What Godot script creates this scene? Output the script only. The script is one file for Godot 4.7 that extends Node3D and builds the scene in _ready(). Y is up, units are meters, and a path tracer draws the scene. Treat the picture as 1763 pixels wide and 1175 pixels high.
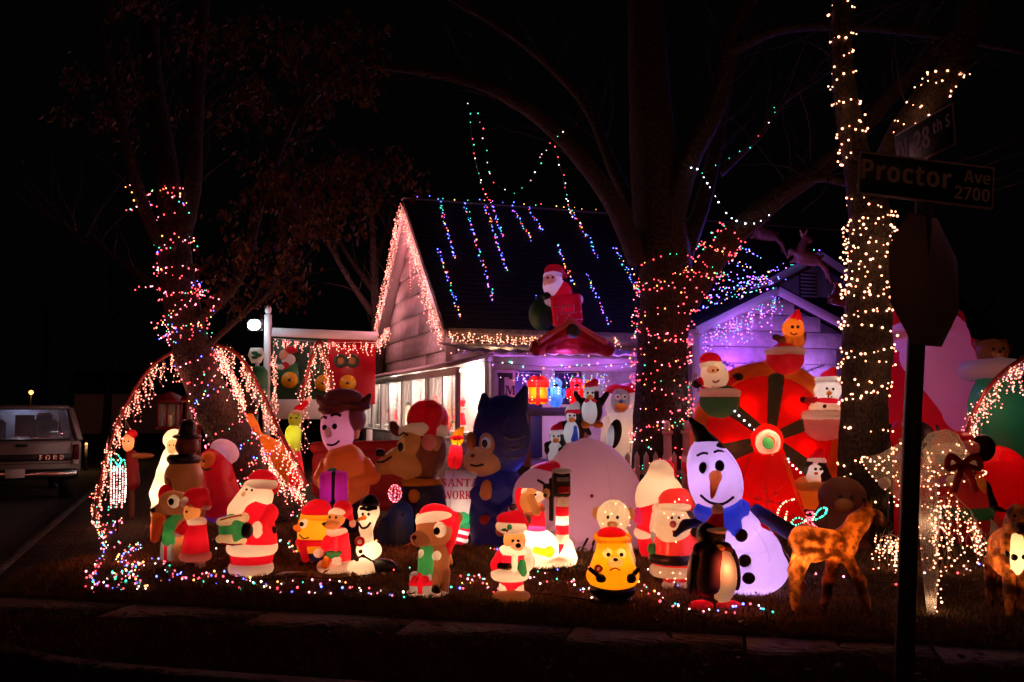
extends Node3D
# A corner lot at night, dressed for Christmas. y up, metres, house walls along x and z.

class Job:
	var root: Node3D
	var prims := []      # [type, a, b or radii, ra, rb, turn or null, part]
	var names := []      # part names
	var mats := []       # part materials
	var cell := 0.014
	var soft := 0.03
	var result := {}
	var spots := []      # raised pieces of the shell itself, set on its front
	var extras := []     # small pieces set on the front of the shell

	func part(called: String, m: Material) -> int:
		for i in names.size():
			if names[i] == called and mats[i] == m:
				return i
		names.append(called)
		mats.append(m)
		return names.size() - 1

	func one(p: Vector3, q: Array) -> float:
		var kind: int = q[0]
		var l: Vector3 = p - q[1]
		if kind == 0:
			var ba: Vector3 = q[2]
			var h := clampf(l.dot(ba) / maxf(ba.length_squared(), 1e-9), 0.0, 1.0)
			return (l - ba * h).length() - lerpf(q[3], q[4], h)
		if q[5] != null:
			l = q[5] * l
		var r: Vector3 = q[2]
		if kind == 1:
			var k0 := (l / r).length()
			var k1 := (l / (r * r)).length()
			return k0 * (k0 - 1.0) / k1 if k1 > 1e-6 else -minf(r.x, minf(r.y, r.z))
		if kind == 2:
			var w: Vector3 = l.abs() - r + Vector3.ONE * float(q[3])
			return Vector3(maxf(w.x, 0), maxf(w.y, 0), maxf(w.z, 0)).length() + minf(maxf(w.x, maxf(w.y, w.z)), 0.0) - q[3]
		var f := Vector2(l.x, l.y).length() - r.x      # ring in the xy plane
		return Vector2(f, l.z * r.y / r.z).length() - r.y

	func all(p: Vector3) -> float:
		var best := 1e9
		for q in prims:
			best = minf(best, one(p, q))
		return best

	var mid := {}

	func nearest(p: Vector3, near: Array) -> int:
		var best := 1e8
		var mine := 0
		for q in near:
			var d := one(p, q)
			if d < best:
				best = d
				mine = q[6]
		return mine

	func of_part(p: Vector3, near: Array, id: int) -> float:
		var best := 1.0
		for q in near:
			if q[6] == id:
				best = minf(best, one(p, q))
		return best

	func add_tri(tris: Dictionary, id: int, a: int, b: int, c: int) -> void:
		if not tris.has(id):
			tris[id] = PackedInt32Array()
		tris[id].append_array(PackedInt32Array([a, b, c]))

	func cut(i: int, j: int, ia: int, ib: int, pts: PackedVector3Array, nor: PackedVector3Array, hood: Array) -> int:
		# the point between two corners where one part meets the next
		var lo := mini(i, j)
		var key := Vector4i(lo, maxi(i, j), mini(ia, ib), maxi(ia, ib))
		if mid.has(key):
			return mid[key]
		var g := of_part(pts[i], hood[i], ia) - of_part(pts[i], hood[i], ib)
		var h := of_part(pts[j], hood[j], ia) - of_part(pts[j], hood[j], ib)
		var t := clampf(g / (g - h), 0.02, 0.98) if absf(g - h) > 1e-7 else 0.5
		pts.append(pts[i].lerp(pts[j], t))
		nor.append(nor[i].lerp(nor[j], t).normalized())
		mid[key] = pts.size() - 1
		return pts.size() - 1

	func piece(a: int, b: int, c: int, pts: PackedVector3Array, nor: PackedVector3Array, mine: PackedInt32Array, hood: Array, tris: Dictionary) -> void:
		var x := mine[a]
		var y := mine[b]
		var z := mine[c]
		if x == y and y == z:
			add_tri(tris, x, a, b, c)
			return
		if x != y and y != z and x != z:
			add_tri(tris, x, a, b, c)
			return
		# turn the triangle so that a is the odd one out
		if x == z:
			var s := a
			a = b
			b = c
			c = s
		elif x == y:
			var s := c
			c = b
			b = a
			a = s
		var ia := mine[a]
		var ib := mine[b]
		var u := cut(a, b, ia, ib, pts, nor, hood)
		var v := cut(a, c, ia, ib, pts, nor, hood)
		add_tri(tris, ia, a, u, v)
		add_tri(tris, ib, u, b, c)
		add_tri(tris, ib, u, c, v)

	func front(x: float, y: float) -> Vector3:
		var z := 3.0
		for i in 90:
			var d := all(Vector3(x, y, z))
			if d < 0.002:
				break
			z -= maxf(d * 0.8, 0.002)
			if z < -2.0:
				return Vector3(x, y, 0)
		return Vector3(x, y, z)

	func run() -> void:
		for x in spots:
			var r := Vector3(x[2], x[3], minf(x[2], x[3]) * 0.5)
			prims.append([1, front(x[0], x[1]), r, 0.0, 0.0, null, x[4]])
		var lo := Vector3.ONE * 1e9
		var hi := -lo
		for q in prims:
			var a: Vector3 = q[1]
			if q[0] == 0:
				for pr in [[a, q[3]], [a + q[2], q[4]]]:
					lo = lo.min(pr[0] - Vector3.ONE * pr[1])
					hi = hi.max(pr[0] + Vector3.ONE * pr[1])
			else:
				var r: Vector3 = q[2]
				var m := maxf(r.x, r.y) if q[5] == null or q[5].is_equal_approx(Basis()) or q[0] != 2 else r.length()
				var e := Vector3(m, m, maxf(r.z, 0.0) if q[5] == null else r.length())
				if q[0] == 3:
					e = Vector3(r.x + r.y, r.x + r.y, r.x + r.y if q[5] != null else r.z)
				elif q[5] == null:
					e = r
				else:
					e = Vector3.ONE * maxf(r.x, maxf(r.y, r.z)) * (1.0 if q[0] == 1 else 1.74)
				lo = lo.min(a - e)
				hi = hi.max(a + e)
		lo -= Vector3.ONE * cell * 1.7
		hi += Vector3.ONE * cell * 1.7
		var B := 4
		var nb := Vector3i(((hi - lo) / (cell * B)).ceil())
		var nx := nb.x * B + 1
		var ny := nb.y * B + 1
		var nz := nb.z * B + 1
		var val := PackedFloat32Array()
		val.resize(nx * ny * nz)
		val.fill(1e9)
		var vert := PackedInt32Array()
		vert.resize(nx * ny * nz)
		vert.fill(-1)
		var reach := cell * B * 0.8661
		var live := []
		var count := prims.size()
		var ds := PackedFloat32Array()
		ds.resize(count)
		for bz in nb.z:
			for by in nb.y:
				for bx in nb.x:
					var c := lo + Vector3(bx + 0.5, by + 0.5, bz + 0.5) * cell * B
					var least := 1e9
					for i in count:
						ds[i] = one(c, prims[i])
						least = minf(least, ds[i])
					if absf(least) > reach * 1.6 + soft:
						continue
					var near := []
					for i in count:
						if ds[i] < least + reach * 2.6 + soft:
							near.append(prims[i])
					live.append([Vector3i(bx, by, bz) * B, near])
					for k in range(bz * B, bz * B + B + 1):
						for jy in range(by * B, by * B + B + 1):
							var at := (k * ny + jy) * nx + bx * B
							for i in B + 1:
								if val[at + i] > 1e8:
									var p := lo + Vector3(bx * B + i, jy, k) * cell
									var best := 1e8
									var run_part := -1
									var run_d := 1e8
									for q in near:
										var d: float = one(p, q)
										if q[6] == run_part:
											var h := maxf(soft - absf(d - run_d), 0.0) / soft
											run_d = minf(d, run_d) - h * h * soft * 0.25
										else:
											run_part = q[6]
											run_d = d
										if run_d < best:
											best = run_d
									val[at + i] = best
		var pts := PackedVector3Array()
		var nor := PackedVector3Array()
		var cells := []
		var sy := nx
		var sz := nx * ny
		var off := [0, 1, sy, sy + 1, sz, sz + 1, sz + sy, sz + sy + 1]
		var ends := [0, 1, 2, 3, 4, 5, 6, 7, 0, 2, 1, 3, 4, 6, 5, 7, 0, 4, 1, 5, 2, 6, 3, 7]
		var hood := []
		var mine_of := PackedInt32Array()
		for block in live:
			var o: Vector3i = block[0]
			for k in range(o.z, o.z + B):
				for jy in range(o.y, o.y + B):
					for i in range(o.x, o.x + B):
						var at: int = (k * ny + jy) * nx + i
						var inside := 0
						for n in 8:
							if val[at + off[n]] < 0.0:
								inside += 1
						if inside == 0 or inside == 8:
							continue
						var v := PackedFloat32Array()
						for n in 8:
							v.append(val[at + off[n]])
						var sum := Vector3.ZERO
						var hits := 0
						for n in 12:
							var a: int = ends[n * 2]
							var b: int = ends[n * 2 + 1]
							if (v[a] < 0.0) != (v[b] < 0.0):
								var t := v[a] / (v[a] - v[b])
								sum += Vector3(a & 1, (a >> 1) & 1, a >> 2).lerp(Vector3(b & 1, (b >> 1) & 1, b >> 2), t)
								hits += 1
						var g := Vector3(v[1] + v[3] + v[5] + v[7] - v[0] - v[2] - v[4] - v[6], v[2] + v[3] + v[6] + v[7] - v[0] - v[1] - v[4] - v[5], v[4] + v[5] + v[6] + v[7] - v[0] - v[1] - v[2] - v[3])
						vert[at] = pts.size()
						pts.append(lo + (Vector3(i, jy, k) + sum / hits) * cell)
						nor.append(g.normalized())
						cells.append(at)
						hood.append(block[1])
						mine_of.append(nearest(pts[-1], block[1]))
		var tris := {}
		for at in cells:
			for axis in 3:
				var step: int = [1, sy, sz][axis]
				var u: int = [sy, sz, 1][axis]
				var w: int = [sz, 1, sy][axis]
				var a := val[at]
				var b := val[at + step]
				if (a < 0.0) == (b < 0.0) or at - u - w < 0:
					continue
				var q := [vert[at], vert[at - u], vert[at - u - w], vert[at - w]]
				if q.min() < 0:
					continue
				if a < 0.0:
					piece(q[0], q[2], q[1], pts, nor, mine_of, hood, tris)
					piece(q[0], q[3], q[2], pts, nor, mine_of, hood, tris)
				else:
					piece(q[0], q[1], q[2], pts, nor, mine_of, hood, tris)
					piece(q[0], q[2], q[3], pts, nor, mine_of, hood, tris)
		mid.clear()
		for id in tris:
			var new_of := {}
			var p := PackedVector3Array()
			var n := PackedVector3Array()
			var ix := PackedInt32Array()
			for v in tris[id]:
				if not new_of.has(v):
					new_of[v] = p.size()
					p.append(pts[v])
					n.append(nor[v])
				ix.append(new_of[v])
			result[id] = [p, n, ix]

var M := {}
var used := {}
var jobs := []
var J: Job
var rng := RandomNumberGenerator.new()
var ball_mesh: ArrayMesh
var bulb_mesh: ArrayMesh

# ---------- naming ----------
func numbered(called: String) -> String:
	used[called] = used.get(called, -1) + 1
	return called if used[called] == 0 else "%s_%03d" % [called, used[called]]

func thing(called: String, label: String, category: String, group := "", at := Vector3.ZERO, turn := 0.0) -> Node3D:
	var o := Node3D.new()
	o.name = numbered(called)
	add_child(o)
	o.position = at
	o.rotation.y = turn
	tag(o, label, category, group)
	return o

func tag(o: Node3D, label: String, category: String, group := "") -> void:
	o.set_meta("label", label)
	o.set_meta("category", category)
	if group:
		o.set_meta("group", group)

func obj(called: String, mesh: Mesh, m: Material, parent: Node = null) -> MeshInstance3D:
	var o := MeshInstance3D.new()
	o.name = called if parent else numbered(called)
	o.mesh = mesh
	o.material_override = m
	(parent if parent else self).add_child(o, true)
	return o

func struct(called: String, mesh: Mesh, m: Material) -> MeshInstance3D:
	var o := obj(called, mesh, m)
	o.set_meta("kind", "structure")
	return o

func stuff(called: String, mm: MultiMesh, m: Material, parent: Node = null) -> MultiMeshInstance3D:
	var o := MultiMeshInstance3D.new()
	o.name = called if parent else numbered(called)
	o.multimesh = mm
	o.material_override = m
	o.set_meta("kind", "stuff")
	(parent if parent else self).add_child(o, true)
	return o

func copy_of(source: Node3D, label: String, at: Vector3, turn: float, size := 1.0) -> Node3D:
	var o: Node3D = source.duplicate()
	o.name = numbered(str(source.name).trim_suffix("_000"))
	add_child(o)
	o.position = at
	o.rotation.y = turn
	o.scale = Vector3.ONE * size
	o.set_meta("label", label)
	return o

# ---------- materials ----------
func noise_map(freq: float, seed_: int, normal := false, bump := 4.0, ramp: Gradient = null, size := 256) -> NoiseTexture2D:
	var n := FastNoiseLite.new()
	n.seed = seed_
	n.frequency = freq
	n.fractal_octaves = 4
	var t := NoiseTexture2D.new()
	t.width = size
	t.height = size
	t.seamless = true
	t.noise = n
	t.as_normal_map = normal
	t.bump_strength = bump
	if ramp:
		t.color_ramp = ramp
	return t

func ramp(a: Color, b: Color, from := 0.3, to := 0.7) -> Gradient:
	var g := Gradient.new()
	g.offsets = PackedFloat32Array([from, to])
	g.colors = PackedColorArray([a.linear_to_srgb(), b.linear_to_srgb()])
	return g

func paint(called: String, c: Color, rough := 0.6, through := 0.0) -> StandardMaterial3D:
	var m := StandardMaterial3D.new()
	m.resource_name = called
	m.albedo_color = c.linear_to_srgb()
	m.roughness = rough
	if through > 0.0:
		var top := maxf(c.r, maxf(c.g, c.b))
		var b := Color(c.r / top * through, c.g / top * through, c.b / top * through)
		m.backlight_enabled = true
		m.backlight = b.linear_to_srgb()
	M[called] = m
	return m

func mottled(called: String, a: Color, b: Color, freq: float, scale: float, rough := 0.9, relief := 0.0) -> StandardMaterial3D:
	var m := paint(called, Color.WHITE, rough)
	m.albedo_texture = noise_map(freq, called.hash() % 1000, false, 4.0, ramp(a, b))
	m.uv1_triplanar = true
	m.uv1_world_triplanar = true
	m.uv1_scale = Vector3.ONE * scale
	if relief > 0.0:
		m.heightmap_enabled = false
		m.normal_enabled = true
		m.normal_texture = noise_map(freq * 1.5, called.hash() % 777, true, relief)
	return m

func glow(called: String, c: Color, energy: float) -> StandardMaterial3D:
	var m := paint(called, Color(0.5, 0.5, 0.5), 0.3)
	m.emission_enabled = true
	m.emission = c.linear_to_srgb()
	m.emission_energy_multiplier = energy
	return m

# ---------- shapes ----------
func new_st() -> SurfaceTool:
	var st := SurfaceTool.new()
	st.begin(Mesh.PRIMITIVE_TRIANGLES)
	return st

func quad(st: SurfaceTool, a: Vector3, b: Vector3, c: Vector3, d: Vector3) -> void:
	for v in [a, b, c, a, c, d]:
		st.add_vertex(v)

func add_box(st: SurfaceTool, t: Transform3D, size: Vector3, bevel := 0.006) -> void:
	var h := size * 0.5
	bevel = minf(bevel, minf(h.x, minf(h.y, h.z)) * 0.6)
	for s in 6:
		var ax := s % 3
		var sg := 1.0 if s < 3 else -1.0
		var n := Vector3.ZERO
		n[ax] = sg
		var u := Vector3.ZERO
		u[(ax + 1) % 3] = 1.0
		var v := n.cross(u)
		var hn := h[ax]
		var hu := h[(ax + 1) % 3] - bevel
		var hv := h[(ax + 2) % 3] - bevel
		quad(st, t * (n * hn - u * hu - v * hv), t * (n * hn - u * hu + v * hv), t * (n * hn + u * hu + v * hv), t * (n * hn + u * hu - v * hv))
		# bevels towards +u side and +v side on each face
		for w in [[u, v, hu, hv, (ax + 1) % 3], [v, u, hv, hu, (ax + 2) % 3]]:
			for g in [1.0, -1.0]:
				var p: Vector3 = n * hn + w[0] * (w[2] * g)
				var q: Vector3 = n * (hn - bevel) + w[0] * ((w[2] + bevel) * g)
				var e: Vector3 = w[1] * w[3]
				var flip: bool = (n.cross(w[0] * g)).dot(w[1]) > 0
				if flip:
					quad(st, t * (p - e), t * (p + e), t * (q + e), t * (q - e))
				else:
					quad(st, t * (p + e), t * (p - e), t * (q - e), t * (q + e))

func box(size: Vector3, at := Vector3.ZERO, turn := Basis(), bevel := 0.006) -> ArrayMesh:
	var st := new_st()
	add_box(st, Transform3D(turn, at), size, bevel)
	st.generate_normals()
	return st.commit()

func beam(called: String, a: Vector3, b: Vector3, w: float, h: float, m: Material, parent: Node) -> MeshInstance3D:
	var f := (b - a).normalized()
	var side := f.cross(Vector3.UP).normalized() if absf(f.y) < 0.99 else Vector3.RIGHT
	var st := new_st()
	add_box(st, Transform3D(Basis(side, side.cross(f), -f), (a + b) * 0.5), Vector3(w, h, a.distance_to(b)))
	st.generate_normals()
	return obj(called, st.commit(), m, parent)

func add_tube(st: SurfaceTool, pts: Array, radii: Array, sides := 8, rough := 0.0, cap := true) -> void:
	var rings := []
	var side := Vector3.ZERO
	for i in pts.size():
		var f: Vector3 = (pts[mini(i + 1, pts.size() - 1)] - pts[maxi(i - 1, 0)]).normalized()
		if side == Vector3.ZERO:
			side = f.cross(Vector3(0.31, 0.2, 0.93)).normalized()
		side = (side - f * side.dot(f)).normalized()
		var up := f.cross(side)
		var ring := []
		for k in sides:
			var a := TAU * k / sides
			var r: float = radii[i] * (1.0 + rough * (sin(k * 2.4 + i * 0.21) * 0.6 + rng.randf_range(-0.5, 0.5)))
			ring.append(pts[i] + (side * cos(a) + up * sin(a)) * r)
		rings.append(ring)
	for i in pts.size() - 1:
		for k in sides:
			var l := (k + 1) % sides
			quad(st, rings[i][k], rings[i + 1][k], rings[i + 1][l], rings[i][l])
	if cap:
		for e in [0, pts.size() - 1]:
			for k in sides:
				var l := (k + 1) % sides
				st.add_vertex(pts[e])
				st.add_vertex(rings[e][k] if e == 0 else rings[e][l])
				st.add_vertex(rings[e][l] if e == 0 else rings[e][k])

func tube(pts: Array, radii: Array, sides := 8, rough := 0.0) -> ArrayMesh:
	var st := new_st()
	st.set_smooth_group(0)
	add_tube(st, pts, radii, sides, rough)
	st.index()
	st.generate_normals()
	return st.commit()

func curve(pts: Array, per := 6) -> Array:
	var out := []
	for i in pts.size() - 1:
		var a: Vector3 = pts[i]
		var b: Vector3 = pts[i + 1]
		var pre: Vector3 = pts[maxi(i - 1, 0)]
		var post: Vector3 = pts[mini(i + 2, pts.size() - 1)]
		for k in per:
			out.append(a.cubic_interpolate(b, pre, post, float(k) / per))
	out.append(pts[-1])
	return out

func spread(values: Array, n: int) -> Array:
	var out := []
	for i in n:
		var t := float(i) / (n - 1) * (values.size() - 1)
		var k := mini(int(t), values.size() - 2)
		out.append(lerpf(values[k], values[k + 1], t - k))
	return out

func prism(outline: PackedVector2Array, y0: float, y1: float) -> ArrayMesh:   # a flat slab: outline in x and z
	var st := new_st()
	var tri := Geometry2D.triangulate_polygon(outline)
	for i in range(0, tri.size(), 3):
		var a := outline[tri[i]]
		var b := outline[tri[i + 1]]
		var c := outline[tri[i + 2]]
		if (b - a).cross(c - a) < 0:
			var s := b
			b = c
			c = s
		for v in [a, b, c]:
			st.add_vertex(Vector3(v.x, y1, v.y))
	var turn := 1.0 if Geometry2D.is_polygon_clockwise(outline) else -1.0
	for i in outline.size():
		var a := outline[i]
		var b := outline[(i + 1) % outline.size()]
		if turn < 0:
			var s := a
			a = b
			b = s
		quad(st, Vector3(a.x, y0, a.y), Vector3(a.x, y1, a.y), Vector3(b.x, y1, b.y), Vector3(b.x, y0, b.y))
	st.generate_normals()
	return st.commit()

func plate(outline: PackedVector2Array, depth: float) -> ArrayMesh:   # an upright board: outline in x and y, thickness in z
	var g := prism(outline, -depth * 0.5, depth * 0.5)
	var st := new_st()
	st.append_from(g, 0, Transform3D(Basis(Vector3.RIGHT, Vector3(0, 0, 1), Vector3(0, 1, 0)), Vector3.ZERO))
	st.generate_normals()
	var mesh := st.commit()
	return mesh

func round_mesh(sides: int, rings: int) -> ArrayMesh:
	var s := SphereMesh.new()
	s.radius = 1.0
	s.height = 2.0
	s.radial_segments = sides
	s.rings = rings
	var a := ArrayMesh.new()
	a.add_surface_from_arrays(Mesh.PRIMITIVE_TRIANGLES, s.get_mesh_arrays())
	return a

func letters(text: String, height: float, m: Material, parent: Node, at: Vector3, turn := Basis(), font := "Droid Sans", depth := 0.004) -> MeshInstance3D:
	var t := TextMesh.new()
	var f := SystemFont.new()
	f.font_names = PackedStringArray([font])
	f.font_weight = 700
	t.font = f
	t.text = text
	t.font_size = 64
	t.pixel_size = height / 46.0
	t.depth = depth
	var o := obj("lettering", t, m, parent)
	o.transform = Transform3D(turn, at)
	return o

func bulb_light(parent: Node, at: Vector3, c: Color, energy: float, size := 0.04) -> OmniLight3D:
	var l := OmniLight3D.new()
	l.name = "lamp_light"
	l.light_color = c.linear_to_srgb()
	l.light_energy = energy
	l.light_size = size
	l.omni_range = 25.0
	l.omni_attenuation = 2.0
	l.shadow_enabled = true
	parent.add_child(l, true)
	l.position = at
	return l

# ---------- light-up and inflatable figures: one shell, cut into its parts ----------
func fig(called: String, label: String, category: String, group: String, at: Vector3, turn: float, cell := 0.014) -> void:
	J = Job.new()
	J.root = thing(called, label, category, group, at, turn)
	J.cell = cell
	J.soft = cell * 2.5
	jobs.append(J)

func e(part: String, m: String, x: float, y: float, z: float, rx: float, ry: float, rz: float, rot := 0.0, yaw := 0.0) -> void:
	var b = null
	if rot != 0.0 or yaw != 0.0:
		b = (Basis(Vector3.UP, deg_to_rad(yaw)) * Basis(Vector3.BACK, deg_to_rad(rot))).inverse()
	J.prims.append([1, Vector3(x, y, z), Vector3(rx, ry, rz), 0.0, 0.0, b, J.part(part, M[m])])

func c(part: String, m: String, x: float, y: float, z: float, r: float, x2: float, y2: float, z2: float, r2: float) -> void:
	J.prims.append([0, Vector3(x, y, z), Vector3(x2 - x, y2 - y, z2 - z), r, r2, null, J.part(part, M[m])])

func b(part: String, m: String, x: float, y: float, z: float, hx: float, hy: float, hz: float, edge: float, rot := 0.0, yaw := 0.0) -> void:
	var t = null
	if rot != 0.0 or yaw != 0.0:
		t = (Basis(Vector3.UP, deg_to_rad(yaw)) * Basis(Vector3.BACK, deg_to_rad(rot))).inverse()
	J.prims.append([2, Vector3(x, y, z), Vector3(hx, hy, hz), edge, 0.0, t, J.part(part, M[m])])

func t(part: String, m: String, x: float, y: float, z: float, ring: float, r: float, rz: float, rot := 0.0, yaw := 0.0) -> void:
	var v = null
	if rot != 0.0 or yaw != 0.0:
		v = (Basis(Vector3.UP, deg_to_rad(yaw)) * Basis(Vector3.RIGHT, deg_to_rad(rot))).inverse()
	J.prims.append([3, Vector3(x, y, z), Vector3(ring, r, rz), 0.0, 0.0, v, J.part(part, M[m])])

func dot(part: String, m: String, x: float, y: float, rx: float, ry: float, lift := 0.0) -> void:
	J.extras.append([0, part, M[m], x, y, rx, ry, lift])

func spot(part: String, m: String, x: float, y: float, rx: float, ry: float) -> void:
	J.spots.append([x, y, rx, ry, J.part(part, M[m])])

func stroke(part: String, m: String, r: float, pts: Array) -> void:
	J.extras.append([1, part, M[m], pts, r])

func lamp(x: float, y: float, z: float, energy: float, tint: Color, size := 0.03) -> void:
	bulb_light(J.root, Vector3(x, y, z), tint, energy, size)

func finish_figures() -> void:
	var group := WorkerThreadPool.add_group_task(func(i: int): jobs[i].run(), jobs.size(), 4, true)
	WorkerThreadPool.wait_for_group_task_completion(group)
	for j: Job in jobs:
		for id in j.names.size():
			if not j.result.has(id):
				continue
			var a := []
			a.resize(Mesh.ARRAY_MAX)
			a[Mesh.ARRAY_VERTEX] = j.result[id][0]
			a[Mesh.ARRAY_NORMAL] = j.result[id][1]
			a[Mesh.ARRAY_INDEX] = j.result[id][2]
			var mesh := ArrayMesh.new()
			mesh.add_surface_from_arrays(Mesh.PRIMITIVE_TRIANGLES, a)
			obj(j.names[id].get_slice("/", 0), mesh, j.mats[id], j.root)
		for x in j.extras:
			if x[0] == 0:
				var p := j.front(x[3], x[4])
				var o := obj(x[1], ball_mesh, x[2], j.root)
				var thick: float = minf(x[5], x[6]) * 0.45
				o.position = p + Vector3(0, 0, thick * 0.2 + x[7])
				o.scale = Vector3(x[5], x[6], thick)
			else:
				var path := []
				for v in x[3]:
					path.append(j.front(v.x, v.y) + Vector3(0, 0, x[4] * 0.3))
				path = curve(path, 3)
				obj(x[1], tube(path, spread([x[4], x[4]], path.size()), 6), x[2], j.root)

# ---------- strings of lights ----------
func along(pts: Array, step: float, jitter := 0.0) -> Array:
	var out := []
	var left := 0.0
	for i in pts.size() - 1:
		var a: Vector3 = pts[i]
		var b: Vector3 = pts[i + 1]
		var n := a.distance_to(b)
		while left < n:
			out.append(a.lerp(b, left / n) + Vector3(rng.randf_range(-1, 1), rng.randf_range(-1, 1), rng.randf_range(-1, 1)) * jitter)
			left += step * rng.randf_range(0.5, 1.5)
		left -= n
	return out

func put_bulbs(root: Node3D, spots: Array, tints: Array, r: float, singly: bool) -> void:
	var by := {}
	for p in spots:
		var m: String = tints[rng.randi() % tints.size()]
		by.get_or_add(m, []).append(p - root.position)
	for m in by:
		if singly:
			for p in by[m]:
				var o := obj("light_bulb", bulb_mesh, M[m], root)
				o.position = p
				o.scale = Vector3.ONE * r * 0.9 * rng.randf_range(0.65, 1.3)
		else:
			var mm := MultiMesh.new()
			mm.transform_format = MultiMesh.TRANSFORM_3D
			mm.mesh = bulb_mesh
			mm.instance_count = by[m].size()
			for i in by[m].size():
				mm.set_instance_transform(i, Transform3D(Basis().scaled(Vector3.ONE * r * 0.9 * rng.randf_range(0.65, 1.3)), by[m][i]))
			stuff("light_bulbs", mm, M[m], root)

func light_string(label: String, group: String, pts: Array, step: float, tints: Array, r := 0.008, jitter := 0.01, singly := true, wire := true, called := "light_string") -> Node3D:
	var root := thing(called, label, "light string", group, pts[0])
	var rel := []
	for p in pts:
		rel.append(p - pts[0])
	if wire:
		obj("wire", tube(rel, spread([0.0035, 0.0035], rel.size()), 4), M.wire, root)
	put_bulbs(root, along(pts, step, jitter), tints, r, singly)
	return root

func icicles(label: String, group: String, pts: Array, count: int, drop: float, drift: Vector3, tints: Array, r := 0.007, called := "icicle_lights", width := 0.03) -> Node3D:
	# a line from which short strands hang; wires and bulbs are too small to tell apart singly
	var root := thing(called, label, "icicle lights", group, pts[0])
	var st := new_st()
	var rel := []
	for p in pts:
		rel.append(p - pts[0])
	add_tube(st, rel, spread([0.004, 0.004], rel.size()), 4)
	var total := 0.0
	for i in rel.size() - 1:
		total += rel[i].distance_to(rel[i + 1])
	var spots := []
	var tops := along(rel, total / count, width)
	for p in tops:
		var n := rng.randi_range(2, 7)
		var len := drop * rng.randf_range(0.3, 1.0)
		var path := [p]
		var q: Vector3 = p
		for k in n:
			q += (Vector3(0, -1, 0) + drift + Vector3(rng.randf_range(-0.5, 0.5), 0, rng.randf_range(-0.5, 0.5))).normalized() * len / n
			path.append(q)
			spots.append(q + root.position + Vector3(rng.randf_range(-0.02, 0.02), 0, rng.randf_range(-0.02, 0.02)))
		add_tube(st, path, spread([0.0022, 0.0022], path.size()), 3, 0.0, false)
	st.generate_normals()
	var w := obj("wire", st.commit(), M.pale_wire, root)
	put_bulbs(root, spots, tints, r, false)
	return root

func wrap_path(axis: Array, radii: Array, turns: float, phase: float, wobble := 0.15) -> Array:
	var out := []
	var n := int(turns * 18)
	var rr := spread(radii, n + 1)
	for i in n + 1:
		var t := float(i) / n * (axis.size() - 1)
		var k := mini(int(t), axis.size() - 2)
		var p: Vector3 = axis[k].lerp(axis[k + 1], t - k)
		var f: Vector3 = (axis[k + 1] - axis[k]).normalized()
		var s := f.cross(Vector3(0.2, 0.1, 0.97)).normalized()
		var u := f.cross(s)
		var a := phase + TAU * turns * i / n
		out.append(p + (s * cos(a) + u * sin(a)) * (rr[i] * 1.04 + 0.012) + f * sin(a * 0.7) * wobble * rr[i])
	return out

func branch(parent: Node3D, called: String, pts: Array, radii: Array, per := 5, sides := 9, rough := 0.07) -> Array:
	var rel := []
	for p in pts:
		rel.append(p - parent.position)
	var path := curve(rel, per)
	obj(called, tube(path, spread(radii, path.size()), sides, rough), M.bark, parent)
	var out := []
	for p in path:
		out.append(p + parent.position)
	return out

func twigs(parent: Node3D, paths: Array, count: int, length: float, r: float) -> void:
	var st := new_st()
	for i in count:
		var path: Array = paths[rng.randi() % paths.size()]
		var k := rng.randi_range(path.size() / 3, path.size() - 2)
		var p: Vector3 = path[k] - parent.position
		var d: Vector3 = ((path[k + 1] - path[k]).normalized() + Vector3(rng.randf_range(-1, 1), rng.randf_range(-0.3, 1), rng.randf_range(-1, 1))).normalized()
		var q := [p]
		var n := 5
		for s in n:
			d = (d + Vector3(rng.randf_range(-0.35, 0.35), rng.randf_range(-0.2, 0.3), rng.randf_range(-0.35, 0.35))).normalized()
			p += d * length / n * rng.randf_range(0.6, 1.2)
			q.append(p)
		add_tube(st, q, spread([r, r * 0.25], q.size()), 4, 0.0, false)
	st.generate_normals()
	var o := obj("twigs", st.commit(), M.bark, parent)
	o.set_meta("kind", "stuff")

func leaf_mesh() -> ArrayMesh:
	var st := new_st()
	var c0 := Vector3(0, 0, 0)
	var tip := Vector3(0, 0.1, 0.012)
	var l := Vector3(-0.03, 0.045, 0.016)
	var r := Vector3(0.03, 0.045, 0.016)
	var mid := Vector3(0, 0.05, 0)
	for v in [c0, l, mid, c0, mid, r, l, tip, mid, mid, tip, r]:
		st.add_vertex(v)
	st.generate_normals()
	return st.commit()

const TURN := -0.3316
const MULTI := ["glow_red", "glow_red", "glow_pink", "glow_amber", "glow_red", "glow_pink", "glow_green", "glow_red", "glow_blue", "glow_red", "glow_pink"]
const ROOF := ["glow_blue", "glow_amber", "glow_blue", "glow_red", "glow_purple", "glow_green", "glow_blue"]
const WARM := ["glow_warm"]
const ROSE := ["glow_peach", "glow_rose", "glow_peach"]
const EAVE := ["glow_warm", "glow_peach"]

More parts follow.
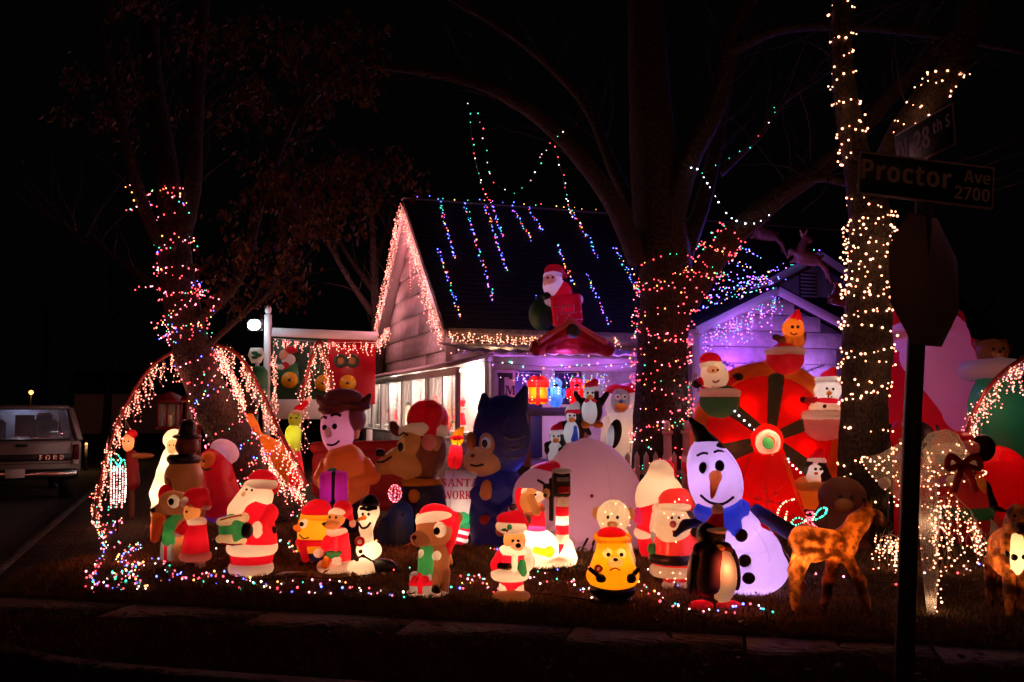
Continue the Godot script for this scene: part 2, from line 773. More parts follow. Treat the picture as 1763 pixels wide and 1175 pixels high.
func _ready() -> void:
	rng.seed = 2412
	# ----- camera, sky, light, exposure -----
	var cam := Camera3D.new()
	cam.name = "camera"
	cam.position = Vector3(0, 1.6, 0)
	cam.rotation = Vector3(atan(114.5 / 1600.0), deg_to_rad(-19.0), 0)
	cam.fov = rad_to_deg(2.0 * atan(587.5 / 1600.0))
	cam.far = 600.0
	add_child(cam)
	cam.current = true
	var env := Environment.new()
	env.background_mode = Environment.BG_SKY
	var sky := Sky.new()
	var psky := ProceduralSkyMaterial.new()
	psky.sky_top_color = Color(0.010, 0.008, 0.012)
	psky.sky_horizon_color = Color(0.012, 0.008, 0.008)
	psky.ground_bottom_color = Color(0.008, 0.005, 0.005)
	psky.ground_horizon_color = Color(0.012, 0.008, 0.008)
	sky.sky_material = psky
	env.sky = sky
	env.tonemap_mode = Environment.TONE_MAPPER_LINEAR
	env.tonemap_exposure = 1.0
	env.sdfgi_enabled = true
	env.ssao_enabled = true
	env.ssil_enabled = true
	var we := WorldEnvironment.new()
	we.name = "world_environment"
	we.environment = env
	add_child(we)
	var moon := DirectionalLight3D.new()
	moon.name = "street_glow"
	moon.light_color = Color(1.0, 0.55, 0.4)
	moon.light_energy = 0.013
	moon.light_angular_distance = 12.0
	moon.rotation = Vector3(deg_to_rad(-13), deg_to_rad(-14), 0)
	moon.shadow_enabled = true
	add_child(moon)
	materials()
	ball_mesh = round_mesh(12, 6)
	bulb_mesh = round_mesh(6, 3)
	grounds()
	house()
	far_things()
	trees()
	street_things()
	garden_things()
	figures()
	finish_figures()
	copies()
	strings()

func materials() -> void:
	for row in [
		["white", Color(0.8, 0.77, 0.73), 0.38, 0.9], ["cream", Color(0.75, 0.62, 0.45), 0.38, 0.8], ["red", Color(0.47, 0.006, 0.022), 0.38, 0.75], ["dark_red", Color(0.22, 0.008, 0.01), 0.6, 0.4],
		["skin", Color(0.72, 0.42, 0.25), 0.38, 0.7], ["green", Color(0.02, 0.15, 0.05), 0.5, 0.3], ["wheel_red", Color(0.46, 0.006, 0.005), 0.5, 0.85], ["seam", Color(0.7, 0.62, 0.7), 0.7, 0.9], ["yellow", Color(0.8, 0.42, 0.015), 0.38, 0.9], ["brown", Color(0.13, 0.045, 0.02), 0.38, 0.3],
		["tan", Color(0.45, 0.22, 0.08), 0.38, 0.5], ["orange", Color(0.7, 0.22, 0.03), 0.38, 0.75], ["black", Color(0.012, 0.011, 0.012), 0.45, 0.0], ["grey", Color(0.2, 0.22, 0.25), 0.5, 0.5],
		["navy", Color(0.012, 0.013, 0.07), 0.55, 0.08], ["teal", Color(0.01, 0.035, 0.06), 0.55, 0.08], ["blue", Color(0.03, 0.08, 0.5), 0.5, 0.5], ["magenta", Color(0.55, 0.03, 0.22), 0.5, 0.7],
		["pink", Color(0.75, 0.3, 0.3), 0.5, 0.6], ["lime", Color(0.35, 0.5, 0.05), 0.5, 0.5], ["dark_green", Color(0.012, 0.05, 0.022), 0.6, 0.15], ["hat_brown", Color(0.16, 0.05, 0.025), 0.6, 0.1],
	]:
		paint(row[0], row[1], row[2], row[3])
	var puff := noise_map(0.016, 5, true, 7.0)
	for k in ["red", "white", "dark_red", "navy", "dark_green", "tan", "brown", "teal", "orange", "pink", "green", "skin", "hat_brown"]:   # blown-up nylon: soft wrinkles
		var m: StandardMaterial3D = M[k].duplicate()
		m.normal_enabled = true
		m.normal_texture = puff
		m.normal_scale = 1.0
		m.uv1_triplanar = true
		m.uv1_scale = Vector3.ONE * 1.3
		m.resource_name = "nylon_" + k
		M["nylon_" + k] = m
	paint("nylon_purple", Color(0.3, 0.1, 0.55), 0.6, 0.5)
	paint("crystal", Color(0.55, 0.5, 0.42), 0.12, 0.7)
	paint("crystal_red", Color(0.5, 0.03, 0.03), 0.15, 0.7)
	paint("crystal_blue", Color(0.05, 0.15, 0.4), 0.15, 0.6)
	var clear := paint("clear_shell", Color(0.75, 0.66, 0.55), 0.3)
	clear.transparency = BaseMaterial3D.TRANSPARENCY_ALPHA
	clear.albedo_color.a = 0.32
	M.crystal.normal_enabled = true
	M.crystal.normal_texture = noise_map(0.09, 11, true, 12.0)
	M.crystal.uv1_triplanar = true
	M.crystal.uv1_scale = Vector3.ONE * 3.0
	clear.normal_enabled = true
	clear.normal_texture = M.crystal.normal_texture
	clear.uv1_triplanar = true
	clear.uv1_scale = Vector3.ONE * 3.0
	for row in [["red", Color(1, 0.05, 0.07), 8.0], ["pink", Color(1, 0.24, 0.34), 6.0], ["amber", Color(1, 0.36, 0.07), 6.5], ["green", Color(0.03, 0.7, 0.4), 4.0], ["blue", Color(0.08, 0.12, 1), 9.0], ["white", Color(1, 0.75, 0.65), 6.0],
			["warm", Color(1, 0.35, 0.185), 6.5], ["rose", Color(1, 0.17, 0.15), 7.0], ["peach", Color(1, 0.32, 0.2), 6.0], ["purple", Color(0.36, 0.08, 1), 9.0], ["cool", Color(0.72, 0.8, 1), 8.0]]:
		glow("glow_" + row[0], row[1], row[2])
	glow("floodlight_face", Color(0.8, 0.88, 1), 30.0)
	glow("tube_light", Color(1, 0.86, 0.78), 12.0)
	paint("wire", Color(0.01, 0.03, 0.015), 0.6)
	paint("pale_wire", Color(0.55, 0.5, 0.42), 0.5)
	paint("metal", Color(0.12, 0.12, 0.12), 0.4).metallic = 0.8
	paint("pole_red", Color(0.2, 0.02, 0.015), 0.5)
	paint("white_paint", Color(0.62, 0.58, 0.56), 0.7)
	paint("trim", Color(0.66, 0.62, 0.6), 0.6)
	paint("tinsel", Color(0.8, 0.8, 0.82), 0.25).metallic = 0.9
	mottled("siding", Color(0.5, 0.46, 0.45), Color(0.66, 0.62, 0.6), 0.02, 0.6, 0.75, 2.0)
	mottled("siding_old", Color(0.34, 0.3, 0.29), Color(0.6, 0.56, 0.54), 0.03, 0.9, 0.8, 3.0)
	mottled("roofing", Color(0.008, 0.008, 0.009), Color(0.022, 0.02, 0.02), 0.08, 1.2, 0.75, 8.0)
	mottled("roof_edge", Color(0.16, 0.13, 0.1), Color(0.3, 0.25, 0.2), 0.05, 0.8)
	mottled("asphalt", Color(0.018, 0.017, 0.017), Color(0.045, 0.042, 0.04), 0.12, 0.7, 0.92, 8.0)
	mottled("concrete", Color(0.028, 0.025, 0.022), Color(0.065, 0.056, 0.05), 0.05, 0.5, 0.9, 5.0)
	mottled("soil", Color(0.04, 0.027, 0.014), Color(0.1, 0.065, 0.03), 0.06, 0.8, 0.95, 9.0)
	mottled("bark", Color(0.02, 0.014, 0.011), Color(0.068, 0.048, 0.036), 0.05, 1.6, 0.95, 14.0)
	M.bark.uv1_scale = Vector3(2.4, 0.7, 2.4)
	mottled("grass", Color(0.11, 0.075, 0.03), Color(0.27, 0.17, 0.07), 0.05, 0.5, 0.9)
	mottled("fur", Color(0.03, 0.009, 0.003), Color(0.55, 0.22, 0.06), 0.03, 3.2, 0.6)
	M.fur.uv1_world_triplanar = false
	M.fur.uv1_scale = Vector3.ONE * 1.1
	M.fur.backlight_enabled = true
	M.fur.backlight = Color(0.75, 0.62, 0.5)
	mottled("leaf", Color(0.06, 0.04, 0.014), Color(0.22, 0.115, 0.035), 0.05, 2.0, 0.7)
	M.leaf.backlight_enabled = true
	M.leaf.backlight = Color(0.5, 0.35, 0.2)
	mottled("cloth_print", Color(0.05, 0.16, 0.4), Color(0.4, 0.3, 0.3), 0.12, 3.0)
	mottled("plaid", Color(0.01, 0.02, 0.02), Color(0.16, 0.012, 0.02), 0.1, 6.0)
	var pane := paint("pane", Color(1, 1, 1), 0.05)
	pane.transparency = BaseMaterial3D.TRANSPARENCY_ALPHA
	pane.albedo_color.a = 0.06
	var dusty := paint("dusty_pane", Color(0.4, 0.42, 0.5), 0.1)
	dusty.transparency = BaseMaterial3D.TRANSPARENCY_ALPHA
	dusty.albedo_color.a = 0.25
	paint("car_paint", Color(0.24, 0.2, 0.18), 0.35)
	M.car_paint.clearcoat_enabled = true
	M.car_paint.clearcoat = 0.6
	paint("chrome", Color(0.6, 0.58, 0.55), 0.2).metallic = 1.0
	paint("rubber", Color(0.015, 0.015, 0.015), 0.85)
	paint("tail_lens", Color(0.18, 0.01, 0.01), 0.25)
	paint("car_black", Color(0.012, 0.012, 0.014), 0.4)
	paint("lining", Color(0.5, 0.52, 0.62), 0.8)
	paint("sign_green", Color(0.008, 0.035, 0.025), 0.5)
	paint("sign_white", Color(0.85, 0.8, 0.74), 0.5)
	paint("sign_dim", Color(0.3, 0.28, 0.26), 0.6)
	paint("sign_back", Color(0.5, 0.44, 0.4), 0.6)
	paint("post_metal", Color(0.06, 0.055, 0.05), 0.6)

# ----- ground, street, kerb -----
func grounds() -> void:
	var st := new_st()
	quad(st, Vector3(-400, -0.16, -400), Vector3(400, -0.16, -400), Vector3(400, -0.16, 400), Vector3(-400, -0.16, 400))
	st.generate_normals()
	struct("street", st.commit(), M.asphalt)
	var t := Vector2(0.85, 0.527)
	var n := Vector2(-0.527, 0.85)
	var p := Vector2(2.155, -6.675)
	var edge := func(out: float, from: float, to: float, steps: int) -> Array:
		var a := []
		for i in steps + 1:
			a.append(p + n * out + t * lerpf(from, to, float(i) / steps))
		return a
	# rounded corner where the side kerb meets the front kerb
	var round_corner := func(side_x: float, out: float, r: float) -> Array:
		var q := p + n * out
		var corner := q + t * ((side_x - q.x) / t.x)
		var a := corner + Vector2(0, -1) * r
		var b2 := corner + t * r
		var res := []
		for i in 9:
			var k := i / 8.0
			res.append(a.lerp(corner, k).lerp(corner.lerp(b2, k), k))
		return res
	var outline := PackedVector2Array([Vector2(-1.7, -90)])
	outline.append_array(PackedVector2Array(round_corner.call(-1.7, 1.6, 1.9)))
	outline.append_array(PackedVector2Array([p + n * 1.6 + t * 40.0, Vector2(60, -90)]))
	struct("lawn", prism(outline, -0.3, 0.0), M.soil)
	# kerb stones round the corner
	var line := [Vector2(-1.78, -90)]
	line.append_array(round_corner.call(-1.78, 1.68, 1.95))
	line.append(p + n * 1.68 + t * 40.0)
	var ks := new_st()
	for i in line.size() - 1:
		var a: Vector2 = line[i]
		var b2: Vector2 = line[i + 1]
		var d := (b2 - a).normalized()
		var o := Vector2(d.y, -d.x) * 0.08
		for s in [[-1.0, 1.0, 0.012, 0.012], [1.0, 1.0, 0.012, -0.3], [-1.0, -1.0, -0.3, 0.012]]:
			quad(ks, Vector3(a.x + o.x * s[0], s[2], a.y + o.y * s[0]), Vector3(b2.x + o.x * s[0], s[2], b2.y + o.y * s[0]), Vector3(b2.x + o.x * s[1], s[3], b2.y + o.y * s[1]), Vector3(a.x + o.x * s[1], s[3], a.y + o.y * s[1]))
	ks.generate_normals()
	struct("kerb", ks.commit(), M.concrete)
	# pavement slabs between lawn and verge, each its own piece
	var walk := Node3D.new()
	walk.name = "pavement"
	add_child(walk)
	walk.set_meta("kind", "structure")
	for i in 16:
		var a := -5.4 + i * 1.2
		var o := PackedVector2Array([p + n * 0.02 + t * (a + 0.012), p + n * 0.02 + t * (a + 1.188), p + n * 0.52 + t * (a + 1.188), p + n * 0.52 + t * (a + 0.012)])
		obj("slab", prism(o, -0.1, 0.016), M.concrete, walk)
	# dry winter turf
	var blade := new_st()
	for k in 5:
		var a := TAU * k / 5.0
		var d := Vector3(cos(a), 0, sin(a))
		var s := Vector3(-sin(a), 0, cos(a)) * 0.004
		var root := d * 0.012
		var tip := d * (0.03 + 0.006 * k) + Vector3(0, 0.03 + 0.007 * ((k * 2) % 5), 0)
		for v in [root - s, tip, root + s]:
			blade.add_vertex(v)
	blade.generate_normals()
	var spots := []
	while spots.size() < 70000:
		var along_ := rng.randf_range(-5.0, 7.5)
		var back := pow(rng.randf(), 1.6) * 7.0 - 0.0
		var q := p + t * along_ - n * back
		if q.x > -1.55:
			spots.append(q)
	for i in 9000:
		spots.append(p + t * rng.randf_range(-5.0, 7.0) + n * rng.randf_range(0.54, 1.55))
	var mm := MultiMesh.new()
	mm.transform_format = MultiMesh.TRANSFORM_3D
	mm.mesh = blade.commit()
	mm.instance_count = spots.size()
	for i in spots.size():
		var q: Vector2 = spots[i]
		mm.set_instance_transform(i, Transform3D(Basis(Vector3.UP, rng.randf() * TAU).scaled(Vector3.ONE * rng.randf_range(0.6, 1.35)), Vector3(q.x, -0.002, q.y)))
	var g := stuff("turf", mm, M.grass)
	var lm := MultiMesh.new()
	lm.transform_format = MultiMesh.TRANSFORM_3D
	lm.mesh = leaf_mesh()
	lm.instance_count = 700
	for i in 700:
		var q := p + t * rng.randf_range(-4.5, 7.0) - n * (rng.randf() * 5.5 - 1.4)
		lm.set_instance_transform(i, Transform3D(Basis.from_euler(Vector3(-1.4 + rng.randf_range(-0.4, 0.4), rng.randf() * TAU, 0)).scaled(Vector3.ONE * rng.randf_range(0.5, 0.95)), Vector3(q.x, 0.035, q.y)))
	var litter := stuff("leaf_litter", lm, M.leaf)
	tag(litter, "fallen brown leaves scattered over the grass", "leaves")
	tag(g, "dry brown winter grass of the corner lot", "grass")

# ----- the house -----
func gable_board(parent: Node3D, y0: float, y1: float, z0: float, z1: float, m: Material) -> void:
	var half := func(y: float) -> float: return (5.73 - y) / 0.876
	var a0 := maxf(z0, -18.5 - half.call(y0))
	var b0 := minf(z1, -18.5 + half.call(y0))
	var a1 := maxf(z0, -18.5 - half.call(y1))
	var b1 := minf(z1, -18.5 + half.call(y1))
	if b0 - a0 < 0.03:
		return
	if b1 < a1:
		a1 = (a1 + b1) * 0.5
		b1 = a1
	var st := new_st()
	var f := [Vector3(4.268, y0, a0), Vector3(4.268, y0, b0), Vector3(4.292, y1, b1), Vector3(4.292, y1, a1)]
	var r := [Vector3(4.298, y0, a0), Vector3(4.298, y0, b0), Vector3(4.298, y1, b1), Vector3(4.298, y1, a1)]
	quad(st, f[0], f[3], f[2], f[1])
	quad(st, f[0], f[1], r[1], r[0])
	quad(st, f[1], f[2], r[2], r[1])
	quad(st, f[3], f[0], r[0], r[3])
	quad(st, f[2], f[3], r[3], r[2])
	st.generate_normals()
	obj("siding_board", st.commit(), m, parent)

func slab(called: String, a: Vector3, b: Vector3, along_: Vector3, thick: float, m: Material, parent: Node3D) -> MeshInstance3D:
	# a roof slope from edge a to edge b (its fall), reaching by the vector along_
	var fall := b - a
	var up := fall.cross(along_).normalized()
	if up.y < 0:
		up = -up
	var st := new_st()
	add_box(st, Transform3D(Basis(along_.normalized(), up, along_.normalized().cross(up)), (a + b + along_) * 0.5 - up * thick * 0.5), Vector3(along_.length(), thick, fall.length()), 0.01)
	st.generate_normals()
	return obj(called, st.commit(), m, parent)

func house() -> void:
	var h := thing("house", "white clapboard house with steep lit gable, glazed side annex and dark roof strung with lights", "house", "", Vector3.ZERO)
	# gable end facing the side street
	obj("wall", plate(PackedVector2Array([Vector2(-3.06, 0), Vector2(-3.06, 3.0), Vector2(0, 5.68), Vector2(3.06, 3.0), Vector2(3.06, 0)]), 0.16), M.siding, h).transform = Transform3D(Basis(Vector3.UP, PI / 2), Vector3(4.38, 0, -18.5))
	var y := 2.2
	var row := 0
	while y < 5.7:
		var joint: float = -18.5 + [0.9, -1.2, 0.3, 1.6, -0.6, 0.5, -0.2, 0.1, 0.0][row % 9]
		var old: bool = row < 2
		gable_board(h, y, minf(y + 0.43, 5.72), -22.0, joint - 0.004, M.siding_old if old else M.siding)
		gable_board(h, y, minf(y + 0.43, 5.72), joint + 0.004, -15.0, M.siding_old if old or row == 3 else M.siding)
		y += 0.43
		row += 1
	beam("corner_board", Vector3(4.26, 0.2, -15.42), Vector3(4.26, 3.0, -15.42), 0.05, 0.12, M.trim, h)
	# the long front wall and the far one
	obj("wall", box(Vector3(11.7, 3.0, 0.15), Vector3(10.31, 1.5, -15.52), Basis(), 0.004), M.siding, h)
	obj("wall", box(Vector3(11.7, 3.0, 0.15), Vector3(10.31, 1.5, -21.48), Basis(), 0.004), M.siding, h)
	# roof
	slab("roof", Vector3(4.0, 5.86, -18.5), Vector3(4.0, 2.96, -15.12), Vector3(12.4, 0, 0), 0.1, M.roofing, h)
	slab("roof", Vector3(4.0, 5.86, -18.5), Vector3(4.0, 2.96, -21.88), Vector3(12.4, 0, 0), 0.1, M.roofing, h)
	for i in 30:
		var u0 := (i + 0.5) / 30.0
		obj("shingle_course", box(Vector3(12.4, 0.016, 0.162), Vector3(10.2, lerpf(5.86, 2.96, u0) + 0.012, lerpf(-18.5, -15.12, u0)), Basis(Vector3.RIGHT, atan(2.9 / 3.38) - 0.07), 0.003), M.roofing, h)
	slab("soffit", Vector3(4.02, 5.74, -18.5), Vector3(4.02, 2.85, -21.86), Vector3(0.27, 0, 0), 0.015, M.trim, h)
	slab("soffit", Vector3(4.02, 5.74, -18.5), Vector3(4.02, 2.85, -15.14), Vector3(0.27, 0, 0), 0.015, M.trim, h)
	beam("ridge_cap", Vector3(3.98, 5.87, -18.5), Vector3(16.4, 5.87, -18.5), 0.16, 0.035, M.roof_edge, h)
	beam("rake_board", Vector3(4.02, 5.70, -18.52), Vector3(4.02, 2.78, -15.13), 0.03, 0.2, M.trim, h)
	beam("rake_board", Vector3(4.02, 5.70, -18.48), Vector3(4.02, 2.78, -21.87), 0.03, 0.2, M.trim, h)
	beam("fascia", Vector3(4.05, 2.86, -15.1), Vector3(16.4, 2.86, -15.1), 0.03, 0.17, M.roof_edge, h)
	obj("frieze", box(Vector3(11.9, 0.2, 0.04), Vector3(10.3, 2.62, -15.42)), M.roof_edge, h)
	# glazed annex along the gable end
	obj("annex_wall", box(Vector3(0.08, 1.1, 8.1), Vector3(3.8, 0.55, -17.55), Basis(), 0.004), M.siding_old, h)
	slab("annex_roof", Vector3(4.28, 2.42, -13.3), Vector3(3.55, 2.24, -13.3), Vector3(0, 0, -8.5), 0.05, M.trim, h)
	obj("annex_header", box(Vector3(0.06, 0.12, 8.1), Vector3(3.79, 2.15, -17.55)), M.trim, h)
	obj("annex_sill", box(Vector3(0.12, 0.05, 8.1), Vector3(3.78, 1.12, -17.55)), M.trim, h)
	obj("annex_wall", box(Vector3(0.5, 2.3, 0.06), Vector3(4.03, 1.15, -21.57), Basis(), 0.004), M.siding, h)
	for z in [-13.5, -14.28, -15.22, -15.42, -16.5, -17.35, -18.5, -19.4, -20.4, -21.5]:
		obj("mullion", box(Vector3(0.07, 1.0, 0.16 if z == -15.22 else 0.07), Vector3(3.785, 1.62, z)), M.trim, h)
	for pr in [[-13.54, -14.24], [-14.32, -15.13], [-15.46, -16.46], [-16.54, -17.31], [-17.39, -18.46], [-18.54, -19.36], [-19.44, -20.36], [-20.44, -21.46]]:
		obj("window_pane", box(Vector3(0.006, 0.96, absf(pr[0] - pr[1]) + 0.06), Vector3(3.8, 1.62, (pr[0] + pr[1]) * 0.5), Basis(), 0.001), M.pane, h)
	obj("window_pane", box(Vector3(0.24, 1.0, 0.006), Vector3(3.93, 1.65, -13.48), Basis(), 0.001), M.pane, h)
	obj("annex_wall", box(Vector3(0.3, 1.1, 0.07), Vector3(3.94, 0.55, -13.5), Basis(), 0.004), M.siding_old, h)
	obj("annex_shelf", box(Vector3(0.36, 0.04, 7.9), Vector3(4.06, 1.2, -17.6)), M.white_paint, h)
	for z in [-14.0, -15.9, -18.2, -20.4]:
		obj("tube_light", tube([Vector3(4.1, 2.2, z - 0.5), Vector3(4.1, 2.2, z + 0.5)], [0.018, 0.018], 8), M.tube_light, h)
		bulb_light(h, Vector3(3.98, 2.12, z), Color(1, 0.76, 0.64), 1.7, 0.12)
	obj("annex_inner_wall", box(Vector3(0.06, 2.5, 1.92), Vector3(4.24, 1.25, -14.46), Basis(), 0.004), M.white_paint, h)
	# front porch
	obj("porch_floor", box(Vector3(2.8, 0.7, 2.0), Vector3(5.42, 0.35, -14.42)), M.concrete, h)
	obj("porch_wall", box(Vector3(2.7, 2.0, 0.03), Vector3(5.45, 1.65, -15.42)), M.white_paint, h)
	for x in [4.33, 6.74]:
		obj("porch_post", box(Vector3(0.11, 1.7, 0.11), Vector3(x, 1.45, -13.46)), M.trim, h)
	obj("porch_beam", box(Vector3(2.5, 0.2, 0.09), Vector3(5.55, 2.27, -13.42)), M.trim, h)
	var cor := new_st()
	for i in 44:
		var x0 := 3.92 + i * 0.068
		var w0 := 0.02 * sin(i * 1.5708)
		var w1 := 0.02 * sin((i + 1) * 1.5708)
		quad(cor, Vector3(x0, 2.72 + w0, -15.4), Vector3(x0 + 0.068, 2.72 + w1, -15.4), Vector3(x0 + 0.068, 2.43 + w1, -13.18), Vector3(x0, 2.43 + w0, -13.18))
		quad(cor, Vector3(x0, 2.70 + w0, -15.4), Vector3(x0, 2.41 + w0, -13.18), Vector3(x0 + 0.068, 2.41 + w1, -13.18), Vector3(x0 + 0.068, 2.70 + w1, -15.4))
		quad(cor, Vector3(x0, 2.41 + w0, -13.18), Vector3(x0, 2.43 + w0, -13.18), Vector3(x0 + 0.068, 2.43 + w1, -13.18), Vector3(x0 + 0.068, 2.41 + w1, -13.18))
	cor.generate_normals()
	obj("porch_roof", cor.commit(), M.white_paint, h)
	var door := obj("door", box(Vector3(0.5, 1.75, 0.05), Vector3(5.6, 1.6, -15.38)), M.navy, h)
	obj("door_handle", ball_mesh, M.chrome, door).transform = Transform3D(Basis().scaled(Vector3.ONE * 0.03), Vector3(5.42, 1.55, -15.33))
	var win := obj("window", box(Vector3(0.62, 0.75, 0.04), Vector3(6.35, 1.98, -15.385)), M.trim, h)
	obj("window_glass", box(Vector3(0.52, 0.65, 0.01), Vector3(6.35, 1.98, -15.36), Basis(), 0.002), M.navy, win)
	bulb_light(h, Vector3(5.0, 2.05, -14.3), Color(0.5, 0.12, 1), 1.5, 0.05)
	bulb_light(h, Vector3(6.3, 1.2, -14.4), Color(1, 0.5, 0.38), 0.35, 0.05)
	# lettered banner hung on the porch wall: one tall letter with two small ones at its foot
	var flag := thing("banner", "square lilac banner with a black block monogram hung on the porch wall", "banner", "", Vector3(4.679, 1.953, -14.147), 0.0)
	obj("cloth", box(Vector3(0.5, 0.56, 0.012), Vector3.ZERO), M.white_paint, flag)
	obj("lettering", plate(PackedVector2Array([Vector2(-0.18, 0.2), Vector2(0.2, 0.2), Vector2(0.2, 0.1), Vector2(0.14, 0.1), Vector2(0.14, 0.13), Vector2(0.06, 0.13), Vector2(0.06, -0.18), Vector2(0.1, -0.18), Vector2(0.1, -0.22), Vector2(-0.08, -0.22), Vector2(-0.08, -0.18), Vector2(-0.04, -0.18), Vector2(-0.04, 0.13), Vector2(-0.12, 0.13), Vector2(-0.12, 0.1), Vector2(-0.18, 0.1)]), 0.006), M.black, flag).position = Vector3(0, 0, 0.011)
	letters("A", 0.15, M.black, flag, Vector3(-0.15, -0.08, 0.011), Basis(), "Droid Serif")
	letters("M", 0.15, M.black, flag, Vector3(0.16, -0.08, 0.011), Basis(), "Droid Serif")
	# the garage wing: a low gable in front of a higher one
	obj("garage_wall", plate(PackedVector2Array([Vector2(-1.5, 0), Vector2(-1.5, 3.02), Vector2(0, 3.7), Vector2(1.75, 2.95), Vector2(1.75, 0)]), 0.12), M.siding, h).position = Vector3(9.97, 0, -14.62)
	for i in 7:
		var yy := 1.55 + i * 0.3
		var w := 1.5 if yy < 2.7 else (3.66 - yy) * 1.9
		if w > 0.1:
			obj("siding_board", box(Vector3(w * 2.0, 0.285, 0.018), Vector3(9.97, yy + 0.1, -14.545), Basis(Vector3.RIGHT, 0.03), 0.003), M.siding, h)
	slab("garage_roof", Vector3(9.97, 3.83, -14.2), Vector3(8.3, 3.05, -14.2), Vector3(0, 0, -2.2), 0.08, M.roofing, h)
	slab("garage_roof", Vector3(9.97, 3.83, -14.2), Vector3(11.9, 3.03, -14.2), Vector3(0, 0, -2.2), 0.08, M.roofing, h)
	beam("garage_rake_board", Vector3(9.97, 3.70, -14.19), Vector3(8.3, 2.93, -14.19), 0.03, 0.16, M.trim, h)
	beam("garage_rake_board", Vector3(9.97, 3.70, -14.185), Vector3(11.9, 2.91, -14.185), 0.03, 0.16, M.trim, h)
	obj("wing_wall", plate(PackedVector2Array([Vector2(-3.0, 0), Vector2(-3.0, 3.2), Vector2(0, 4.7), Vector2(3.0, 3.2), Vector2(3.0, 0)]), 0.12), M.siding, h).position = Vector3(12.2, 0, -16.26)
	slab("wing_roof", Vector3(12.2, 4.86, -15.9), Vector3(9.0, 3.24, -15.9), Vector3(0, 0, -3.0), 0.08, M.roofing, h)
	slab("wing_roof", Vector3(12.2, 4.86, -15.9), Vector3(15.4, 3.24, -15.9), Vector3(0, 0, -3.0), 0.08, M.roofing, h)
	beam("wing_rake_board", Vector3(12.2, 4.74, -15.89), Vector3(9.0, 3.12, -15.89), 0.03, 0.16, M.trim, h)
	beam("wing_rake_board", Vector3(12.2, 4.74, -15.885), Vector3(15.4, 3.12, -15.885), 0.03, 0.16, M.trim, h)
	var vent := obj("vent", box(Vector3(0.42, 0.62, 0.03), Vector3(12.1, 4.1, -16.18)), M.black, h)
	for i in 8:
		obj("slat", box(Vector3(0.4, 0.05, 0.012), Vector3(12.1, 3.83 + i * 0.075, -16.15), Basis(Vector3.RIGHT, -0.6), 0.002), M.trim, vent)
	obj("garage_post", box(Vector3(0.16, 2.9, 0.16), Vector3(8.42, 1.45, -14.3)), M.trim, h)
	bulb_light(h, Vector3(9.1, 2.15, -14.15), Color(0.4, 0.07, 1), 1.0, 0.05)
	bulb_light(h, Vector3(10.9, 2.2, -14.0), Color(0.55, 0.2, 1), 0.6, 0.05)
	# side door bay lit violet behind the big inflatables
	obj("bay_wall", box(Vector3(1.6, 1.9, 0.1), Vector3(11.977, 1.322, -12.798), Basis(), 0.004), M.white_paint, h)
	bulb_light(h, Vector3(11.464, 1.714, -12.234), Color(0.5, 0.2, 1), 0.35, 0.05)

func far_things() -> void:
	var shed := thing("far_house", "small pale house far down the side street", "house", "", Vector3(-3.743, 0, -64.698))
	obj("wall", box(Vector3(6, 2.6, 5), Vector3(0, 1.3, 0)), M.siding_old, shed)
	slab("roof", Vector3(-3.3, 3.9, 0), Vector3(-3.3, 2.55, 2.8), Vector3(6.6, 0, 0), 0.1, M.roofing, shed)
	slab("roof", Vector3(-3.3, 3.9, 0), Vector3(-3.3, 2.55, -2.8), Vector3(6.6, 0, 0), 0.1, M.roofing, shed)
	for s in [[53, 676, 70.0, "glow_amber", "amber street lamp glowing far off above the white truck", 0.16], [148, 765, 26.0, "glow_amber", "tiny porch lamp low in the dark between truck and light arch", 0.035]]:
		var at: Vector3 = [Vector3(-11.434, 2.733, -77.971), Vector3(-2.745, 0.584, -28.443)][0 if s[0] == 53 else 1]
		var l := thing("street_lamp" if s[0] == 53 else "path_lamp", s[4], "lamp", "", Vector3(at.x, 0, at.z))
		obj("post", tube([Vector3(0, -0.2, 0), Vector3(0, at.y, 0)], [0.05, 0.035], 6), M.post_metal, l)
		var o := obj("lamp_bulb", ball_mesh, M[s[3]], l)
		o.position = Vector3(0, at.y, 0)
		o.scale = Vector3.ONE * s[5]
		bulb_light(l, Vector3(0, at.y, 0), Color(1, 0.5, 0.15), 0.6, 0.05)
	# dark bare trees behind the roofs
	for row in [[640, 22.0, 6.5, "slim bare tree between the train board and the gable"], [180, 42.0, 9.0, "far bare tree behind the white truck"], [1640, 27.0, 7.5, "bare tree behind the giant inflatables"], [70, 60.0, 10.0, "farthest bare tree down the side street"]]:
		var base: Vector3 = {640: Vector3(3.999, 0, -21.613), 180: Vector3(-3.672, 0, -45.998), 1640: Vector3(20.965, 0, -21.548), 70: Vector3(-9.104, 0, -66.544)}[row[0]]
		var tr := thing("bare_tree", row[3], "tree", "bare trees beyond the house", base)
		var hgt: float = row[2]
		var tops := []
		tops.append(branch(tr, "trunk", [base, base + Vector3(0.1, hgt * 0.4, 0), base + Vector3(-0.1, hgt, 0.1)], [0.2, 0.15, 0.04]))
		for i in 5:
			var a := TAU * i / 5.0 + hgt
			var q := base + Vector3(0, hgt * (0.4 + 0.09 * i), 0)
			tops.append(branch(tr, "branch", [q, q + Vector3(cos(a) * 0.8, 0.9, sin(a) * 0.8), q + Vector3(cos(a) * 1.7, 2.2, sin(a) * 1.7)], [0.09, 0.05, 0.015]))
		twigs(tr, tops, 60, 1.0, 0.012)

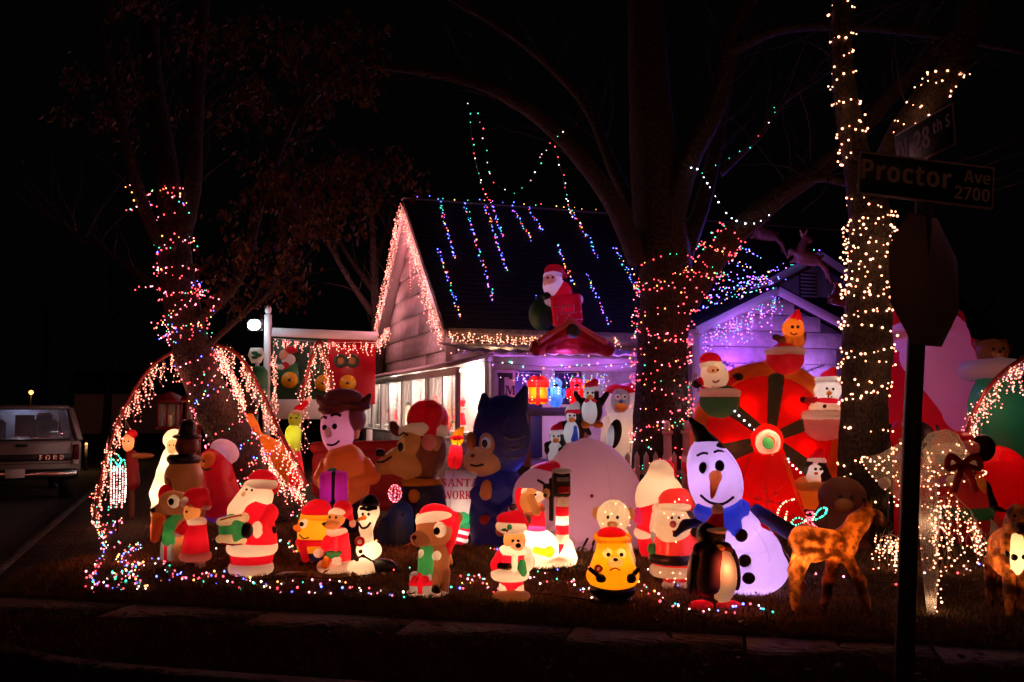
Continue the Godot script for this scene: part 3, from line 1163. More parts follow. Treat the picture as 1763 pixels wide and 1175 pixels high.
func trees() -> void:
	# leaning trunk wound with coloured lights
	var base := Vector3(1.199, -0.082, -13.336)
	base.y = 0.0
	var t1 := thing("oak_tree", "leaning tree wound with red and coloured lights, brown leaves still on", "tree", "", base)
	var ax := [base, Vector3(0.552, 1.132, -13.559), Vector3(0.087, 2.103, -13.719), Vector3(-0.167, 3.083, -13.807), Vector3(-0.28, 3.909, -13.846)]
	var p1 := branch(t1, "trunk", ax, [0.34, 0.30, 0.26, 0.25, 0.22], 7, 14)
	var limbs := [p1]
	for l in [[[Vector3(-0.28, 3.909, -13.846), Vector3(-0.426, 5.077, -13.896), Vector3(-0.651, 6.504, -14.185), Vector3(-0.735, 8.172, -14.425)], [0.2, 0.16, 0.13, 0.1]], [[Vector3(-0.239, 3.826, -13.831), Vector3(-0.064, 4.611, -13.559), Vector3(-0.03, 5.787, -13.336), Vector3(0.035, 7.517, -13.103)], [0.15, 0.12, 0.1, 0.08]],
			[[Vector3(-0.274, 3.66, -13.843), Vector3(-0.648, 4.261, -13.655), Vector3(-1.012, 5.527, -13.357), Vector3(-1.279, 6.69, -13.132)], [0.12, 0.09, 0.06, 0.04]], [[Vector3(-0.02, 2.755, -13.756), Vector3(0.565, 3.357, -13.131), Vector3(0.853, 4.47, -12.609), Vector3(1.268, 5.521, -12.043), Vector3(1.783, 6.023, -11.549)], [0.09, 0.07, 0.055, 0.04, 0.02]],
			[[Vector3(-0.086, 2.919, -13.779), Vector3(-0.675, 3.468, -14.405), Vector3(-1.451, 4.051, -15.095), Vector3(-1.985, 4.444, -15.49)], [0.06, 0.045, 0.03, 0.015]], [[Vector3(0.156, 2.428, -13.695), Vector3(0.66, 2.899, -13.31), Vector3(1.092, 3.277, -12.95)], [0.05, 0.035, 0.015]]]:
		limbs.append(branch(t1, "branch", l[0], l[1]))
	twigs(t1, limbs.slice(1), 90, 1.3, 0.012)
	crown(t1, [[Vector3(1.541, 4.328, -11.738), 0.75, 620], [Vector3(1.02, 4.345, -12.34), 0.7, 480], [Vector3(1.956, 4.552, -11.595), 0.42, 260], [Vector3(1.379, 5.91, -11.793), 0.85, 420], [Vector3(0.637, 5.588, -12.472), 0.85, 380], [Vector3(1.767, 6.06, -11.448), 0.5, 220], [Vector3(0.408, 6.614, -12.763), 0.9, 300], [Vector3(0.771, 3.723, -12.849), 0.6, 320], [Vector3(-0.715, 6.021, -13.784), 1.0, 260], [Vector3(1.121, 3.224, -12.834), 0.28, 70], [Vector3(0.385, 3.169, -13.299), 0.4, 120], [Vector3(-1.246, 6.281, -13.755), 1.0, 200], [Vector3(-0.357, 7.198, -13.661), 0.9, 220]])
	# big bare tree in front of the house
	base = Vector3(6.435, 0.01, -12.062)
	base.y = 0.0
	var t2 := thing("elm_tree", "big bare tree before the porch wrapped in red lights, its boughs spreading overhead", "tree", "", base)
	p1 = branch(t2, "trunk", [base, Vector3(6.433, 1.282, -12.063), Vector3(6.462, 2.46, -12.053), Vector3(6.522, 3.568, -12.032), Vector3(6.406, 4.775, -12.072), Vector3(6.325, 6.35, -12.1), Vector3(6.263, 8.401, -12.122)], [0.46, 0.40, 0.37, 0.40, 0.36, 0.3, 0.24], 6, 16)
	limbs = [p1]
	for l in [[[Vector3(6.512, 4.151, -11.93), Vector3(6.704, 5.13, -11.652), Vector3(7.006, 5.92, -11.337), Vector3(7.121, 6.776, -11.086), Vector3(7.473, 7.78, -10.753)], [0.2, 0.16, 0.14, 0.12, 0.08]], [[Vector3(6.766, 3.669, -12.054), Vector3(7.304, 4.869, -12.186), Vector3(7.738, 6.319, -12.354), Vector3(7.957, 7.477, -12.384)], [0.15, 0.12, 0.1, 0.06]],
			[[Vector3(6.108, 3.724, -12.069), Vector3(5.545, 4.574, -11.84), Vector3(4.698, 5.377, -11.708), Vector3(3.813, 5.813, -11.59), Vector3(3.025, 5.995, -11.65), Vector3(1.974, 6.061, -11.8)], [0.16, 0.13, 0.11, 0.09, 0.07, 0.04]], [[Vector3(6.284, 4.189, -12.22), Vector3(6.058, 5.163, -12.721), Vector3(5.639, 6.411, -13.077), Vector3(4.675, 7.518, -13.62), Vector3(3.495, 8.372, -14.238)], [0.12, 0.09, 0.07, 0.05, 0.03]],
			[[Vector3(6.74, 3.129, -11.851), Vector3(7.092, 3.909, -11.307), Vector3(7.563, 4.483, -10.722), Vector3(8.067, 4.941, -10.125), Vector3(8.535, 5.675, -9.541), Vector3(9.181, 6.478, -9.001)], [0.2, 0.17, 0.14, 0.12, 0.1, 0.07]], [[Vector3(7.371, 4.2, -11), Vector3(7.694, 4.627, -10.254), Vector3(8.145, 4.476, -9.781), Vector3(8.911, 4.328, -9.2)], [0.08, 0.06, 0.04, 0.02]],
			[[Vector3(7.064, 6.607, -11.105), Vector3(7.488, 6.761, -10.536), Vector3(8.049, 6.65, -9.92), Vector3(8.834, 6.367, -9.227), Vector3(9.715, 6.021, -8.606)], [0.09, 0.07, 0.06, 0.045, 0.03]], [[Vector3(7.462, 5.112, -12.026), Vector3(7.878, 5.647, -11.565), Vector3(8.05, 6.02, -11.294), Vector3(8.467, 6.345, -10.834)], [0.06, 0.05, 0.04, 0.02]]]:
		limbs.append(branch(t2, "branch", l[0], l[1]))
	twigs(t2, limbs.slice(1), 170, 1.6, 0.012)
	# pruned trunk wound with warm white lights
	base = Vector3(7.473, 0.016, -9.061)
	base.y = 0.0
	var t3 := thing("maple_tree", "pruned tree wound tightly with warm white lights behind the street sign", "tree", "", base)
	branch(t3, "trunk", [base, Vector3(7.51, 0.933, -9.048), Vector3(7.529, 1.682, -9.041), Vector3(7.558, 2.301, -9.032), Vector3(7.605, 3.134, -9.015), Vector3(7.632, 3.905, -9.006), Vector3(7.523, 4.542, -9.043)], [0.34, 0.30, 0.255, 0.29, 0.25, 0.24, 0.17], 7, 14)
	var l3 := branch(t3, "branch", [Vector3(7.557, 4.329, -9.032), Vector3(7.431, 5.112, -9.075), Vector3(7.371, 5.903, -9.096), Vector3(7.407, 6.849, -9.084), Vector3(7.475, 7.436, -9.06)], [0.16, 0.15, 0.12, 0.11, 0.1])
	var l4 := branch(t3, "branch", [Vector3(7.65, 3.834, -9), Vector3(7.903, 4.67, -8.913), Vector3(8.209, 5.222, -8.701), Vector3(8.474, 5.648, -8.504), Vector3(8.82, 6.634, -8.28)], [0.13, 0.15, 0.19, 0.17, 0.14])
	obj("cut_stub", tube([Vector3(7.537, 4.577, -9.039) - base, Vector3(7.387, 4.6, -8.826) - base], [0.1, 0.085], 10), M.bark, t3)
	twigs(t3, [l3, l4], 24, 1.1, 0.012)

func crown(tree: Node3D, blobs: Array) -> void:
	var leaf := leaf_mesh()
	var mm := MultiMesh.new()
	mm.transform_format = MultiMesh.TRANSFORM_3D
	mm.mesh = leaf
	var n := 0
	for q in blobs:
		n += q[2]
	mm.instance_count = n
	var i := 0
	for q in blobs:
		var centres := []
		for k in maxi(4, q[2] / 30):
			centres.append(Vector3(rng.randfn(0, 0.5), rng.randfn(0, 0.32), rng.randfn(0, 0.5)) * q[1])
		for k in q[2]:
			var p: Vector3 = q[0] - tree.position + centres[rng.randi() % centres.size()] + Vector3(rng.randfn(), rng.randfn(), rng.randfn()) * 0.11
			mm.set_instance_transform(i, Transform3D(Basis.from_euler(Vector3(rng.randf_range(1.8, 3.6), rng.randf() * TAU, rng.randf_range(-0.5, 0.5))).scaled(Vector3.ONE * rng.randf_range(0.6, 1.3)), p))
			i += 1
	stuff("crown", mm, M.leaf, tree)

func street_things() -> void:
	# sign post at the corner
	var base := Vector3(3.804, 0, -4.32)
	var s := thing("street_sign", "street name signs and dark stop sign seen from behind on a slim metal post", "street sign", "", base, TURN)
	obj("post", tube([Vector3(0, 0, 0), Vector3(0.098, 1.56, 0), Vector3(0.221, 3.006, 0)], [0.052, 0.05, 0.046], 10), M.post_metal, s)
	var oct := PackedVector2Array()
	for i in 8:
		var a := TAU * (i + 0.5) / 8.0
		oct.append(Vector2(cos(a), sin(a)) * 0.405)
	var o := obj("stop_sign", plate(oct, 0.006), M.sign_back, s)
	o.transform = Transform3D(Basis(Vector3.UP, deg_to_rad(38)), Vector3(0.169, 2.324, 0.06))
	obj("rim", plate(PackedVector2Array([Vector2(-0.03, -0.36), Vector2(0.03, -0.36), Vector2(0.03, 0.36), Vector2(-0.03, 0.36)]), 0.02), M.post_metal, o).position = Vector3(0, 0, -0.014)
	var tilt := Basis(Vector3.BACK, deg_to_rad(-4.6)) * Basis(Vector3.UP, deg_to_rad(8))
	var a := obj("name_plate", box(Vector3(0.84, 0.25, 0.008), Vector3.ZERO, Basis(), 0.004), M.sign_white, s)
	a.transform = Transform3D(tilt, Vector3(0.195, 2.902, 0.06))
	obj("name_field", box(Vector3(0.815, 0.225, 0.004), Vector3(0, 0, 0.0055), Basis(), 0.001), M.sign_green, a)
	letters("Proctor", 0.115, M.sign_white, a, Vector3(-0.135, 0.02, 0.009), Basis(), "Droid Sans", 0.002)
	letters("Ave", 0.07, M.sign_white, a, Vector3(0.31, 0.05, 0.009), Basis(), "Droid Sans", 0.002)
	letters("2700", 0.075, M.sign_white, a, Vector3(0.28, -0.05, 0.009), Basis(), "Droid Sans", 0.002)
	var d := obj("name_plate", box(Vector3(0.62, 0.24, 0.008), Vector3.ZERO, Basis(), 0.004), M.sign_white, s)
	d.transform = Transform3D(Basis(Vector3.BACK, deg_to_rad(2)) * Basis(Vector3.UP, deg_to_rad(-84)), Vector3(0.214, 3.159, 0.0))
	obj("name_field", box(Vector3(0.6, 0.215, 0.004), Vector3(0, 0, 0.0055), Basis(), 0.001), M.sign_green, d)
	letters("N 28", 0.125, M.sign_dim, d, Vector3(-0.1, 0.0, 0.009), Basis(), "Droid Sans", 0.002)
	letters("th S", 0.07, M.sign_dim, d, Vector3(0.2, 0.03, 0.009), Basis(), "Droid Sans", 0.002)
	truck()

func truck() -> void:
	var base := Vector3(-2.939, 0.091, -19.203)
	base.y = -0.16
	var t := thing("parked_truck", "old boxy white two-door truck parked on the side street, seen from behind", "truck", "", base, 0.2)
	# rear is at z = 0, facing +z
	var body := new_st()
	var prof := [Vector2(0.46, 0.97), Vector2(0.62, 1.0), Vector2(1.08, 1.0), Vector2(1.14, 0.97)]
	for i in prof.size() - 1:
		var a: Vector2 = prof[i]
		var b2: Vector2 = prof[i + 1]
		quad(body, Vector3(-a.y, a.x, 0), Vector3(-b2.y, b2.x, 0), Vector3(b2.y, b2.x, 0), Vector3(a.y, a.x, 0))
		quad(body, Vector3(a.y, a.x, 0), Vector3(b2.y, b2.x, 0), Vector3(b2.y, b2.x, -4.4), Vector3(a.y, a.x, -4.4))
		quad(body, Vector3(-a.y, a.x, -4.4), Vector3(-b2.y, b2.x, -4.4), Vector3(-b2.y, b2.x, 0), Vector3(-a.y, a.x, 0))
		quad(body, Vector3(a.y, a.x, -4.4), Vector3(b2.y, b2.x, -4.4), Vector3(-b2.y, b2.x, -4.4), Vector3(-a.y, a.x, -4.4))
	quad(body, Vector3(-0.97, 1.14, 0), Vector3(-0.97, 1.14, -4.4), Vector3(0.97, 1.14, -4.4), Vector3(0.97, 1.14, 0))
	quad(body, Vector3(-0.97, 0.46, -4.4), Vector3(-0.97, 0.46, 0), Vector3(0.97, 0.46, 0), Vector3(0.97, 0.46, -4.4))
	body.generate_normals()
	obj("body", body.commit(), M.car_paint, t)
	obj("roof", box(Vector3(1.62, 0.09, 2.6), Vector3(0, 1.76, -1.5), Basis(), 0.04), M.car_paint, t)
	for sx in [-1, 1]:
		beam("pillar", Vector3(0.96 * sx, 1.13, -0.03), Vector3(0.8 * sx, 1.74, -0.3), 0.13, 0.1, M.car_paint, t)
		beam("pillar", Vector3(0.95 * sx, 1.13, -2.4), Vector3(0.8 * sx, 1.74, -2.1), 0.1, 0.1, M.car_paint, t)
		obj("side_glass", box(Vector3(0.01, 0.56, 1.9), Vector3(0.87 * sx, 1.43, -1.3), Basis(Vector3.BACK, 0.25 * sx), 0.002), M.dusty_pane, t)
		obj("tail_light", box(Vector3(0.11, 0.3, 0.05), Vector3(0.91 * sx, 0.92, 0.01), Basis(), 0.015), M.tail_lens, t)
		obj("wheel", tube([Vector3(0.72 * sx, 0.34, -0.85), Vector3(0.95 * sx, 0.34, -0.85)], [0.35, 0.35], 18), M.rubber, t)
		obj("wheel", tube([Vector3(0.72 * sx, 0.34, -3.5), Vector3(0.95 * sx, 0.34, -3.5)], [0.35, 0.35], 18), M.rubber, t)
		obj("seat", box(Vector3(0.5, 0.75, 0.16), Vector3(0.46 * sx, 1.15, -1.6), Basis(), 0.07), M.car_black, t)
		obj("headrest", box(Vector3(0.3, 0.2, 0.12), Vector3(0.46 * sx, 1.55, -1.6), Basis(), 0.05), M.car_black, t)
	obj("rear_glass", box(Vector3(1.6, 0.58, 0.01), Vector3(0, 1.44, -0.165), Basis(Vector3.RIGHT, -0.4), 0.002), M.dusty_pane, t)
	obj("windscreen", box(Vector3(1.6, 0.62, 0.02), Vector3(0, 1.44, -2.45), Basis(Vector3.RIGHT, 0.35), 0.002), M.lining, t)
	obj("hanging_card", box(Vector3(0.32, 0.4, 0.01), Vector3(0.05, 1.42, -0.3)), M.car_black, t)
	obj("tailgate_band", box(Vector3(1.66, 0.13, 0.02), Vector3(0, 0.83, 0.01)), M.car_black, t)
	obj("tailgate_handle", box(Vector3(0.2, 0.05, 0.03), Vector3(0, 1.06, 0.012)), M.car_black, t)
	letters("F O R D", 0.09, M.chrome, t, Vector3(0.5, 0.83, 0.026))
	obj("bumper", box(Vector3(1.9, 0.19, 0.16), Vector3(0, 0.53, 0.09), Basis(), 0.04), M.chrome, t)
	obj("number_plate", box(Vector3(0.32, 0.16, 0.01), Vector3(-0.1, 0.56, 0.176)), M.white_paint, t)
	obj("exhaust", tube([Vector3(0.6, 0.3, -0.4), Vector3(0.6, 0.3, 0.05)], [0.03, 0.03], 8), M.metal, t)
	obj("rear_glass_rail", box(Vector3(1.66, 0.03, 0.03), Vector3(0, 1.16, -0.02)), M.car_black, t)
	obj("panel_gap", box(Vector3(1.7, 0.012, 0.01), Vector3(0, 0.72, 0.004), Basis(), 0.002), M.car_black, t)
	for sx in [-1, 1]:
		obj("panel_gap", box(Vector3(0.012, 0.42, 0.01), Vector3(0.84 * sx, 0.9, 0.004), Basis(), 0.002), M.car_black, t)
		obj("reverse_light", box(Vector3(0.1, 0.08, 0.02), Vector3(0.91 * sx, 0.74, 0.025), Basis(), 0.008), M.sign_white, t)
	bulb_light(t, Vector3(0.1, 1.66, -1.95), Color(0.62, 0.68, 1), 0.12, 0.05)

func garden_things() -> void:
	# plywood train board on its post, floodlight above
	var o := Vector3(2.225, 2.204, -17.214)
	var w := thing("train_board", "long plywood board of a painted Christmas train under a white beam", "sign board", "", Vector3(o.x, 0, o.z), TURN)
	var ly := func(px: float, py: float, z := 0.0) -> Vector3: return Vector3((px - 552.0) * 17.0 / 1600.0, 1.6 + (702.0 - py) * 17.0 / 1600.0, z)
	obj("board", box(Vector3(1.9, 1.25, 0.03), ly.call(552, 640)), M.dark_green, w)
	obj("panel", box(Vector3(0.88, 1.2, 0.02), ly.call(605, 640, 0.03)), M.red, w)
	obj("beam", box(Vector3(2.0, 0.16, 0.08), ly.call(556, 576, 0.03), Basis(Vector3.BACK, -0.04)), M.trim, w)
	obj("bottom_rail", box(Vector3(1.25, 0.36, 0.04), ly.call(515, 705, 0.03)), M.trim, w)
	obj("post", box(Vector3(0.11, 3.3, 0.11), Vector3(-0.97, 1.65, 0.05)), M.trim, w)
	obj("finial", ball_mesh, M.trim, w).transform = Transform3D(Basis().scaled(Vector3(0.06, 0.09, 0.06)), Vector3(-0.97, 3.38, 0.05))
	obj("leg", box(Vector3(0.1, 1.2, 0.1), Vector3(0.9, 0.6, 0)), M.trim, w)
	obj("train_car", plate(PackedVector2Array([Vector2(-0.2, -0.22), Vector2(0.28, -0.22), Vector2(0.24, 0.15), Vector2(-0.2, 0.15)]), 0.02), M.green, w).position = ly.call(490, 640, 0.035)
	for q in [[500, 655], [558, 660], [600, 660]]:
		var wheel := obj("wheel", tube([Vector3(0, 0, 0), Vector3(0, 0, 0.03)], [0.15, 0.15], 20), M.yellow, w)
		wheel.position = ly.call(q[0], q[1], 0.05)
		obj("hub", tube([Vector3(0, 0, 0.028), Vector3(0, 0, 0.05)], [0.03, 0.03], 10), M.black, wheel)
	for q in [["face", "skin", 489, 612, 0.09, 0.1, 0.05], ["beard", "white", 497, 620, 0.13, 0.11, 0.047], ["hat", "red", 502, 603, 0.12, 0.07, 0.055], ["mitten", "white", 484, 633, 0.08, 0.05, 0.06], ["arm", "red", 492, 630, 0.07, 0.07, 0.055]]:
		obj(q[0], ball_mesh, M[q[1]], w).transform = Transform3D(Basis().scaled(Vector3(q[4], q[5], 0.012)), ly.call(q[2], q[3], q[6]))
	for q in [[587, 622], [607, 622]]:
		obj("wreath", tube_ring(0.1, 0.03, 18), M.dark_green, w).position = ly.call(q[0], q[1], 0.06)
		obj("ornament", ball_mesh, M.tan, w).transform = Transform3D(Basis().scaled(Vector3(0.07, 0.07, 0.015)), ly.call(q[0], q[1], 0.05))
	var fl := thing("floodlight", "white floodlight glaring beside the post of the train board", "lamp", "", Vector3(1.086, 3.102, -17.5), TURN)
	obj("housing", box(Vector3(0.28, 0.22, 0.1), Vector3(-0.02, 0, -0.03), Basis(), 0.02), M.metal, fl)
	obj("lamp_face", ball_mesh, M.floodlight_face, fl).transform = Transform3D(Basis().scaled(Vector3(0.12, 0.1, 0.06)), Vector3(-0.03, 0.0, 0.04))
	obj("bracket", box(Vector3(0.14, 0.03, 0.03), Vector3(0.14, 0.06, -0.02)), M.metal, fl)
	bulb_light(fl, Vector3(-0.1, 0, 0.4), Color(0.7, 0.8, 1), 0.3, 0.1)
	var hx := thing("holly_lamp_sign", "pale yellow hexagonal board with holly leaves on a green arch by the post", "sign board", "", Vector3(1.077, 2.533, -17.186) * Vector3(1, 0, 1), TURN)
	var hy := Vector3(1.077, 2.533, -17.186).y
	obj("board", plate(PackedVector2Array([Vector2(-0.15, 0.0), Vector2(-0.1, 0.13), Vector2(0.1, 0.13), Vector2(0.15, 0.0), Vector2(0.08, -0.14), Vector2(-0.08, -0.14)]), 0.03), M.cream, hx).position = Vector3(0, hy, 0)
	for k in 3:
		obj("leaf", ball_mesh, M.green, hx).transform = Transform3D(Basis(Vector3.BACK, k * 2.1).scaled(Vector3(0.06, 0.035, 0.01)), Vector3(cos(k * 2.1) * 0.045, hy + sin(k * 2.1) * 0.045, 0.02))
	obj("arch_board", plate(PackedVector2Array([Vector2(-0.2, -0.95), Vector2(-0.2, -0.3), Vector2(-0.12, -0.19), Vector2(0.12, -0.19), Vector2(0.2, -0.3), Vector2(0.2, -0.95)]), 0.03), M.green, hx).position = Vector3(0, hy, -0.04)
	obj("stake", box(Vector3(0.06, hy, 0.03), Vector3(0, hy * 0.5, -0.08)), M.trim, hx)
	# workshop sign
	var sg := Vector3(3.396, 0.475, -11.839)
	var ws := thing("workshop_sign", "white wooden sign lettered in red between the brown puppy and the blue cat", "sign", "", Vector3(sg.x, 0, sg.z), TURN)
	obj("board", plate(PackedVector2Array([Vector2(-0.24, -0.3), Vector2(-0.24, 0.3), Vector2(0.12, 0.3), Vector2(0.24, 0.22), Vector2(0.24, -0.3)]), 0.03), M.white, ws).position = Vector3(0, sg.y, 0)
	letters("SANTA'S", 0.1, M.red, ws, Vector3(0.02, sg.y + 0.14, 0.018), Basis(), "Droid Serif")
	letters("WORKSHOP", 0.1, M.red, ws, Vector3(0.08, sg.y - 0.02, 0.018), Basis().scaled(Vector3(0.8, 1.1, 1)), "Droid Serif")
	obj("stake", box(Vector3(0.05, sg.y, 0.03), Vector3(0, sg.y * 0.5, -0.03)), M.trim, ws)
	bulb_light(ws, Vector3(0.0, sg.y - 0.35, 0.3), Color(1, 0.66, 0.48), 0.22, 0.04)
	# table on the porch
	var tb := Vector3(5.329, 1.582, -13.395)
	var ta := thing("porch_table", "table under a blue printed cloth holding light-up toys on the porch", "table", "", Vector3(tb.x, 0.7, tb.z), TURN)
	obj("tabletop", box(Vector3(1.0, 0.03, 0.45), Vector3(0, tb.y - 0.7, 0)), M.white_paint, ta)
	obj("cloth", box(Vector3(1.02, 0.13, 0.47), Vector3(0, tb.y - 0.745, 0), Basis(), 0.01), M.cloth_print, ta)
	for sx in [-1, 1]:
		for sz in [-1, 1]:
			obj("leg", box(Vector3(0.09, tb.y - 0.8, 0.06), Vector3(0.44 * sx, (tb.y - 0.8) * 0.5, 0.18 * sz)), M.tan, ta)
	# picket fence by the porch steps
	var f := thing("picket_fence", "low white picket fence with square posts beside the red-lit trunk", "fence", "", Vector3(6.272, 0.013, -11.589) * Vector3(1, 0, 1), TURN)
	for i in 9:
		obj("picket", plate(PackedVector2Array([Vector2(-0.035, 0), Vector2(-0.035, 0.92), Vector2(0, 0.99), Vector2(0.035, 0.92), Vector2(0.035, 0)]), 0.02), M.trim, f).position = Vector3(-0.55 + i * 0.13, 0, 0)
	obj("rail", box(Vector3(1.2, 0.06, 0.03), Vector3(0, 0.7, -0.028)), M.trim, f)
	obj("rail", box(Vector3(1.2, 0.06, 0.03), Vector3(0, 0.25, -0.028)), M.trim, f)
	for x in [0.02, 0.3]:
		var post := obj("post", box(Vector3(0.11, 1.22, 0.11), Vector3(x, 0.61, -0.1)), M.trim, f)
		obj("cap", box(Vector3(0.15, 0.05, 0.15), Vector3(x, 1.25, -0.1)), M.trim, post)
		obj("finial", ball_mesh, M.trim, post).transform = Transform3D(Basis().scaled(Vector3(0.05, 0.08, 0.05)), Vector3(x, 1.34, -0.1))
	# tinsel star on the garage post
	var star := thing("tinsel_star", "big silver tinsel star leaning on the white post behind the Ferris wheel", "star", "", Vector3(6.735, 1.757, -11.747), TURN)
	var pts := PackedVector2Array()
	for i in 10:
		var a := TAU * i / 10.0 + 0.3
		pts.append(Vector2(sin(a), cos(a)) * (0.34 if i % 2 == 0 else 0.14))
	for i in 10:
		var a3 := Vector3(pts[i].x, pts[i].y, 0)
		var b3 := Vector3(pts[(i + 1) % 10].x, pts[(i + 1) % 10].y, 0)
		var fr := new_st()
		for k in 70:
			var p := a3.lerp(b3, rng.randf())
			var d := Vector3(rng.randfn(), rng.randfn(), rng.randfn()).normalized() * 0.05
			var sd := d.cross(Vector3(0.3, 0.5, 0.8)).normalized() * 0.005
			for v in [p - sd, p + d, p + sd]:
				fr.add_vertex(v)
		add_tube(fr, [a3, b3], [0.008, 0.008], 5)
		fr.generate_normals()
		obj("tinsel_side", fr.commit(), M.tinsel, star)
	bulb_light(star, Vector3(0.05, 0.0, 0.25), Color(0.85, 0.85, 1), 0.04, 0.03)
	# two red lanterns under the arch
	for q in [[292, 715, "open red wooden lantern house nearer the arch of lights"], [340, 712, "taller red wooden lantern against the leaning trunk"]]:
		var at: Vector3 = Vector3(-0.315, 1.483, -15.444) if q[0] == 292 else Vector3(0.101, 1.512, -14.983)
		var la := thing("garden_lantern", q[2], "lantern", "red garden lanterns", Vector3(at.x, 0, at.z), TURN)
		obj("post", box(Vector3(0.08, at.y - 0.2, 0.08), Vector3(0, (at.y - 0.2) * 0.5, 0)), M.dark_red, la)
		obj("floor", box(Vector3(0.34, 0.04, 0.3), Vector3(0, at.y - 0.2, 0)), M.dark_red, la)
		for sx in [-1, 0, 1]:
			obj("upright", box(Vector3(0.025, 0.36, 0.025), Vector3(0.14 * sx, at.y, 0.12)), M.dark_red, la)
		for sx in [-1, 1]:
			obj("upright", box(Vector3(0.025, 0.36, 0.025), Vector3(0.14 * sx, at.y, -0.12)), M.dark_red, la)
		obj("glass", box(Vector3(0.26, 0.34, 0.22), Vector3(0, at.y, 0), Basis(), 0.003), M.pane, la)
		obj("candle", tube([Vector3(0, at.y - 0.18, 0), Vector3(0, at.y, 0)], [0.035, 0.035], 10), M.cream, la)
		obj("roof", tube([Vector3(0, at.y + 0.19, 0), Vector3(0, at.y + 0.25, 0), Vector3(0, at.y + 0.36, 0)], [0.27, 0.24, 0.03], 4), M.dark_red, la)
		bulb_light(la, Vector3(0, at.y + 0.28 - 0.2, 0.0), Color(1, 0.45, 0.25), 0.006, 0.02)

func tube_ring(ring: float, r: float, sides: int) -> ArrayMesh:
	var pts := []
	for i in sides + 1:
		var a := TAU * i / sides
		pts.append(Vector3(cos(a), sin(a), 0) * ring)
	return tube(pts, spread([r, r], pts.size()), 7)

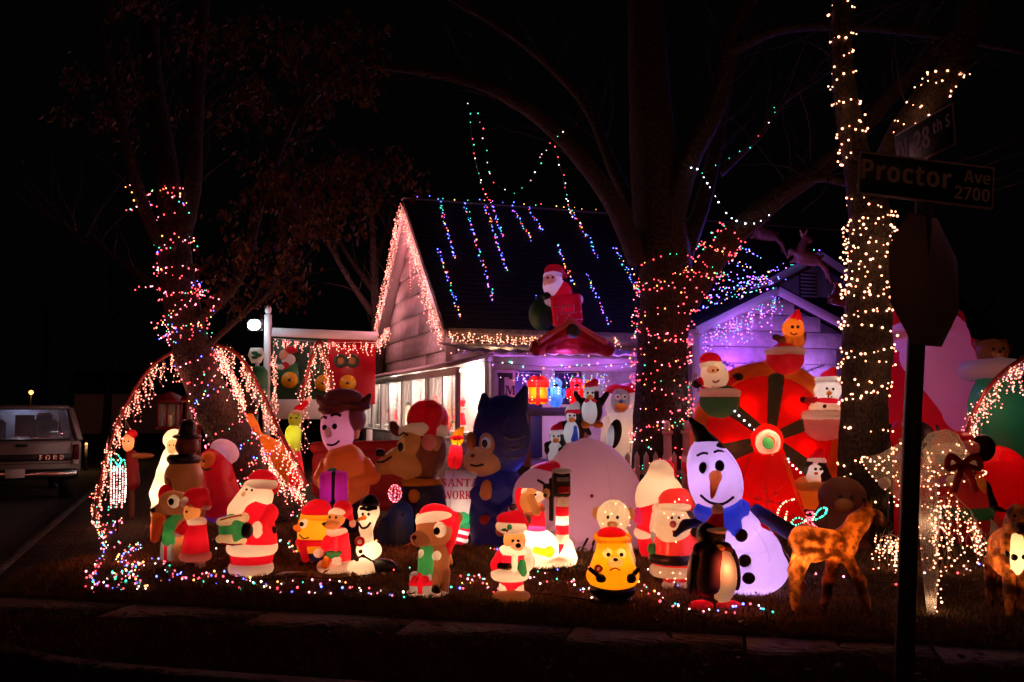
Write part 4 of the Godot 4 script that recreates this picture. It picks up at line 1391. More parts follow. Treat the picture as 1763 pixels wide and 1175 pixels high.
func figures() -> void:
	# moulded light-up figures along the front of the lawn
	fig("reindeer_lamp_figure", "light-up brown reindeer facing the street with green scarf and toys in its arms", "light-up figure", "", Vector3(-0.125, 0, -10.169), TURN, 0.011)
	e("head", "brown", 0.001, 0.631, 0.024, 0.168, 0.12, 0.132, -12)
	c("muzzle", "brown", -0.086, 0.59, 0.048, 0.078, -0.18, 0.549, 0.048, 0.054)
	c("body", "brown", 0.031, 0.402, 0, 0.09, 0.016, 0.052, 0, 0.078)
	c("leg", "brown", 0.066, 0.198, 0, 0.06, 0.081, 0.047, 0, 0.048)
	c("arm", "brown", 0.061, 0.402, 0.012, 0.048, -0.032, 0.315, 0.096, 0.042)
	c("scarf", "green", 0.023, 0.49, 0.036, 0.054, -0.023, 0.42, 0.072, 0.06)
	c("scarf", "green", -0.023, 0.42, 0.072, 0.06, -0.036, 0.256, 0.084, 0.066)
	c("toy", "orange", -0.148, 0.472, 0.084, 0.072, -0.173, 0.285, 0.084, 0.048)
	e("toy_hat", "red", -0.113, 0.713, -0.036, 0.084, 0.102, 0.075)
	b("gift", "grey", -0.046, 0.163, 0.072, 0.06, 0.096, 0.06, 0.018)
	b("ribbon", "red", -0.046, 0.163, 0.072, 0.018, 0.102, 0.066, 0.012)
	e("snow_base", "white", 0.018, 0, 0.024, 0.144, 0.042, 0.12)
	e("hoof", "black", -0.024, 0.023, 0.108, 0.036, 0.03, 0.027)
	spot("eye_white", "white", 0.03, 0.66, 0.06, 0.066)
	dot("eye", "black", 0.018, 0.66, 0.03, 0.036, 0.012)
	dot("nose", "black", -0.198, 0.566, 0.03, 0.024)
	c("antler", "tan", -0.043, 0.736, -0.024, 0.024, -0.069, 0.83, -0.024, 0.018)
	c("antler", "tan", -0.069, 0.83, -0.024, 0.018, -0.106, 0.889, -0.024, 0.012)
	lamp(0.016, 0.285, 0, 0.041, Color(1, 0.62, 0.32))
	lamp(0.001, 0.631, 0, 0.02, Color(1, 0.62, 0.32))
	fig("mouse_lamp_figure", "small light-up mouse in dark red Santa coat behind the reindeer with scarf", "light-up figure", "", Vector3(0.086, 0, -9.952), TURN, 0.011)
	e("hat", "red", -0.017, 0.691, 0, 0.13, 0.106, 0.118)
	t("hat_brim", "white", -0.062, 0.645, 0, 0.088, 0.035, 0.035, 60, 20)
	c("hat", "red", 0.052, 0.737, 0, 0.059, 0.102, 0.621, 0, 0.035)
	e("pompom", "white", 0.096, 0.61, 0, 0.041, 0.041, 0.037)
	e("head", "tan", -0.054, 0.552, 0.018, 0.083, 0.1, 0.074)
	c("ear", "tan", -0.039, 0.645, 0.059, 0.041, -0.018, 0.737, 0.059, 0.024)
	t("collar", "white", -0.011, 0.454, 0, 0.059, 0.041, 0.041, 90)
	c("coat", "red", -0.009, 0.391, 0, 0.1, -0.016, 0.189, 0, 0.136)
	t("hem", "pink", -0.014, 0.115, 0, 0.112, 0.047, 0.047, 90)
	c("arm", "red", -0.103, 0.419, 0.035, 0.053, -0.172, 0.356, 0.035, 0.047)
	e("mitten", "white", -0.177, 0.345, 0.047, 0.041, 0.041, 0.037)
	e("foot", "black", -0.047, 0.029, 0.059, 0.053, 0.041, 0.037)
	e("foot/1", "white", 0.052, 0.029, 0.047, 0.053, 0.047, 0.042)
	dot("eye", "black", -0.084, 0.564, 0.015, 0.015)
	lamp(-0.007, 0.275, 0, 0.02, Color(1, 0.62, 0.32))
	lamp(-0.048, 0.541, 0, 0.017, Color(1, 0.62, 0.32))
	fig("santa_lamp_figure", "tall light-up Santa in red coat holding a green wreath with a cream ribbon", "light-up figure", "", Vector3(0.575, 0, -9.307), TURN, 0.011)
	c("coat", "red", 0.01, 0.613, 0, 0.174, 0.026, 0.339, 0, 0.213)
	c("coat", "red", 0.006, 0.229, 0, 0.208, -0.002, 0.12, 0, 0.191)
	t("coat_trim", "white", 0.006, 0.267, 0, 0.174, 0.067, 0.067, 90)
	t("hem", "white", -0.002, 0.076, 0, 0.146, 0.067, 0.067, 90)
	c("beard", "white", 0.012, 0.789, 0.045, 0.112, -0.09, 0.613, 0.045, 0.135)
	e("hair", "white", 0.063, 0.767, 0, 0.135, 0.169, 0.135)
	e("face", "skin", -0.005, 0.806, 0.084, 0.062, 0.062, 0.056)
	e("hat", "red", 0.093, 0.9, 0, 0.135, 0.107, 0.135, -12)
	t("hat_brim", "white", 0.078, 0.856, 0, 0.118, 0.045, 0.045, 78, 18)
	e("hat", "red", 0.183, 0.856, -0.022, 0.062, 0.09, 0.056)
	t("wreath", "green", -0.137, 0.454, 0.169, 0.095, 0.051, 0.051, 0, -20)
	e("wreath", "green", -0.137, 0.454, 0.135, 0.112, 0.112, 0.045)
	c("ribbon", "cream", -0.244, 0.531, 0.191, 0.039, -0.023, 0.569, 0.191, 0.045)
	c("ribbon", "cream", -0.246, 0.372, 0.191, 0.039, -0.029, 0.361, 0.191, 0.045)
	c("sleeve", "red", 0.16, 0.591, 0.022, 0.095, 0.102, 0.476, 0.101, 0.084)
	c("cuff", "white", 0.09, 0.476, 0.135, 0.067, 0.076, 0.366, 0.135, 0.062)
	e("mitten", "black", 0.002, 0.454, 0.202, 0.062, 0.073, 0.056)
	e("belt", "black", 0.202, 0.421, 0.022, 0.028, 0.028, 0.025)
	c("belt", "black", 0.081, 0.382, 0.034, 0.045, 0.213, 0.437, 0.034, 0.034)
	c("boot", "black", -0.078, 0.022, 0.045, 0.056, -0.111, -0.005, 0.045, 0.051)
	c("boot/1", "black", 0.055, 0.022, 0.045, 0.056, 0.044, -0.005, 0.045, 0.051)
	e("nose", "skin", -0.044, 0.784, 0.146, 0.022, 0.022, 0.02)
	dot("eye", "black", -0.017, 0.828, 0.012, 0.012)
	dot("eye", "black", 0.034, 0.822, 0.012, 0.012)
	stroke("ribbon_edge", "red", 0.007, [Vector2(-0.229, 0.339), Vector2(-0.128, 0.322), Vector2(-0.029, 0.333)])
	stroke("ribbon_edge", "red", 0.007, [Vector2(-0.233, 0.553), Vector2(-0.134, 0.58), Vector2(-0.034, 0.597)])
	lamp(0.005, 0.311, 0, 0.068, Color(1, 0.62, 0.32))
	lamp(0.03, 0.712, 0, 0.041, Color(1, 0.62, 0.32))
	lamp(-0.05, 0.542, 0, 0.027, Color(1, 0.62, 0.32))
	fig("yellow_chick_lamp_figure", "light-up yellow chick with red hat and red scarf, facing the tall Santa", "light-up figure", "", Vector3(1.224, 0, -9.705), TURN, 0.011)
	c("body", "yellow", -0.018, 0.402, 0, 0.162, -0.009, 0.198, 0, 0.174)
	e("hat", "red", 0.009, 0.549, 0, 0.156, 0.09, 0.156)
	e("hat", "red", 0.027, 0.595, 0, 0.12, 0.072, 0.065)
	t("hat_brim", "yellow", 0.004, 0.496, 0, 0.12, 0.036, 0.036, 90)
	t("scarf", "red", -0.015, 0.233, 0, 0.144, 0.042, 0.042, 86)
	c("scarf", "red", -0.092, 0.21, 0.144, 0.048, -0.066, 0.093, 0.144, 0.042)
	e("trousers", "navy", -0.008, 0.128, 0, 0.174, 0.09, 0.168)
	e("foot", "black", -0.083, 0.035, 0.084, 0.072, 0.036, 0.039)
	e("foot/1", "black", 0.064, 0.035, 0.084, 0.072, 0.036, 0.039)
	e("wing", "yellow", 0.138, 0.285, 0.024, 0.048, 0.12, 0.072)
	e("beak", "orange", -0.148, 0.385, 0.096, 0.06, 0.036, 0.048, -12)
	spot("eye_white", "white", -0.089, 0.437, 0.048, 0.048)
	dot("eye", "black", -0.101, 0.437, 0.024, 0.024, 0.018)
	stroke("smile", "black", 0.007, [Vector2(-0.135, 0.326), Vector2(-0.087, 0.291), Vector2(-0.028, 0.303)])
	lamp(-0.011, 0.344, 0, 0.054, Color(1, 0.62, 0.32))
	lamp(-0.014, 0.519, 0, 0.014, Color(1, 0.62, 0.32))
	fig("bear_lamp_figure", "light-up small bear in red Santa coat holding green holly, between chick and snowman", "light-up figure", "", Vector3(1.352, 0, -9.171), TURN, 0.011)
	e("head", "tan", 0.01, 0.533, 0.034, 0.085, 0.085, 0.077)
	e("muzzle", "tan", -0.023, 0.477, 0.091, 0.085, 0.046, 0.05)
	e("ear", "tan", 0.105, 0.566, 0, 0.034, 0.04, 0.031)
	e("hat", "red", 0.065, 0.616, 0, 0.097, 0.085, 0.097, -20)
	t("hat_brim", "white", 0.037, 0.577, 0, 0.074, 0.04, 0.04, 70, 20)
	c("hat", "red", 0.11, 0.599, 0, 0.046, 0.145, 0.527, 0, 0.028)
	e("pompom", "white", 0.162, 0.477, 0, 0.034, 0.04, 0.031)
	t("collar", "white", 0.012, 0.393, 0, 0.063, 0.04, 0.04, 90)
	c("coat", "red", 0.029, 0.349, 0, 0.097, 0.02, 0.183, 0, 0.131)
	t("hem", "white", -0.001, 0.072, 0, 0.12, 0.057, 0.057, 90)
	c("arm", "red", -0.066, 0.321, 0.057, 0.051, -0.099, 0.221, 0.057, 0.046)
	e("mitten", "white", -0.143, 0.21, 0.103, 0.051, 0.046, 0.041)
	e("mitten/1", "white", 0.037, 0.144, 0.137, 0.046, 0.046, 0.041)
	e("holly", "green", -0.02, 0.205, 0.148, 0.063, 0.04, 0.028)
	e("holly/1", "green", 0.048, 0.21, 0.148, 0.046, 0.028, 0.028, 30)
	c("bell", "yellow", -0.058, 0.166, 0.159, 0.028, -0.069, 0.111, 0.159, 0.04)
	e("boot", "dark_red", 0.017, 0.011, 0, 0.137, 0.034, 0.038)
	dot("eye", "black", -0.041, 0.549, 0.013, 0.013)
	dot("eye", "black", 0.021, 0.549, 0.013, 0.013)
	dot("nose", "black", -0.091, 0.488, 0.023, 0.017)
	lamp(0.014, 0.238, 0, 0.048, Color(1, 0.62, 0.32))
	lamp(0.01, 0.533, 0, 0.02, Color(1, 0.62, 0.32))
	fig("snowman_lamp_figure", "slim light-up snowman with black hat, long head and peppermint candy by its chest", "light-up figure", "", Vector3(1.622, 0, -9.012), TURN, 0.011)
	c("head", "white", 0.016, 0.579, 0, 0.096, -0.005, 0.429, 0, 0.068)
	e("head", "white", 0.021, 0.606, 0, 0.102, 0.096, 0.087)
	c("neck", "white", -0.005, 0.44, 0, 0.062, 0.007, 0.33, 0, 0.062)
	e("body", "white", 0.025, 0.231, 0, 0.124, 0.096, 0.087)
	e("base", "white", -0.045, 0.055, 0, 0.147, 0.096, 0.124)
	e("hat", "black", 0.026, 0.673, -0.011, 0.096, 0.062, 0.096)
	e("hat", "black", 0.037, 0.712, -0.011, 0.057, 0.051, 0.057)
	c("nose", "orange", -0.012, 0.551, 0.096, 0.023, -0.079, 0.529, 0.136, 0.011)
	c("hat_band", "black", -0.052, 0.64, 0.068, 0.011, 0.027, 0.628, 0.09, 0.011)
	c("hat_band", "black", 0.027, 0.628, 0.09, 0.011, 0.105, 0.64, 0.057, 0.011)
	dot("eye", "black", -0.023, 0.584, 0.014, 0.016)
	dot("eye", "black", 0.033, 0.584, 0.014, 0.016)
	stroke("smile", "black", 0.012, [Vector2(-0.067, 0.496), Vector2(-0.033, 0.451), Vector2(0.017, 0.462), Vector2(0.05, 0.507)])
	e("candy", "white", -0.043, 0.33, 0.113, 0.051, 0.051, 0.023)
	t("candy_ring", "red", -0.043, 0.33, 0.13, 0.034, 0.011, 0.011)
	c("stick_arm", "black", -0.102, 0.154, 0.068, 0.011, -0.013, 0.198, 0.124, 0.011)
	c("stick_arm", "black", -0.013, 0.198, 0.124, 0.011, 0.099, 0.132, 0.102, 0.011)
	dot("button", "black", -0.042, 0.231, 0.02, 0.02)
	dot("button", "black", -0.074, 0.159, 0.02, 0.02)
	lamp(0.016, 0.551, 0, 0.024, Color(1, 0.62, 0.32))
	lamp(0.02, 0.22, 0, 0.041, Color(1, 0.62, 0.32))
	lamp(-0.045, 0.066, 0, 0.034, Color(1, 0.62, 0.32))
	fig("scarf_reindeer_lamp_figure", "big-eyed light-up brown reindeer in red Santa hat with green scarf standing behind a blue gift", "light-up figure", "", Vector3(1.96, 0, -7.845), TURN, 0.011)
	e("head", "brown", 0.036, 0.558, 0.02, 0.156, 0.151, 0.141)
	e("muzzle", "brown", -0.068, 0.494, 0.101, 0.091, 0.07, 0.081)
	e("hat", "red", 0.071, 0.666, 0, 0.166, 0.106, 0.151, -16)
	t("hat_brim", "white", 0.046, 0.636, 0, 0.131, 0.045, 0.045, 70, 14)
	c("hat", "red", 0.195, 0.641, -0.01, 0.07, 0.171, 0.445, -0.01, 0.045)
	e("hat", "red", 0.147, 0.396, 0.02, 0.045, 0.06, 0.041)
	e("pompom", "white", 0.067, 0.352, 0.111, 0.035, 0.04, 0.032)
	e("ear", "cream", -0.094, 0.622, -0.01, 0.03, 0.076, 0.03, 10)
	e("ear/1", "brown", 0.24, 0.656, 0, 0.04, 0.05, 0.036)
	c("scarf", "green", -0.013, 0.41, 0.04, 0.065, -0.027, 0.322, 0.07, 0.065)
	c("scarf", "green", -0.027, 0.322, 0.07, 0.065, -0.036, 0.205, 0.081, 0.065)
	c("body", "brown", 0.072, 0.371, 0, 0.101, 0.083, 0.151, 0, 0.076)
	c("leg", "brown", 0.123, 0.2, 0.02, 0.055, 0.119, 0.049, 0.02, 0.045)
	c("leg/1", "brown", 0.039, 0.176, 0.04, 0.05, 0.049, 0.049, 0.04, 0.04)
	c("tail_wing", "tan", 0.137, 0.361, -0.03, 0.035, 0.177, 0.273, -0.03, 0.02)
	b("gift", "grey", -0.07, 0.127, 0.07, 0.091, 0.081, 0.07, 0.02)
	b("ribbon", "red", -0.07, 0.127, 0.07, 0.02, 0.086, 0.076, 0.01)
	b("ribbon", "red", -0.07, 0.127, 0.07, 0.096, 0.02, 0.076, 0.01)
	e("bow", "red", -0.115, 0.166, 0.151, 0.035, 0.025, 0.02, 30)
	e("bow/1", "red", -0.026, 0.166, 0.151, 0.035, 0.025, 0.02, -30)
	e("snow_base", "white", -0.02, 0.029, 0.02, 0.181, 0.04, 0.121)
	e("hoof", "black", 0.059, 0.058, 0.091, 0.04, 0.04, 0.036)
	e("mitten", "white", -0.067, 0.371, 0.111, 0.025, 0.035, 0.023)
	spot("eye_white", "white", 0.096, 0.573, 0.055, 0.065)
	dot("eye", "black", 0.071, 0.568, 0.028, 0.033, 0.013)
	dot("nose", "dark_red", -0.118, 0.514, 0.025, 0.02)
	lamp(-0.004, 0.592, 0, 0.034, Color(1, 0.62, 0.32))
	lamp(-0.012, 0.298, 0, 0.041, Color(1, 0.62, 0.32))
	lamp(-0.06, 0.117, 0, 0.027, Color(1, 0.62, 0.32))
	lamp(0.145, 0.617, -0.02, 0.027, Color(1, 0.62, 0.32))
	fig("holly_bear_lamp_figure", "light-up honey bear in short red Santa coat and cream hat with holly sprig", "light-up figure", "", Vector3(2.548, 0, -7.392), TURN, 0.011)
	e("head", "tan", 0.019, 0.503, 0.01, 0.093, 0.108, 0.084)
	e("muzzle", "skin", 0.039, 0.465, 0.088, 0.054, 0.044, 0.04)
	e("hat", "red", -0.01, 0.665, 0, 0.122, 0.068, 0.108, -6)
	c("hat", "red", 0.039, 0.679, 0, 0.068, 0.101, 0.622, 0, 0.039)
	e("hat_brim", "white", -0.01, 0.612, 0.01, 0.132, 0.064, 0.122, -4)
	e("ear", "brown", -0.101, 0.574, -0.02, 0.039, 0.049, 0.035)
	e("ear/1", "brown", 0.121, 0.66, -0.039, 0.044, 0.049, 0.04)
	t("collar", "white", 0.01, 0.417, 0, 0.083, 0.039, 0.039, 88)
	c("coat", "red", 0.01, 0.384, 0, 0.108, -0.01, 0.241, 0, 0.117)
	t("coat_trim", "white", -0.019, 0.222, 0, 0.112, 0.049, 0.049, 90)
	c("coat_front", "white", 0.024, 0.384, 0.117, 0.024, 0.01, 0.241, 0.117, 0.024)
	c("trousers", "red", -0.048, 0.17, 0.02, 0.054, -0.048, 0.123, 0.02, 0.054)
	c("trousers/1", "red", 0.038, 0.17, 0.02, 0.054, 0.038, 0.123, 0.02, 0.054)
	c("cuff", "white", -0.058, 0.123, 0.02, 0.054, -0.058, 0.104, 0.02, 0.054)
	c("cuff/1", "white", 0.043, 0.123, 0.02, 0.054, 0.043, 0.104, 0.02, 0.054)
	e("base", "tan", -0.005, 0.047, 0.02, 0.156, 0.059, 0.127)
	c("arm", "red", -0.087, 0.384, 0.02, 0.049, -0.13, 0.303, 0.02, 0.049)
	c("arm", "red", -0.13, 0.303, 0.02, 0.049, -0.12, 0.265, 0.02, 0.049)
	c("arm/1", "white", 0.111, 0.398, 0.01, 0.054, 0.13, 0.322, 0.01, 0.054)
	c("arm/1", "white", 0.13, 0.322, 0.01, 0.054, 0.087, 0.265, 0.039, 0.054)
	e("mitten", "white", -0.106, 0.246, 0.029, 0.044, 0.039, 0.035)
	t("belt", "black", -0.01, 0.303, 0, 0.108, 0.024, 0.024, 90)
	c("mitten_green", "green", 0.082, 0.331, 0.108, 0.029, 0.087, 0.255, 0.108, 0.034)
	dot("eye", "black", 0.005, 0.507, 0.013, 0.015)
	dot("eye", "black", 0.048, 0.507, 0.013, 0.015)
	dot("nose", "black", 0.048, 0.474, 0.024, 0.02)
	e("holly", "green", -0.068, 0.603, 0.137, 0.024, 0.015, 0.013)
	e("holly/1", "green", -0.024, 0.627, 0.137, 0.02, 0.024, 0.018)
	e("berry", "red", -0.043, 0.593, 0.147, 0.012, 0.012, 0.011)
	dot("buckle", "yellow", -0.019, 0.303, 0.02, 0.02)
	lamp(0, 0.336, 0, 0.054, Color(1, 0.62, 0.32))
	lamp(0.019, 0.541, 0, 0.027, Color(1, 0.62, 0.32))
	lamp(-0.01, 0.142, 0, 0.017, Color(1, 0.62, 0.32))
	fig("mailbox_dog_lamp_figure", "glowing puppy in red coat posting at a black mailbox on a candy striped pole", "light-up figure", "", Vector3(3.466, 0, -8.933), TURN, 0.011)
	e("snow_base", "white", -0.035, 0.035, 0.024, 0.299, 0.072, 0.203)
	c("snow_base", "white", -0.082, 0.169, 0, 0.191, -0.13, 0.081, 0, 0.227)
	e("snow_base", "white", -0.141, 0.285, 0.024, 0.156, 0.084, 0.144)
	c("snow_base", "white", 0.189, 0.081, 0, 0.108, 0.184, 0.198, 0, 0.072)
	e("scroll", "yellow", 0.006, 0.163, 0.168, 0.054, 0.054, 0.036)
	c("scroll", "yellow", -0.129, 0.175, 0.18, 0.036, 0, 0.151, 0.18, 0.036)
	e("skirt", "magenta", -0.129, 0.373, 0.024, 0.102, 0.042, 0.102)
	c("coat", "red", -0.105, 0.578, 0, 0.06, -0.117, 0.431, 0, 0.096)
	c("pole", "red", 0.142, 0.128, 0, 0.066, 0.142, 0.221, 0, 0.066)
	c("pole/1", "white", 0.142, 0.221, 0, 0.066, 0.143, 0.315, 0, 0.066)
	c("pole/2", "red", 0.143, 0.315, 0, 0.066, 0.143, 0.408, 0, 0.066)
	c("pole/3", "white", 0.143, 0.408, 0, 0.066, 0.143, 0.502, 0, 0.066)
	c("pole/4", "red", 0.143, 0.502, 0, 0.066, 0.144, 0.595, 0, 0.066)
	c("pole/5", "white", 0.144, 0.595, 0, 0.066, 0.144, 0.689, 0, 0.066)
	c("pole/6", "red", 0.144, 0.689, 0, 0.066, 0.145, 0.783, 0, 0.066)
	b("mailbox", "black", 0.133, 0.819, 0, 0.09, 0.12, 0.132, 0.03)
	b("mailbox", "black", 0.031, 0.666, 0.036, 0.024, 0.215, 0.036, 0.012)
	e("mailbox_snow", "white", 0.139, 0.948, 0, 0.108, 0.036, 0.144)
	b("flag", "red", 0.156, 0.772, 0.132, 0.054, 0.03, 0.012, 0.006)
	b("flag/1", "grey", 0.145, 0.878, 0.132, 0.06, 0.018, 0.012, 0.006)
	b("mailbox_door", "black", -0.016, 0.795, 0.024, 0.036, 0.03, 0.06, 0.012)
	e("head", "tan", -0.188, 0.654, 0.012, 0.12, 0.126, 0.108)
	e("head", "white", -0.111, 0.689, 0.048, 0.084, 0.054, 0.084, 20)
	e("hat", "red", -0.271, 0.654, -0.012, 0.066, 0.132, 0.084, 10)
	c("scarf_white", "white", -0.241, 0.748, 0.036, 0.036, -0.229, 0.584, 0.036, 0.036)
	c("arm", "brown", -0.229, 0.49, 0.024, 0.054, -0.069, 0.572, 0.024, 0.036)
	e("paw", "tan", -0.022, 0.736, 0.06, 0.042, 0.06, 0.038)
	c("ear", "tan", -0.176, 0.695, 0.108, 0.042, -0.117, 0.549, 0.108, 0.042)
	dot("eye", "black", -0.134, 0.719, 0.014, 0.014)
	dot("nose", "black", -0.034, 0.713, 0.021, 0.021)
	lamp(-0.053, 0.14, 0, 0.238, Color(1, 0.62, 0.32))
	lamp(-0.141, 0.315, 0, 0.102, Color(1, 0.62, 0.32))
	lamp(0.166, 0.111, 0, 0.068, Color(1, 0.62, 0.32))
	lamp(-0.17, 0.654, 0, 0.027, Color(1, 0.62, 0.32))
	lamp(0.143, 0.431, 0, 0.034, Color(1, 0.62, 0.32))
	fig("yellow_bear_lamp_figure", "light-up amber bear with small red cap and dark trousers, frowning", "light-up figure", "", Vector3(3.294, 0, -7.038), TURN, 0.011)
	c("body", "yellow", 0.003, 0.445, 0, 0.135, 0.002, 0.257, 0, 0.203)
	e("body", "yellow", 0.002, 0.224, 0, 0.217, 0.116, 0.164)
	e("hat", "red", -0.005, 0.563, 0, 0.116, 0.058, 0.106)
	e("hat_brim", "yellow", 0.004, 0.52, 0, 0.14, 0.048, 0.126)
	e("ear", "yellow", -0.115, 0.534, -0.019, 0.039, 0.043, 0.035)
	e("ear/1", "yellow", 0.128, 0.525, -0.019, 0.039, 0.043, 0.035)
	e("trousers", "black", 0.001, 0.121, 0.014, 0.193, 0.082, 0.159)
	c("arm", "black", -0.193, 0.299, 0.116, 0.019, -0.117, 0.243, 0.164, 0.019)
	c("arm/1", "black", 0.197, 0.299, 0.116, 0.019, 0.14, 0.243, 0.164, 0.019)
	e("paw", "black", -0.112, 0.234, 0.174, 0.043, 0.034, 0.03)
	e("paw/1", "black", 0.135, 0.234, 0.174, 0.039, 0.039, 0.035)
	e("base", "black", 0, 0.037, 0, 0.164, 0.048, 0.135)
	e("muzzle", "cream", 0.003, 0.365, 0.174, 0.063, 0.043, 0.039)
	spot("eye_white", "white", -0.054, 0.426, 0.039, 0.039)
	spot("eye_white/1", "white", 0.06, 0.426, 0.039, 0.039)
	dot("eye", "black", -0.049, 0.421, 0.017, 0.017, 0.014)
	dot("eye", "black", 0.056, 0.421, 0.017, 0.017, 0.014)
	dot("nose", "black", 0.003, 0.388, 0.019, 0.014)
	stroke("frown", "dark_red", 0.006, [Vector2(-0.041, 0.299), Vector2(0.002, 0.318), Vector2(0.045, 0.299)])
	e("candy", "white", -0.131, 0.313, 0.164, 0.034, 0.034, 0.014)
	t("candy_ring", "red", -0.131, 0.313, 0.174, 0.024, 0.008, 0.008)
	lamp(0.003, 0.365, 0, 0.068, Color(1, 0.5, 0.12))
	lamp(0.002, 0.234, 0, 0.048, Color(1, 0.5, 0.12))
	fig("crystal_bear_lamp_figure", "clear spun-acrylic bear lit from within by white bulbs, behind the amber bear", "light-up figure", "", Vector3(3.965, 0, -8.372), TURN, 0.011)
	e("head", "crystal", -0.03, 0.533, 0.012, 0.161, 0.167, 0.15)
	e("ear", "tan", -0.189, 0.566, -0.023, 0.046, 0.063, 0.035)
	e("ear/1", "tan", 0.141, 0.555, -0.023, 0.046, 0.063, 0.035)
	c("body", "crystal", -0.009, 0.308, 0, 0.138, 0.012, 0.112, 0, 0.173)
	t("scarf", "cream", -0.02, 0.375, 0, 0.104, 0.035, 0.035, 88)
	c("leg", "crystal", -0.079, 0.056, 0.046, 0.075, -0.102, 0, 0.046, 0.063)
	c("leg/1", "crystal", 0.103, 0.056, 0.046, 0.075, 0.113, 0, 0.046, 0.063)
	e("muzzle", "tan", -0.053, 0.476, 0.144, 0.052, 0.035, 0.035)
	dot("eye", "black", -0.098, 0.544, 0.015, 0.018)
	dot("eye", "black", -0.007, 0.544, 0.015, 0.018)
	dot("light_bulb", "glow_warm", -0.121, 0.589, 0.007, 0.007)
	dot("light_bulb", "glow_warm", -0.017, 0.668, 0.007, 0.007)
	dot("light_bulb", "glow_warm", 0.073, 0.634, 0.007, 0.007)
	dot("light_bulb", "glow_warm", 0.118, 0.533, 0.007, 0.007)
	dot("light_bulb", "glow_warm", -0.064, 0.578, 0.007, 0.007)
	dot("light_bulb", "glow_warm", 0.027, 0.476, 0.007, 0.007)
	dot("light_bulb", "glow_warm", -0.031, 0.353, 0.007, 0.007)
	dot("light_bulb", "glow_warm", 0.048, 0.308, 0.007, 0.007)
	dot("light_bulb", "glow_warm", 0.093, 0.224, 0.007, 0.007)
	dot("light_bulb", "glow_warm", -0.066, 0.263, 0.007, 0.007)
	dot("light_bulb", "glow_warm", 0.129, 0.448, 0.007, 0.007)
	dot("light_bulb", "glow_warm", -0.144, 0.476, 0.007, 0.007)
	lamp(-0.03, 0.544, 0, 0.041, Color(1, 0.62, 0.32))
	lamp(0.002, 0.252, 0, 0.041, Color(1, 0.62, 0.32))
	fig("big_santa_lamp_figure", "big light-up Santa facing away with white curls and red cape, left of the violet snowman", "light-up figure", "", Vector3(4.767, 0, -8.946), TURN, 0.011)
	c("hair", "white", -0.002, 0.9, 0, 0.138, -0.067, 0.623, 0, 0.213)
	e("hair", "white", -0.017, 0.685, 0, 0.25, 0.213, 0.2)
	e("hat", "red", 0.048, 0.919, -0.05, 0.113, 0.125, 0.125, -20)
	e("hat", "white", -0.014, 0.956, 0.013, 0.113, 0.088, 0.113)
	c("cape", "red", -0.007, 0.47, 0, 0.263, 0.004, 0.348, 0, 0.25)
	e("cape", "white", -0.167, 0.562, 0.025, 0.088, 0.125, 0.079)
	e("cape", "magenta", -0.218, 0.452, 0.05, 0.1, 0.1, 0.09)
	c("coat", "red", -0.059, 0.287, 0, 0.213, -0.048, 0.134, 0, 0.2)
	t("coat_trim", "white", -0.096, 0.268, 0, 0.138, 0.063, 0.063, 90)
	c("leg", "red", -0.135, 0.103, 0.038, 0.088, -0.123, 0.024, 0.038, 0.075)
	c("leg/1", "red", 0.063, 0.103, 0.038, 0.088, 0.062, 0.024, 0.038, 0.075)
	e("boot", "black", -0.136, 0, 0.063, 0.088, 0.05, 0.055)
	e("boot/1", "black", 0.062, 0, 0.063, 0.088, 0.05, 0.055)
	c("cat", "white", -0.069, 0.47, 0.213, 0.075, -0.07, 0.348, 0.213, 0.088)
	e("cat", "white", -0.068, 0.55, 0.225, 0.063, 0.056, 0.051)
	e("sock", "grey", -0.108, 0.268, 0.238, 0.044, 0.094, 0.038)
	lamp(-0.017, 0.715, 0, 0.068, Color(1, 0.62, 0.32))
	lamp(-0.008, 0.378, 0, 0.061, Color(1, 0.62, 0.32))
	lamp(-0.06, 0.164, 0, 0.034, Color(1, 0.62, 0.32))
	fig("crystal_santa_lamp_figure", "red acrylic Santa with round pink nose, black belt and glowing white beard", "light-up figure", "", Vector3(4.102, 0, -7.487), TURN, 0.011)
	e("face", "crystal", -0.003, 0.635, 0.032, 0.126, 0.089, 0.116)
	c("beard", "crystal", -0.009, 0.547, 0.042, 0.168, -0.021, 0.393, 0.042, 0.116)
	e("beard", "crystal", -0.022, 0.342, 0.063, 0.053, 0.063, 0.047)
	e("hat", "crystal_red", 0.02, 0.769, -0.011, 0.147, 0.105, 0.137)
	c("hat", "crystal_red", 0.088, 0.8, -0.021, 0.074, 0.165, 0.717, -0.021, 0.042)
	t("hat_brim", "crystal", 0.009, 0.707, 0.011, 0.116, 0.032, 0.032, 84)
	c("coat", "crystal_red", 0.005, 0.393, 0, 0.174, 0.003, 0.24, 0, 0.184)
	t("belt", "black", -0.002, 0.26, 0, 0.179, 0.042, 0.042, 90)
	t("hem", "crystal", -0.008, 0.153, 0, 0.153, 0.053, 0.053, 90)
	c("leg", "crystal_red", -0.051, 0.102, 0.021, 0.047, -0.051, 0.051, 0.021, 0.047)
	c("leg/1", "crystal_red", 0.074, 0.102, 0.021, 0.047, 0.073, 0.051, 0.021, 0.047)
	e("boot", "white", -0.057, 0.031, 0.042, 0.058, 0.037, 0.033)
	e("boot/1", "white", 0.073, 0.031, 0.042, 0.058, 0.037, 0.033)
	c("arm", "crystal_red", 0.171, 0.393, 0.011, 0.058, 0.18, 0.291, 0.011, 0.047)
	b("buckle", "black", -0.007, 0.26, 0.189, 0.047, 0.042, 0.016, 0.005)
	e("mitten", "green", -0.193, 0.342, 0.032, 0.042, 0.053, 0.038)
	dot("nose", "pink", -0.034, 0.583, 0.032, 0.032)
